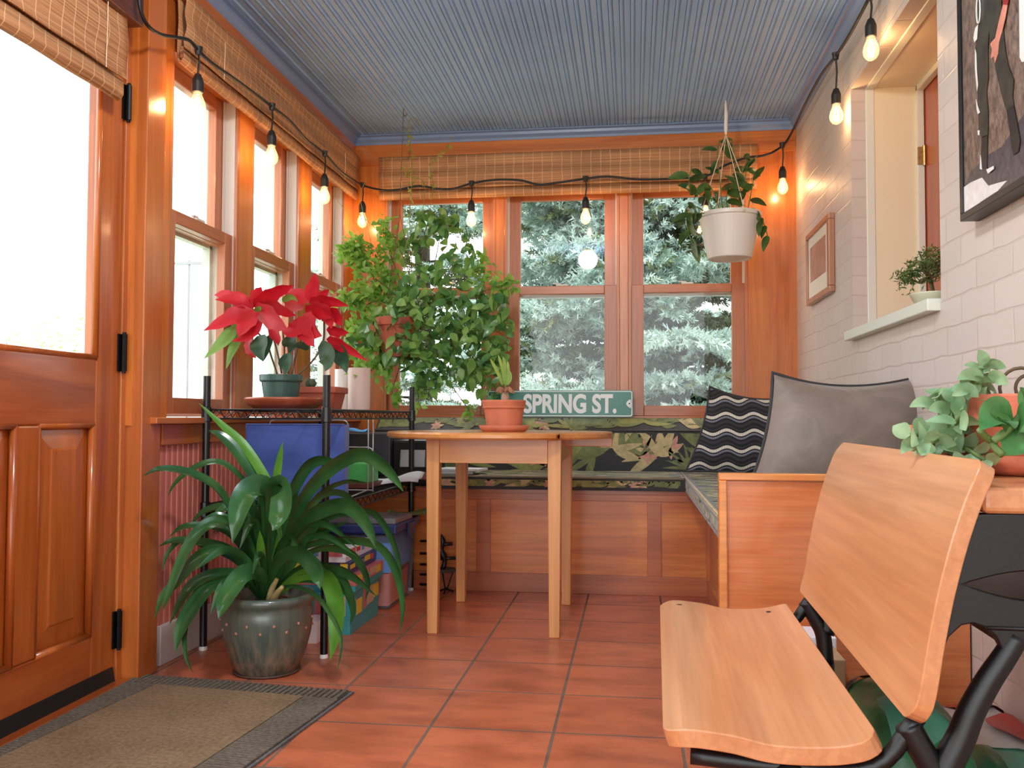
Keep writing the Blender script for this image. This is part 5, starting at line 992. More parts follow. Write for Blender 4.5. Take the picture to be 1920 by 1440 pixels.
matbox(mb.mat(1), 0.008, Wm - 0.008, 0.004, bw * 0.75, 0.006, 0.0075); matbox(mb, 0.008, bw, bw * .75, Lm - 0.01, 0.006, 0.0075); matbox(mb, Wm - bw, Wm - 0.008, bw * .75, Lm - 0.01, 0.006, 0.0075)
mb.mat(0)
for i in range(38):
    u = 0.01 + i * (Wm - 0.02) / 38; matbox(mb, u, u + (Wm - 0.02) / 38 * 0.62, 0.005, bw * 0.74, 0.0075, mz)
for i in range(72):
    v = bw * 0.76 + i * (Lm - bw) / 72; matbox(mb, 0.010, bw - 0.004, v, v + (Lm - bw) / 72 * 0.66, 0.0075, mz); matbox(mb, Wm - bw + 0.004, Wm - 0.010, v, v + (Lm - bw) / 72 * 0.8, 0.0075, mz)
mb.build('ribbed_border', [M_MATB, M_MATD], mt)

# ------------------------------------------------------------------ antique double school desk (seat in front, iron side frames, desk top behind)
NY, FYD = 1.14, 1.985                            # near and far ends of the seat and the backrest
dk = thing('school_desk', 'antique maple school desk with fold-down seat, curved backrest and black iron sides', 'school desk', (0.3, 1.56, 0.0))
def slab(prof, y0, y1, th, name, mat, r=0.008, R_=0.03):
    """board with rounded corners, swept along y from a profile of (x, z) points on its upper face"""
    P_ = spline([(a, 0, b) for a, b in prof], 8); ds = [0.0]
    for p, q in zip(P_, P_[1:]): ds.append(ds[-1] + (q - p).length)
    ext = [0.0, 0.002, 0.006, 0.012, 0.02]; st = sorted(set(ext + [d for d in ds if 0.022 < d < ds[-1] - 0.022] + [ds[-1] - e for e in ext])); vs, fs = [], []
    def at(d):
        for i in range(len(ds) - 1):
            if d <= ds[i + 1] + 1e-9: k = (d - ds[i]) / max(1e-9, ds[i + 1] - ds[i]); return P_[i].lerp(P_[i + 1], k), (P_[i + 1] - P_[i]).normalized()
    for d in st:
        p, t = at(d); n = Vector((-t.z, 0, t.x)); e = min(d, ds[-1] - d); ins = R_ - math.sqrt(max(0, R_ * R_ - max(0, R_ - e) ** 2)); lo = p - n * th
        vs += [(p.x, y0 + ins, p.z), (p.x, y1 - ins, p.z), (lo.x, y1 - ins, lo.z), (lo.x, y0 + ins, lo.z)]
    for i in range(len(st) - 1): fs += [(i * 4 + j, i * 4 + (j + 1) % 4, i * 4 + 4 + (j + 1) % 4, i * 4 + 4 + j) for j in range(4)]
    k = len(st) * 4 - 4; fs += [(3, 2, 1, 0), (k, k + 1, k + 2, k + 3)]
    o = MB().add(vs, fs).build(name, mat, dk, bevel=r, seg=4, smooth=False); o.modifiers['bevel'].angle_limit = 0.9; return o
Zs = 0.40
slab([(0.055, .394), (0.085, .402), (0.14, .398),(0.19, .389), (0.25, .39), (0.29, .397), (0.312, .407)], NY + 0.012, FYD - 0.025, 0.023, 'seat', W_SEAT, 0.008)
slab(((0.3426, 0.4268), (0.3537, 0.4583), (0.3651, 0.5232), (0.3776, 0.5849), (0.3956, 0.6522), (0.4156, 0.7084), (0.4332, 0.7388)), NY, FYD, 0.020, 'backrest', W_SEAT, 0.008)
MB().box(0.435, 0.815, NY + 0.02, FYD, 0.6733, 0.7055).build('desk_top', W_SEAT, dk, bevel=0.008, seg=3)
DT = 0.7055
for x in (0.095, 0.275): MB().lathe([(0.001, 0), (0.006, 0), (0.006, 0.0006), (0.001, 0.001)], (x, 1.915, 0.4015 if x < 0.1 else 0.3935), 10).build('seat_screw', M_IRON, dk)
def ironside(y, name):
    """cast side frame: a plate with openings and curving legs, in the x-z plane"""
    pl = [(p[0], p[2]) for p in ((0.4297, 1.175, 0.6711), (0.5108, 1.175, 0.6724), (0.5141, 1.175, 0.5262), (0.4751, 1.175, 0.5185), (0.4584, 1.175, 0.4956), (0.4587, 1.175, 0.5116), (0.4517, 1.175, 0.5272), (0.4398, 1.175, 0.539), (0.424, 1.175, 0.5436), (0.4105, 1.175, 0.5406), (0.395, 1.175, 0.5253), (0.3842, 1.175, 0.4992), (0.3763, 1.175, 0.4605), (0.3685, 1.175, 0.4345), (0.3547, 1.175, 0.4108), (0.3625, 1.175, 0.4471), (0.382, 1.175, 0.5184), (0.4078, 1.175, 0.6029))]
    pl = pl[::-1]
    lens = [(0.497 + 0.09 * s, 0.588 + 0.020 * math.sin(PI * (s + 1) / 2) * sg) for sg, rng in ((1, range(0, 13)), (-1, range(12, -1, -1))) for s in [-1 + i / 6 for i in rng]]
    lens = lens[:13] + lens[14:-1]
    me = outline_mesh([pl, lens], 0.007, 0.002); me.transform(Matrix(((1, 0, 0, 0), (0, 0, 1, y), (0, 1, 0, 0), (0, 0, 0, 1))))
    o = link(name, me, M_IRON, dk)
    mb = MB()
    mb.tube([(0.44, y - 0.008, 0.537), (0.80, y - 0.008, 0.537)], 0.003, 8)
    q = spline(((0.3501, 1.17, 0.4148), (0.3603, 1.17, 0.3943), (0.371, 1.17, 0.3758), (0.3828, 1.17, 0.3479), (0.3881, 1.17, 0.2914)), 5); q = [Vector((p[0], y, p[2])) for p in q]
    mb.tube(q, 0.016, 10)
    q = spline(((0.4761, 1.17, 0.5261), (0.4607, 1.17, 0.5002), (0.4422, 1.17, 0.471), (0.4235, 1.17, 0.4354), (0.4109, 1.17, 0.4031), (0.3984, 1.17, 0.3772), (0.3872, 1.17, 0.3545)), 5); q = [Vector((p[0], y, p[2])) for p in q]
    mb.tube(q, [0.013 + 0.006 * i / len(q) for i in range(len(q))], 10)
    zb_ = 0.012; xb = 0.3881; z_b = 0.2914
    mb.tube(spline([(xb, y, z_b), (xb - 0.004, y, 0.14), (xb + 0.0, y, 0.06), (xb + 0.03, y, 0.02)], 5), 0.017, 10)
    mb.box(xb - 0.12, xb + 0.2, y - 0.02, y + 0.02, 0.0, 0.018)
    mb.tube(spline([(0.362, y, 0.425), (0.31, y, 0.362), (0.20, y, 0.356), (0.09, y, 0.362)], 5), 0.011, 8)
    mb.tube(spline([(0.27, y, 0.350), (0.30, y, 0.30), (xb - 0.01, y, 0.2)], 5), 0.013, 8)
    mb.tube([(0.21, y - 0.02, 0.335), (0.21, y + 0.02, 0.335)], 0.028, 16)
    mb.build('leg_casting', M_IRON, o, smooth=True); return o
ironside(1.175, 'iron_side'); ironside(1.93, 'iron_side')
MB().box(0.46, 0.80, 1.20, 1.92, 0.515, 0.53).box(0.79, 0.80, 1.20, 1.92, 0.53, 0.66).build('book_shelf', M_IRON, dk)

dk.rotation_euler = (0, 0, -0.024); dk.location.x -= 0.010
# ------------------------------------------------------------------ pots and plants on the desk top
qx, qy = 0.5909, 1.45
sa2 = MB().lathe([(0.001, 0), (0.088, 0), (0.100, 0.006), (0.112, 0.028), (0.107, 0.029), (0.096, 0.012), (0.001, 0.010)], (qx, qy, DT + 0.0008), 40).build('plant_saucer', M_TERRA_W, smooth=True, origin=(qx, qy, DT))
tag(sa2, 'terracotta saucer on the school desk top, under the large pot', 'saucer')
bp_ = thing('potted_succulent', 'large terracotta pot of grey-green succulents on the school desk top', 'potted plant', (qx, qy, DT + 0.0105)); z = DT + 0.0105
RT = 0.1092; HT = 0.8234 - z
MB().lathe([(0.001, 0), (RT * .66, 0), (RT * .7, 0.004), (RT * .92, HT * .58), (RT * .97, HT * .585), (RT * 1.0, HT * .62), (RT * 1.03, HT * .97), (RT * 1.02, HT), (RT * .93, HT), (RT * .9, HT - 0.02), (0.001, HT - 0.022)], (qx, qy, z), 48).build('pot', M_TERRA_W, bp_, bevel=0.0015)
MB().lathe([(RT * .91, 0), (RT * .4, 0.006), (0.001, 0.008)], (qx, qy, z + HT - 0.021), 28).build('soil', M_SOIL, bp_)
def sprig(mb, sm, base, tip, n, ll, lw, seed, droop=0.2, up=0.6, r=0.0035):
    """stem with pairs of fleshy leaves"""
    rg = random.Random(seed); b, t = Vector(base), Vector(tip); mid = (b + t) / 2 + Vector((rg.uniform(-.01, .01), rg.uniform(-.01, .01), 0.012)); P_ = spline([b, mid, t], 6); sm.tube(P_, r, 6); d = (t - b).normalized()
    for i in range(n):
        k = (i + 1) / n; p = P_[min(len(P_) - 1, int(k * (len(P_) - 1)))]; a = rg.uniform(0, 1.2) + (i % 2) * PI / 2
        for s in (0, PI):
            o = d.orthogonal().normalized(); o2 = d.cross(o); out = o * math.cos(a + s) + o2 * math.sin(a + s); L_ = ll * rg.uniform(0.7, 1.15) * (0.65 if i == n - 1 else 1)
            e = p + out * L_ + d * L_ * (up if i > n / 2 else 0.2) - Vector((0, 0, droop * L_))
            blade(mb, [p, p.lerp(e, 0.5) + d * L_ * 0.16, e], lw * rg.uniform(0.8, 1.1), rg.uniform(0.45, 0.95), 7, cup=0.25, mid=0.75)
lv, dkl, st = MB(), MB(), MB()
for base, tip, n, s in (((0.5213, 1.42, 0.8216), (0.5109, 1.4, 0.8616), 5, 1), ((0.5029, 1.4, 0.8188), (0.4757, 1.38, 0.8376), 4, 2)):
    st1 = MB(); sprig(lv, st1, base, tip, n, 0.030, 0.011, s, up=0.7); st1.build('stem', M_STEM_G, bp_, smooth=True)
for hw, *pts in ((0.009, (0.5124, 1.4, 0.8631), (0.5045, 1.39, 0.8719), (0.5003, 1.39, 0.8812), (0.496, 1.39, 0.8874)), (0.0082, (0.5153, 1.4, 0.8615), (0.5189, 1.39, 0.8641), (0.5262, 1.39, 0.8648), (0.5302, 1.38, 0.8604)), (0.0104, (0.4998, 1.38, 0.849), (0.484, 1.37, 0.8509), (0.4676, 1.36, 0.849), (0.4567, 1.36, 0.8429)), (0.0096, (0.5048, 1.38, 0.8482), (0.5126, 1.37, 0.8477), (0.5187, 1.36, 0.8397), (0.5214, 1.36, 0.8337)), (0.0095, (0.485, 1.36, 0.8179), (0.4709, 1.36, 0.8308), (0.4567, 1.35, 0.8252), (0.4459, 1.35, 0.8199))): blade(lv, pts, hw, 0.9, 8, cup=0.25, mid=0.7)
for hw, *pts in ((0.025, (0.5033, 1.29, 0.7878), (0.4823, 1.27, 0.7927), (0.463, 1.25, 0.7912), (0.4435, 1.24, 0.7733)), (0.0221, (0.5067, 1.29, 0.7914), (0.5014, 1.26, 0.7879), (0.5057, 1.25, 0.781), (0.5196, 1.25, 0.7673)), (0.0193, (0.4808, 1.27, 0.7773), (0.4784, 1.26, 0.7843), (0.4811, 1.26, 0.7885), (0.4838, 1.26, 0.7927)), (0.025, (0.519, 1.28, 0.7738), (0.501, 1.26, 0.7636), (0.4871, 1.25, 0.7534), (0.4739, 1.25, 0.7409)), (0.0138, (0.5249, 1.33, 0.8209), (0.5198, 1.3, 0.8166), (0.5252, 1.3, 0.8187), (0.5313, 1.3, 0.8216))): blade(dkl, pts, hw, 0.92, 9, cup=0.2, mid=0.7)
for pts in (((0.5283, 1.31, 0.8059), (0.5026, 1.28, 0.7843), (0.4781, 1.26, 0.7669), (0.4662, 1.26, 0.7578)), ((0.447, 1.25, 0.7732), (0.4558, 1.26, 0.7647), (0.4699, 1.27, 0.759), (0.4858, 1.28, 0.7687)), ((0.4739, 1.25, 0.7409), (0.4687, 1.26, 0.7495), (0.4699, 1.27, 0.759))): st.tube(spline(pts, 5), 0.005, 6)
lv.build('grey_green_leaves', L_SUCC, bp_, smooth=True); dkl.build('glossy_leaves', L_SUCC_D, bp_, smooth=True, label='large glossy green leaves'); st.build('leaf_stalks', M_STEM_G, bp_, smooth=True)
mb = MB()
c = (0.5658, 1.42, 0.8326)
for k, r in ((0, 0.030), (1, 0.020)): mb.tube([(c[0] + r * math.cos(a) + 0.012 * k, c[1], c[2] + r * math.sin(a)) for a in [2 * PI * i / 20 for i in range(20)]], 0.0026, 6, closed=True)
mb.build('twig_ring', M_STEM_B, bp_, smooth=True)
# smaller trailing plant in front, left of the large pot
ux, uy = 0.4838, 1.50
sp2 = thing('trailing_succulent', 'trailing pale green succulent at the far end of the school desk top', 'potted plant', (ux, uy, DT))
MB().lathe([(0.001, 0), (0.040, 0), (0.043, 0.003), (0.055, 0.055), (0.058, 0.058), (0.058, 0.072), (0.052, 0.072), (0.050, 0.060), (0.001, 0.058)], (ux, uy, DT), 32).build('pot', M_TERRA_W, sp2, bevel=0.001)
MB().lathe([(0.050, 0), (0.001, 0.005)], (ux, uy, DT + 0.061), 20).build('soil', M_SOIL, sp2)
lv, st = MB(), MB()
for base, tip, n, s in (((0.481, 1.46, 0.7349), (0.466, 1.4, 0.811), 7, 3), ((0.4789, 1.47, 0.7345), (0.4543, 1.44, 0.8221), 7, 4), ((0.4655, 1.46, 0.7331), (0.4044, 1.4, 0.7639), 5, 6), ((0.4816, 1.45, 0.7393), (0.4663, 1.38, 0.7915), 5, 7), ((0.4782, 1.44, 0.7356), (0.4928, 1.36, 0.7298), 6, 8), ((0.4739, 1.45, 0.7352), (0.4257, 1.38, 0.7529), 4, 9)): sprig(lv, st, base, tip, max(3, n - 2), 0.040, 0.014, s, up=0.5, r=0.0032)
for hw, *pts in ((0.0075, (0.434, 1.42, 0.736), (0.4267, 1.41, 0.7521), (0.4239, 1.41, 0.7678), (0.4181, 1.41, 0.7835)), (0.0115, (0.4205, 1.42, 0.7423), (0.4086, 1.41, 0.7504), (0.3982, 1.4, 0.7459), (0.3891, 1.4, 0.7364)), (0.011, (0.448, 1.36, 0.7324), (0.4484, 1.34, 0.7303), (0.4541, 1.33, 0.7279), (0.4694, 1.33, 0.7266))): blade(lv, pts, hw, 0.9, 8, cup=0.2, mid=0.7)
lv.build('leaves', L_SUCC, sp2, smooth=True); st.build('stems', M_STEM_G, sp2, smooth=True)

# ------------------------------------------------------------------ things stored on the floor under the desk
def sack(name, label, x0, x1, y0, y1, z0, z1, m, spots, seed, rz=0.0, group=None):
    """half-full plastic sack lying flat: pillow-like body with printed patches"""
    t = thing(name, label, 'bag', ((x0 + x1) / 2, (y0 + y1) / 2, z0), group); r = random.Random(seed); n = 16; ph = [r.uniform(0, 6) for _ in range(5)]; h_ = (z1 - z0)
    def pt_(u, v, top, lift=0.0):
        e = (max(0, 1 - (2 * u - 1) ** 4) * max(0, 1 - (2 * v - 1) ** 4)) ** 0.5; w = 0.10 * h_ * (math.sin(9 * u + ph[0]) * math.sin(7 * v + ph[1]) + 0.6 * math.sin(15 * u + 9 * v + ph[2]))
        zz = z0 + h_ * (0.42 + 0.56 * e) + w * e * 0.5 if top else z0 + h_ * 0.42 * (1 - e)
        return (x0 + (x1 - x0) * u, y0 + (y1 - y0) * v, max(z0 + 0.0005, zz) + lift)
    mb = MB().ribbon([[pt_(i / n, j / n, True) for i in range(n + 1)] for j in range(n + 1)]).ribbon([[pt_(i / n, j / n, False) for i in range(n, -1, -1)] for j in range(n + 1)])
    mb.build('bag_body', m, t, smooth=True, subd=1)
    for k, (mm, u0, u1, v0, v1, shp) in enumerate(spots):
        mb = MB()
        if shp == 'e':
            cu, cv, ru, rv = (u0 + u1) / 2, (v0 + v1) / 2, (u1 - u0) / 2, (v1 - v0) / 2; rows = [[pt_(min(1, cu + ru * f * math.cos(2 * PI * i / 28)), cv + rv * f * math.sin(2 * PI * i / 28), True, 0.004 + k * 0.003) for i in range(29)] for f in (0.02, 0.25, 0.5, 0.75, 1.0)]
        else: rows = [[pt_(u0 + (u1 - u0) * i / 10, v0 + (v1 - v0) * j / 6, True, 0.0022 + k * 0.0006) for i in range(11)] for j in range(7)]
        mb.ribbon(rows).build('printed_patch', mm, t, smooth=True)
    return t
sack('soil_bag', 'green film bag with a white and red printed top under the school desk', 0.575, 0.812, 1.66, 2.20, 0.002, 0.175, M_BAGGREEN, [(M_BAGWHITE, 0.04, 0.92, 0.30, 0.97, 'q'), (M_REDP, 0.40, 0.99, 0.72, 0.94, 'e'), (M_REDP, 0.5, 1.0, 0.36, 0.62, 'e'), (M_BAGGREEN2, 0.08, 0.35, 0.1, 0.3, 'q')], 3, group='bags under the school desk')
sack('soil_bag', 'deep green patterned bag in the gap between seat and backrest', 0.375, 0.56, 1.50, 1.90, 0.002, 0.315, M_BAGGREEN2, [(M_YELLOW, 0.3, 0.6, 0.62, 0.72, 'e'), (M_TEAL, 0.2, 0.7, 0.84, 0.93, 'q'), (M_BAGWHITE, 0.5, 0.7, 0.55, 0.62, 'e'), (M_BAGGREEN, 0.2, 0.8, 0.1, 0.36, 'q'), (M_BLACK, 0.1, 0.9, 0.74, 0.80, 'q')], 6, group='bags under the school desk')
sack('soil_bag', 'teal green bag on the floor at the near end of the school desk', 0.45, 0.74, 1.22, 1.48, 0.002, 0.125, M_BAGGREEN, [(M_BAGGREEN2, 0.1, 0.6, 0.2, 0.5, 'q'), (M_BAGWHITE, 0.55, 0.7, 0.1, 0.9, 'q')], 12, group='bags under the school desk')
block('cardboard_box', 'low wooden box on the floor under the seat of the school desk', 'box', 0.235, 0.40, 1.23, 1.62, 0.0, 0.205, wood('pale_box_wood', (216, 154, 116), (190, 124, 86), 'Y'), bevel=0.004)
block('white_carton', 'small white carton behind the school desk seat, by the bench end panel', 'carton', 0.40, 0.47, 2.22, 2.335, 0.0, 0.275, M_PAPER)
block('cardboard_carton', 'plain brown cardboard carton in front of the white carton, behind the school desk seat', 'carton', 0.385, 0.455, 2.06, 2.19, 0.0, 0.265, M_KRAFT)
crumple('white_cloth', 'white printed cloth hanging below the near edge of the school desk seat', 'cloth', (0.1742, 1.24, 0.295), 0.075, 0.05, 0.05, M_PAPER, 4)

# ------------------------------------------------------------------ pictures on the brick wall
PX = RX - 0.045
fy0, fz0 = 2.2735, 1.2577
pic = thing('framed_photograph', 'large black-framed photograph of a person in dark trousers, high on the brick wall', 'framed picture', (RX, fy0 - 0.3, fz0))
nearY, topZ = fy0 - 0.62, 2.06; b_ = 0.017
mb = MB().box(PX, RX - 0.001, nearY, fy0, fz0, fz0 + b_).box(PX, RX - 0.001, nearY, fy0, topZ - b_, topZ).box(PX, RX - 0.001, fy0 - b_, fy0, fz0 + b_, topZ - b_).box(PX, RX - 0.001, nearY, nearY + b_, fz0 + b_, topZ - b_)
mb.build('frame', M_BLACK, pic, bevel=0.0015)
def printmat(name, a, b, sc=26.0, st=(1, 1, 1)):
    t = NT(name); n = t.noise(t.coord(scale=st), sc, 6, 0.7); t.color(t.ramp(n, [(0.32, lin(*a)), (0.68, lin(*b))])); t.set(Roughness=0.35); return t.m
pm = [printmat('print_dirt', (62, 48, 42), (150, 126, 110), 40.0, (1, 1.6, 1)), printmat('print_shadow', (40, 38, 42), (92, 86, 90), 50.0), printmat('print_light_ground', (206, 200, 196), (236, 232, 230), 30.0), printmat('print_trousers', (36, 34, 28), (74, 68, 54), 22.0), printmat('print_skin', (196, 120, 100), (222, 150, 128), 30.0), plain('print_white', (226, 224, 220), 0.4), plain('print_red', (150, 42, 46), 0.4), printmat('print_boot', (20, 18, 20), (44, 40, 40), 30.0)]
iy0, iy1, iz0, iz1 = nearY + b_, fy0 - b_, fz0 + b_, topZ - b_; QX = PX + 0.006
def prn(name, m, poly, e):
    pts = [(QX - e, min(iy1, max(iy0, p[1])), min(iz1, max(iz0, p[2]))) for p in poly]; return MB().prism(pts, (0.0008, 0, 0)).build(name, m, pic)
MB().box(QX, QX + 0.004, iy0, iy1, iz0, iz1).build('print', pm[0], pic)
prn('print_ground', pm[1], ((0.781, 2.2844, 1.3374), (0.781, 2.2144, 1.36), (0.781, 2.1252, 1.3726), (0.781, 2.0352, 1.3677), (0.781, 1.9239, 1.4007), (0.781, 1.8905, 1.3895), (0.781, 1.8972, 1.2288), (0.781, 2.0569, 1.2679), (0.781, 2.2818, 1.2717)), 0.0008)
prn('print_lit_ground', pm[2], ((0.781, 2.2833, 1.3372), (0.781, 2.2154, 1.3373), (0.781, 2.1461, 1.3305), (0.781, 2.1095, 1.3026), (0.781, 2.0557, 1.2952), (0.781, 2.008, 1.2877), (0.781, 2.0564, 1.2784), (0.781, 2.1484, 1.2773), (0.781, 2.2796, 1.2713)), 0.0016)
prn('print_left_leg', pm[3], ((0.781, 2.1593, 1.7509), (0.781, 2.0737, 1.7109), (0.781, 2.0736, 1.6709), (0.781, 2.0897, 1.638), (0.781, 2.0966, 1.6044), (0.781, 2.0976, 1.5391), (0.781, 2.108, 1.5137), (0.781, 2.1009, 1.4601), (0.781, 2.1066, 1.4146), (0.781, 2.1375, 1.4187), (0.781, 2.1569, 1.4415), (0.781, 2.1582, 1.5018), (0.781, 2.1637, 1.5564), (0.781, 2.1582, 1.592), (0.781, 2.1703, 1.6345), (0.781, 2.1507, 1.6754)), 0.0026)
prn('print_right_leg', pm[3], ((0.781, 2.0917, 1.7193), (0.781, 2.02, 1.6857), (0.781, 2.0153, 1.6343), (0.781, 2.0046, 1.5668), (0.781, 1.9896, 1.5261), (0.781, 1.9636, 1.4853), (0.781, 1.9714, 1.4541), (0.781, 1.9657, 1.4351), (0.781, 2.0003, 1.4319), (0.781, 2.0223, 1.4687), (0.781, 2.0421, 1.5112), (0.781, 2.0589, 1.5532), (0.781, 2.0816, 1.6128), (0.781, 2.0921, 1.6682)), 0.0030)
prn('print_left_boot', pm[7], ((0.781, 2.1403, 1.4207), (0.781, 2.1065, 1.416), (0.781, 2.1101, 1.3756), (0.781, 2.1134, 1.3422), (0.781, 2.1376, 1.3503), (0.781, 2.1455, 1.3896)), 0.0026)
prn('print_right_boot', pm[7], ((0.781, 2.0003, 1.4319), (0.781, 1.9657, 1.4344), (0.781, 1.953, 1.397), (0.781, 1.9376, 1.3519), (0.781, 1.9463, 1.3311), (0.781, 1.9717, 1.3311), (0.781, 1.9831, 1.3692)), 0.0030)
prn('print_arm', pm[4], ((0.781, 2.0055, 1.6649), (0.781, 1.9842, 1.6531), (0.781, 1.9969, 1.6296), (0.781, 2.0165, 1.6067), (0.781, 2.0326, 1.5917), (0.781, 2.0388, 1.5701), (0.781, 2.0552, 1.556), (0.781, 2.0616, 1.5739), (0.781, 2.0777, 1.575), (0.781, 2.0697, 1.5934), (0.781, 2.0799, 1.6092), (0.781, 2.0511, 1.6101), (0.781, 2.0307, 1.6376)), 0.0040)
prn('print_sleeve', pm[6], ((0.781, 2.0066, 1.6794), (0.781, 1.9755, 1.6649), (0.781, 1.9827, 1.651), (0.781, 2.0056, 1.6629)), 0.0046)
for poly in (((0.781, 2.1623, 1.6804), (0.781, 2.1466, 1.6811), (0.781, 2.1538, 1.6503), (0.781, 2.1696, 1.6494), (0.781, 2.175, 1.6631)), ((0.781, 2.1664, 1.6329), (0.781, 2.1591, 1.6187), (0.781, 2.1586, 1.5846), (0.781, 2.1524, 1.5447), (0.781, 2.1588, 1.5321), (0.781, 2.1683, 1.5883)), ((0.781, 2.1655, 1.5157), (0.781, 2.1564, 1.4975), (0.781, 2.1436, 1.4782), (0.781, 2.1553, 1.4784), (0.781, 2.1625, 1.4921)), ((0.781, 2.1588, 1.4421), (0.781, 2.1473, 1.4385), (0.781, 2.1497, 1.428), (0.781, 2.1573, 1.4319)), ((0.781, 2.1117, 1.3396), (0.781, 2.0717, 1.3365), (0.781, 2.0702, 1.3296), (0.781, 2.1029, 1.3277)), ((0.781, 2.1458, 1.3823), (0.781, 2.1407, 1.366), (0.781, 2.1377, 1.3467), (0.781, 2.1491, 1.3513)), ((0.781, 1.9269, 1.6422), (0.781, 1.8807, 1.6206), (0.781, 1.886, 1.4954), (0.781, 1.9195, 1.5054), (0.781, 1.929, 1.5191))): prn('print_highlight', pm[5], poly, 0.0044)
kc = Vector((0.7768, 2.1423, 1.7124))
MB().tube([(kc.x, kc.y + 0.011 * math.cos(a), kc.z + 0.030 * math.sin(a)) for a in [2 * PI * i / 18 for i in range(18)]], 0.0018, 5, closed=True).build('print_key_ring', pm[5], pic)

sy0, sy1 = 3.8279, 4.326
sz0_, sz1_ = 1.306, 1.6326
sf = thing('small_framed_print', 'small wood-framed print with a pale mat, on the brick wall left of the opening', 'framed picture', (RX, (sy0 + sy1) / 2, sz0_))
FXa = 0.795; w_ = 0.026
mb = MB().box(FXa, RX - 0.001, sy0, sy1, sz0_, sz0_ + w_).box(FXa, RX - 0.001, sy0, sy1, sz1_ - w_, sz1_).box(FXa, RX - 0.001, sy0, sy0 + w_ * 1.6, sz0_ + w_, sz1_ - w_).box(FXa, RX - 0.001, sy1 - w_, sy1, sz0_ + w_, sz1_ - w_)
mb.build('frame', W_FRAME, sf, bevel=0.003)
MB().box(FXa + 0.008, FXa + 0.012, sy0 + w_, sy1 - w_, sz0_ + w_, sz1_ - w_).build('mat_board', M_MAT_W, sf)
ph_ = (sz1_ - sz0_)
MB().box(FXa + 0.0065, FXa + 0.008, sy0 + w_ + 0.07, sy1 - w_ - 0.045, sz0_ + w_ + ph_ * .22, sz1_ - w_ - ph_ * .14).build('print', printmat('faded_print', (160, 112, 92), (200, 152, 128), 14.0), sf)

# ------------------------------------------------------------------ small conifer on the sill of the opening
ix, iy = 0.8458, 2.70
bo = thing('potted_bonsai', 'small bushy conifer in a shallow pale pot on the sill of the brick wall opening', 'potted plant', (ix, iy, Z0 + 0.0125))
MB().lathe([(0.001, 0), (0.040, 0), (0.052, 0.006), (0.062, 0.026), (0.064, 0.03), (0.058, 0.03), (0.054, 0.022), (0.001, 0.02)], (ix, iy, Z0 + 0.0125), 32).build('pot', plain('pale_green_glaze', (196, 196, 170), 0.3, coat=0.3), bo, smooth=True)
MB().lathe([(0.055, 0), (0.001, 0.006)], (ix, iy, Z0 + 0.0355), 20).build('soil', M_SOIL, bo)
fz = Z0 + 0.04; mb = MB()
trk = [(ix, iy, fz), (ix - 0.004, iy + 0.003, fz + 0.03), (ix - 0.012, iy, fz + 0.06), (ix - 0.02, iy + 0.004, fz + 0.10)]
mb.tube(spline(trk, 4), 0.006, 7)
for dx, dy, dz in ((-0.07, 0, 0.05), (-0.05, -0.03, 0.09), (0.03, 0.02, 0.11), (0.02, -0.03, 0.08), (-0.03, 0.03, 0.13)): mb.tube([(ix - 0.008, iy, fz + 0.045), (ix + dx * .6, iy + dy * .6, fz + dz * .7), (ix + dx, iy + dy, fz + dz)], [0.004, 0.003, 0.002], 6)
mb.build('trunk', M_STEM_B, bo, smooth=True)

# ------------------------------------------------------------------ many-leaved plants (numpy leaf scatter)
def leaf_scatter(pos, dirs, nrm, length, width, nu=5, curl=0.25, cup=0.2, wid=lambda t: np.sin(PI * np.clip(t, 0.0, 1) ** 0.8) ** 0.9):
    """one quad grid (nu x 2) per leaf, along dirs, facing nrm"""
    pos, dirs, nrm = (np.asarray(a, float) for a in (pos, dirs, nrm)); N = len(pos); dirs /= np.linalg.norm(dirs, axis=1, keepdims=True) + 1e-9
    side = np.cross(dirs, nrm); side /= np.linalg.norm(side, axis=1, keepdims=True) + 1e-9; nn = np.cross(side, dirs); t = np.linspace(0, 1, nu + 1); w = np.clip(wid(t), 0.02, None)
    V = np.zeros((N, nu + 1, 3, 3)); L_ = np.asarray(length).reshape(-1, 1, 1); W_ = np.asarray(width).reshape(-1, 1, 1)
    for k, s in enumerate((-1, 0, 1)):
        V[:, :, k, :] = pos[:, None, :] + dirs[:, None, :] * (t[None, :, None] * L_) + side[:, None, :] * (s * w[None, :, None] * W_) - nn[:, None, :] * (curl * (t ** 2)[None, :, None] * L_) + nn[:, None, :] * (abs(s) * cup * w[None, :, None] * W_)
    base = np.arange(N)[:, None, None] * ((nu + 1) * 3); i = np.arange(nu)[:, None] * 3; j = np.arange(2)[None, :]; q = (i + j).reshape(-1)
    F = np.stack([q, q + 1, q + 4, q + 3], -1)[None] + base
    return V.reshape(-1, 3), F.reshape(-1, 4)
def unit(n, zb=0.0):
    v = RNG.normal(size=(n, 3)); v[:, 2] += zb; return v / np.linalg.norm(v, axis=1, keepdims=True)
def blob(c, r, n):
    """random points inside an ellipsoid, denser towards its skin"""
    u = unit(n); return np.asarray(c) + u * (RNG.uniform(0.15, 1.0, (n, 1)) ** 0.45) * np.asarray(r)

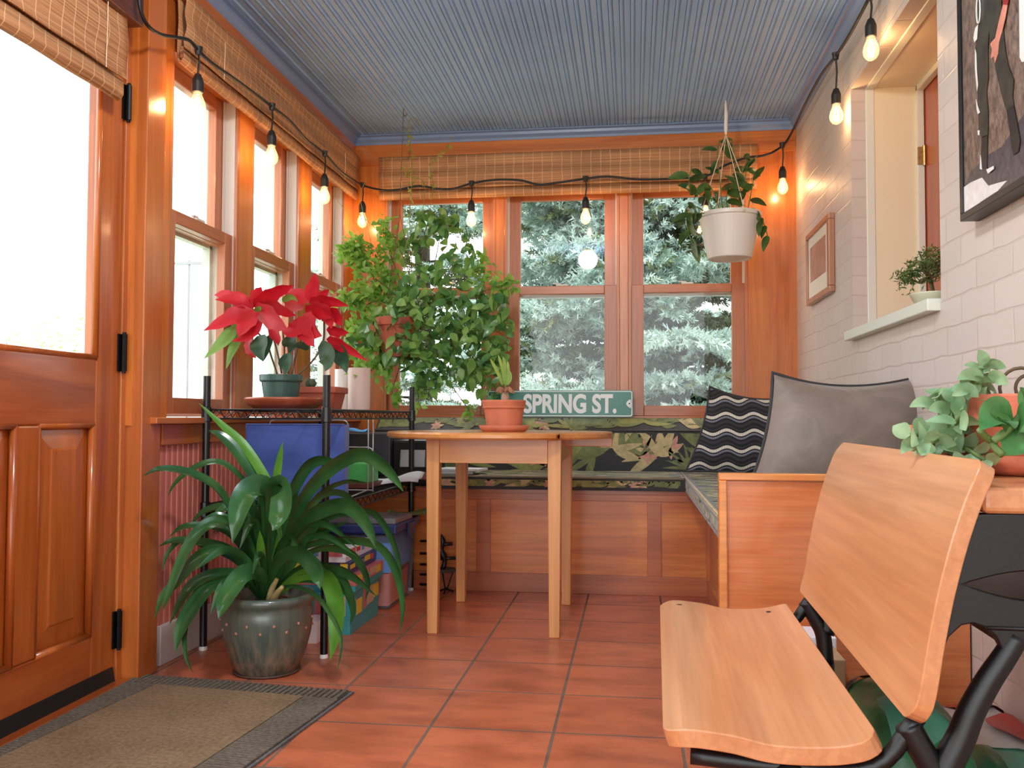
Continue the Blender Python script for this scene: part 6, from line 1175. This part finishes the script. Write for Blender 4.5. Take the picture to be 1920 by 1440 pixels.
# conifer foliage on the sill
P_ = np.concatenate([blob(c, (r, r * .8, r * .8), 220) for c, r in (((0.8063, 2.7, 1.2172), 0.038), ((0.8443, 2.7, 1.25), 0.04), ((0.8349, 2.7, 1.1968), 0.04), ((0.8857, 2.74, 1.2331), 0.035), ((0.7741, 2.7, 1.1903), 0.026))] + [np.linspace(a, b, 14) + RNG.normal(0, .005, (14, 3)) for a, b in (((0.7668, 2.7, 1.1904), (0.7561, 2.7, 1.1416)), ((0.7885, 2.7, 1.1824), (0.7736, 2.7, 1.1475)), ((0.7569, 2.7, 1.2059), (0.7451, 2.7, 1.1984)))])
D_ = unit(len(P_), 0.2); V, F = leaf_scatter(P_, D_, unit(len(P_)), RNG.uniform(.010, .020, len(P_)), RNG.uniform(.0016, .003, len(P_)), nu=2)
np_mesh('foliage', V, F, L_BONSAI, bo)

# ------------------------------------------------------------------ big hanging plant in front of the corner
hc = (-1.0616, 4.25, 1.2554)
hp = thing('hanging_plant', 'large bushy hanging plant with dark oval leaves in the far left corner', 'hanging plant', (hc[0], hc[1], hc[2]))
big = (((-0.9858, 4.25, 1.7089), 0.115, 0.09), ((-0.9158, 4.29, 1.7469), 0.085, 0.06), ((-0.8345, 4.31, 1.5715), 0.115, 0.13), ((-1.0891, 4.35, 1.6104), 0.06, 0.115), ((-0.9745, 4.21, 1.3904), 0.175, 0.13), ((-0.7956, 4.25, 1.2907), 0.2, 0.175), ((-0.9686, 4.19, 1.1846), 0.155, 0.155), ((-0.8218, 4.23, 1.0979), 0.19, 0.155), ((-0.6751, 4.27, 1.3556), 0.105, 0.085), ((-0.6296, 4.28, 1.1897), 0.075, 0.135), ((-0.7093, 4.25, 1.0223), 0.11, 0.11), ((-0.9859, 4.27, 0.9989), 0.12, 0.09), ((-1.0663, 4.22, 1.1244), 0.11, 0.11), ((-0.6607, 4.27, 0.9468), 0.065, 0.1), ((-1.1145, 4.2, 1.2762), 0.12, 0.1), ((-1.2405, 4.23, 1.1909), 0.1, 0.1))
cnt = (38, 22, 44, 16, 84, 130, 100, 120, 40, 40, 64, 46, 60, 20, 60, 44)
Pn = np.concatenate([blob(c, (rx * 1.0, min(rx, ry) * 0.8, ry), n) for (c, rx, ry), n in zip(big, cnt)]); N = len(Pn)
dr = unit(N); dr[:, 2] -= 0.75; nm = unit(N, 0.6); nm[:, 1] -= 0.7
V, F = leaf_scatter(Pn, dr, nm, RNG.uniform(.045, .082, N), RNG.uniform(.014, .024, N), nu=5, curl=0.25)
mi = np.repeat((RNG.random(N) < 0.5).astype(int), 10); np_mesh('large_leaves', V, F, [L_VINE, L_VINE_D], hp, mi=mi, smooth=True)
sml = (((-1.3511, 4.3, 1.5937), 0.1012, 0.0658), ((-1.3731, 4.3, 1.6286), 0.0658, 0.0506), ((-1.2202, 4.35, 1.7333), 0.0506, 0.0708), ((-1.1975, 4.35, 1.6128), 0.0759, 0.0911), ((-1.2634, 4.3, 1.4733), 0.1062, 0.1012), ((-1.3681, 4.25, 1.3631), 0.086, 0.0556), ((-1.2892, 4.3, 1.3422), 0.1113, 0.1113), ((-1.1608, 4.32, 1.4219), 0.086, 0.1012), ((-1.3469, 4.3, 1.159), 0.0759, 0.1113), ((-1.2741, 4.35, 1.0303), 0.086, 0.0506), ((-0.7195, 4.3, 1.5025), 0.0759, 0.0809), ((-0.6152, 4.3, 1.4231), 0.0607, 0.0405), ((-1.181, 4.36, 0.9117), 0.0556, 0.0556), ((-1.0413, 4.34, 0.8849), 0.0405, 0.0658), ((-0.8, 4.4, 0.8205), 0.0354, 0.0455), ((-1.2065, 4.3, 1.1055), 0.1012, 0.1113))
cs_ = (130, 70, 44, 90, 140, 80, 160, 90, 100, 50, 60, 44, 30, 26, 16, 110)
Pn = np.concatenate([blob(c, (rx, min(rx, ry) * 0.9, ry), n) for (c, rx, ry), n in zip(sml, cs_)]); N = len(Pn); dr = unit(N); dr[:, 2] -= 0.2; nm = unit(N, 0.8); nm[:, 1] -= 0.4
V, F = leaf_scatter(Pn, dr, nm, RNG.uniform(.030, .056, N), RNG.uniform(.009, .016, N), nu=4, curl=0.2); np_mesh('small_leaves', V, F, L_BUSH, hp, smooth=True, label='small light green leaves')
mb = MB(); rg = random.Random(5); ctr = Vector(hc)
for (c, rx, ry) in big + sml:
    c = Vector(c); mb.tube(spline([ctr, ctr.lerp(c, .5) + Vector((rg.uniform(-.05, .05), rg.uniform(-.03, .03), rg.uniform(0, .08))), c, c + Vector((rg.uniform(-.5, .5) * rx, 0, -ry * .7))], 4), 0.0022, 5)
mb.build('stems', M_STEM_B, hp, smooth=True)
pc = (-1.122, 4.26, 1.2261); R_ = 0.1153
MB().lathe([(0.001, -R_ * 1.3), (R_ * .62, -R_ * 1.3), (R_ * .9, 0.0), (R_ * .98, 0.0), (R_, R_ * .34), (R_ * .9, R_ * .34), (R_ * .86, R_ * .1), (0.001, R_ * .08)], pc, 36).build('pot', M_TERRA_D, hp, bevel=0.0015)
ceil_pt = (pc[0] + 0.01, pc[1] + 0.02, CZ - 0.004); mb = MB()
knot = (pc[0], pc[1], pc[2] + 0.55)
for k in range(3):
    a = 0.4 + k * 2 * PI / 3; mb.tube([(pc[0] + R_ * .97 * math.cos(a), pc[1] + R_ * .97 * math.sin(a), pc[2] + R_ * .3), knot], 0.0016, 5)
mb.tube([knot, ceil_pt], 0.0018, 6); mb.tube(spline([(ceil_pt[0], ceil_pt[1], CZ + 0.003), (ceil_pt[0], ceil_pt[1], CZ - 0.03), (ceil_pt[0] + 0.012, ceil_pt[1], CZ - 0.04), (ceil_pt[0] + 0.016, ceil_pt[1], CZ - 0.026)], 4), 0.002, 6)
mb.build('hanger', M_STEM_B, hp)
mb = MB()                                        # climbing tendrils that reach the ceiling
tds = (((-1.0712, 4.3, 1.6009), (-1.0958, 4.35, 1.7966), (-1.096, 4.4, 1.9966), (-1.1104, 4.42, 2.1654), (-1.1221, 4.42, 2.253), (-1.1114, 4.42, 2.2962), (-1.0838, 4.42, 2.295), (-1.0643, 4.42, 2.2561)), ((-0.9973, 4.3, 1.704), (-0.9892, 4.4, 1.9393), (-1.0108, 4.42, 2.0533), (-0.9456, 4.42, 2.1186), (-0.8914, 4.42, 2.1788)), ((-1.0241, 4.3, 1.7309), (-1.0329, 4.4, 1.9541), (-1.1093, 4.42, 2.0024), (-1.1317, 4.42, 2.0574)), ((-1.2913, 4.3, 1.5792), (-1.3679, 4.35, 1.7236), (-1.4346, 4.4, 1.8171), (-1.5139, 4.45, 1.9132)), ((-1.2643, 4.3, 1.5787), (-1.3226, 4.4, 1.7328), (-1.3784, 4.45, 1.9092), (-1.3401, 4.45, 2.0179)), ((-1.1701, 4.3, 1.5767), (-1.2811, 4.4, 1.7318), (-1.3889, 4.45, 1.8271)))
for p in tds: mb.tube(spline(p, 5), 0.0017, 5)
mb.build('tendrils', L_TENDRIL, hp, smooth=True)
Pn = np.concatenate([np.asarray([Vector(p[i]).lerp(Vector(p[i + 1]), t) for i in range(1, min(4, len(p) - 1)) for t in (.1, .35, .6, .85)]) for p in tds[:3]]); Pn = np.repeat(Pn, 3, 0) + RNG.normal(0, .008, (len(Pn) * 3, 3)); N = len(Pn)
V, F = leaf_scatter(Pn, unit(N), unit(N), RNG.uniform(.014, .026, N), RNG.uniform(.004, .007, N), nu=3); np_mesh('tendril_leaves', V, F, L_TENDRIL, hp, smooth=True)
mb = MB()
for pts, w in ((((-1.1135, 4.2, 1.1486), (-1.0747, 4.2, 1.1865), (-1.0482, 4.2, 1.1227), (-0.9962, 4.2, 1.0969)), 0.02), (((-1.0742, 4.2, 1.1229), (-1.046, 4.19, 1.1599), (-1.0199, 4.19, 1.1217), (-0.9962, 4.2, 1.0918)), 0.018)): strap(mb, pts, w)
mb.build('dry_leaves', L_DRY, hp, smooth=True)

# ------------------------------------------------------------------ white hanging basket on the right
wc = (0.4544, 4.36, 1.7516); WR = 0.1462; WH = 0.2154
hb = thing('hanging_basket', 'white plastic hanging pot with trailing waxy leaves, in front of the right back window', 'hanging plant', (wc[0], wc[1], wc[2] - WH))
zb0 = wc[2] - WH
MB().lathe([(0.001, 0.006), (WR * .55, 0.006), (WR * .62, 0.0), (WR * .70, 0.004), (WR * .96, WH * .9), (WR * 1.01, WH * .91), (WR * 1.02, WH), (WR * .97, WH), (WR * .93, WH * .93), (WR * .9, WH * .86), (0.001, WH * .84)], (wc[0], wc[1], zb0), 48).build('pot', M_WHITEPOT, hb, smooth=False, bevel=0.002)
MB().lathe([(WR * .91, 0), (0.001, 0.008)], (wc[0], wc[1], zb0 + WH * .86), 24).build('soil', M_SOIL, hb)
top = Vector((0.4394, 4.36, 2.1352)); hk = Vector((top.x, top.y, CZ - 0.004)); mb = MB()
for k in range(4):
    a = 0.35 + k * PI / 2; mb.tube([(wc[0] + WR * math.cos(a), wc[1] + WR * math.sin(a), wc[2] - 0.006), top], 0.0022, 6)
    mb.sphere((wc[0] + WR * 1.02 * math.cos(a), wc[1] + WR * 1.02 * math.sin(a), wc[2] - 0.012), 0.007, 8, 6)
mb.build('hanger_cords', M_ROPE, hb)
MB().tube([top, top + Vector((0, 0, 0.03)), top + Vector((0.002, 0, 0.10)), hk - Vector((0, 0, 0.02)), hk + Vector((0, 0, 0.006))], [0.005, 0.009, 0.0085, 0.005, 0.003], 10).build('hanger_hook', M_WHITEPOT, hb, smooth=True)
lv = MB(); st = MB(); vines = (((0.3834, 4.34, 1.7541), (0.3435, 4.3, 1.8168), (0.2809, 4.28, 1.844), (0.2616, 4.28, 1.9075), (0.2766, 4.28, 1.965)), ((0.3694, 4.32, 1.75), (0.3035, 4.26, 1.7383), (0.2492, 4.25, 1.725), (0.2586, 4.25, 1.6375), (0.285, 4.25, 1.5722)), ((0.3448, 4.32, 1.7557), (0.2702, 4.27, 1.779), (0.2401, 4.26, 1.74), (0.2494, 4.26, 1.6148)), ((0.41, 4.36, 1.7579), (0.3782, 4.33, 1.8534), (0.3381, 4.32, 1.9029)), ((0.4761, 4.4, 1.7651), (0.4715, 4.42, 1.8988), (0.4872, 4.42, 2.0018), (0.4729, 4.42, 2.1267)), ((0.4987, 4.38, 1.76), (0.5242, 4.38, 1.887), (0.5422, 4.38, 1.9888), (0.5869, 4.38, 2.0333)), ((0.5087, 4.36, 1.7552), (0.5551, 4.3, 1.7529), (0.5954, 4.28, 1.6975), (0.6235, 4.28, 1.61)), ((0.445, 4.34, 1.7524), (0.434, 4.3, 1.8191), (0.4539, 4.3, 1.8814)), ((0.4807, 4.33, 1.7492), (0.5022, 4.3, 1.8171), (0.4832, 4.3, 1.893)), ((0.4243, 4.38, 1.762), (0.4165, 4.42, 1.9265), (0.4046, 4.42, 2.0566), (0.4176, 4.42, 2.1288)), ((0.5333, 4.36, 1.7545), (0.5535, 4.36, 1.8429), (0.5715, 4.38, 1.9366)))
rg = random.Random(17)
for v in vines:
    P_ = spline(v, 4); st.tube(P_, 0.0026, 6); n = len(P_)
    for i in range(3, n, 2):
        d = (P_[i] - P_[i - 1]).normalized(); o = Vector((rg.uniform(-1, 1), rg.uniform(-1, .3), rg.uniform(-.9, .4))).normalized(); L_ = rg.uniform(.060, .105); e = P_[i] + (o * .7 + d * .5 + Vector((0, 0, -.3))).normalized() * L_
        blade(lv, [P_[i], P_[i].lerp(e, .5) + Vector((0, 0, .008)), e], L_ * rg.uniform(.20, .28), rg.uniform(.5, .95), 7, cup=.2, mid=.8)
lv.build('leaves', L_HOYA, hb, smooth=True); st.build('vines', M_STEM_G, hb, smooth=True)
# ------------------------------------------------------------------ plant ribs (thin pale leaves) behind the beige planter
Pn = blob((-1.1364, 3.66, 1.0143), (.03, .03, .05), 34); N = len(Pn); V, F = leaf_scatter(Pn, unit(N, .6), unit(N), RNG.uniform(.03, .06, N), RNG.uniform(.006, .011, N), nu=4)
np_mesh('leaves', V, F, L_BUSH, [o for o in bpy.data.objects if o.name.startswith('tall_planter')][-1], smooth=True)

# ------------------------------------------------------------------ outdoors: blue spruce, shrubs, a house and a mast, all beyond the panes
def needle_sprigs(base, tip, per, nl, nw):
    """needles around each short twig base->tip"""
    base, tip = np.asarray(base), np.asarray(tip); N = len(base); ax = tip - base; L_ = np.linalg.norm(ax, axis=1, keepdims=True); ax = ax / L_
    t = RNG.uniform(0.0, 1.0, (N, per, 1)); p = base[:, None] + ax[:, None] * L_[:, None] * t; d = unit(N * per).reshape(N, per, 3); d -= ax[:, None] * (d * ax[:, None]).sum(-1, keepdims=True); d /= np.linalg.norm(d, axis=-1, keepdims=True) + 1e-9
    d = d * 0.8 + ax[:, None] * 0.75; p = p.reshape(-1, 3); d = d.reshape(-1, 3); M = len(p); ln = RNG.uniform(.7, 1.1, M)[:, None] * nl; sd = np.cross(d, unit(M)); sd /= np.linalg.norm(sd, axis=1, keepdims=True) + 1e-9
    V = np.stack([p - sd * nw, p + sd * nw, p + d * ln + sd * nw * .5, p + d * ln - sd * nw * .5], 1).reshape(-1, 3); return V, np.arange(M * 4).reshape(-1, 4)
def spruce(label, x, y, height, spread, seed, nbr, per, zlo=-0.35, zhi=4.0, front=-PI / 2, arc=1.25, finger=1.0):
    """trunk, drooping boughs turned to the house, twigs and needle-covered finger shoots"""
    t = thing('spruce_tree', label, 'tree', (x, y, -0.5), 'blue spruces behind the house'); rg = random.Random(seed)
    MB().tube([(x, y, -0.5), (x + 0.03, y, 1.2), (x, y + 0.02, height * .55)], [0.17, 0.14, 0.08], 12).build('trunk', M_BARK, t, smooth=True)
    wood_ = MB(); B, T, BD, TD = [], [], [], []
    for q_ in range(nbr):
        z = zlo + (zhi - zlo) * (q_ + rg.random()) / nbr; a = front + rg.uniform(-arc, arc); R_ = spread * (1 - (z + .5) / height) * rg.uniform(.62, 1.12)
        d = Vector((math.cos(a), math.sin(a), 0)); s = Vector((-d.y, d.x, 0)); root = Vector((x, y, z)); dr = rg.uniform(.10, .34)
        ends = [root + d * R_ * q + Vector((0, 0, R_ * (0.10 * q - dr * q * q + 0.16 * q ** 5))) for q in (0, .25, .5, .75, 1.0)]; wood_.tube(ends, [.022, .018, .014, .009, .004], 5)
        pts = spline(ends, 6)
        for i in range(5, len(pts)):
            q = i / len(pts); sz = 0.09 + .40 * math.sin(PI * min(1, q * .80 + .16)) * spread / 2.3
            for sg in (-1, 1):
                tw = pts[i] + (s * sg * .8 + d * .66 + Vector((0, 0, rg.uniform(-.42, .10)))).normalized() * sz * rg.uniform(.65, 1.15); wood_.tube([pts[i], tw], [.004, .002], 4, cap=False)
                m = max(2, int(sz / .07 / finger))
                for j in range(1, m + 1):
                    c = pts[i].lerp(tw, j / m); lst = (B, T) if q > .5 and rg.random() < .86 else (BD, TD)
                    for s2 in (-1, 1) if j < m else (-.7, 0, .7):
                        e = c + (d * .72 + s * (sg * .5 + s2 * .75) + Vector((0, 0, rg.uniform(-.35, .35)))).normalized() * rg.uniform(.07, .125) * finger; lst[0].append(c); lst[1].append(e)
            if i == len(pts) - 1:
                for s2 in (-.6, -.2, .2, .6): B.append(pts[i]); T.append(pts[i] + (d + s * s2 + Vector((0, 0, .12))).normalized() * .13)
    wood_.build('branches', M_BARK, t)
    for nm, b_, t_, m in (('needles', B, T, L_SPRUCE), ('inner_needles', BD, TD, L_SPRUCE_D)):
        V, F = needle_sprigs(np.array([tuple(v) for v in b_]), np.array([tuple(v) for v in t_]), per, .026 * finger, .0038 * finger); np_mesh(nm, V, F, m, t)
    return t
spruce('big pale blue spruce tree close outside the middle and right back windows', 0.25, 7.9, 7.5, 2.35, 3, 112, 24, finger=1.5)
spruce('greyish spruce tree further back, seen through the left back window', -2.9, 12.2, 8.0, 2.5, 8, 60, 10, finger=1.6, arc=1.5)
spruce('dark spruce tree further back, seen through the right back window', 3.3, 12.4, 8.5, 2.8, 12, 60, 10, finger=1.6, arc=1.5)
spruce('low spruce tree far behind the big blue spruce, filling the gap under its boughs', 0.7, 14.5, 6.5, 2.8, 15, 60, 10, finger=1.7, arc=1.5)
def shrub(name, label, x, y, r, hgt, n, m, seed, dens=0.05):
    t = thing(name, label, 'shrub', (x, y, -0.5), 'shrubs outside the left windows'); mb = MB(); rg = random.Random(seed)
    for k in range(9): a = rg.uniform(0, 6.28); q = r * rg.uniform(.2, .8); mb.tube([(x, y, -.5), (x + q * .5 * math.cos(a), y + q * .5 * math.sin(a), -.5 + hgt * .5), (x + q * math.cos(a), y + q * math.sin(a), -.5 + hgt * rg.uniform(.7, .95))], [.02, .012, .005], 5)
    mb.build('stems', M_BARK, t); P_ = blob((x, y, -.5 + hgt * .55), (r, r, hgt * .5), n); V, F = leaf_scatter(P_, unit(n), unit(n), RNG.uniform(dens, dens * 1.8, n), RNG.uniform(dens * .35, dens * .5, n), nu=2); np_mesh('foliage', V, F, m, t); return t
M_PALELEAF = leafmat('pale_washed_leaf', (150, 164, 110), (190, 200, 150), .8, vs=2)
shrub('garden_shrub', 'pale rounded shrub outside the first left window', -5.2, 8.0, .9, 1.5, 900, M_PALELEAF, 2)
shrub('garden_shrub', 'pale tall shrub outside the second and third left windows', -6.4, 9.6, 1.0, 2.3, 1200, M_PALELEAF, 4)
hs = thing('neighbour_house', 'pale house with a gable and chimney far outside the left windows', 'house', (-19, 21, -0.5))
M_PALE = plain('pale_siding', (196, 200, 204), .8); M_ROOFP = plain('pale_grey_roof', (176, 182, 190), .8)
MB().box(-22, -16.6, 19, 26, -0.5, 1.7).build('house_walls', M_PALE, hs)
MB().add([(-22.4, 18.7, 1.6), (-16.2, 18.7, 1.6), (-19.3, 18.7, 5.2), (-22.4, 26.4, 1.6), (-16.2, 26.4, 1.6), (-19.3, 26.4, 5.2)], [(0, 1, 2), (5, 4, 3), (0, 2, 5, 3), (1, 4, 5, 2), (0, 3, 4, 1)]).build('roof', M_ROOFP, hs)
MB().box(-18.9, -18.1, 21.5, 22.3, 4.0, 6.4).build('chimney', M_ROOFP, hs)
MB().box(-16.62, -16.55, 20.2, 21.2, 0.1, 1.3).box(-16.62, -16.55, 23, 24, 0.1, 1.3).build('house_window', M_SILVER, hs)
ms = thing('utility_pole', 'thin grey utility pole with a cross arm outside the first left window', 'pole', (-6.7204, 13.0, -0.5))
pxm = -6.7204; zt_ = 3.1259
MB().tube([(pxm, 13, -.5), (pxm, 13, zt_ + .05)], .02, 8).build('mast', M_SILVER, ms)
MB().box(pxm - .22, pxm + .22, 12.97, 13.03, zt_ - .02, zt_ + .02).build('cross_arm', M_SILVER, ms)
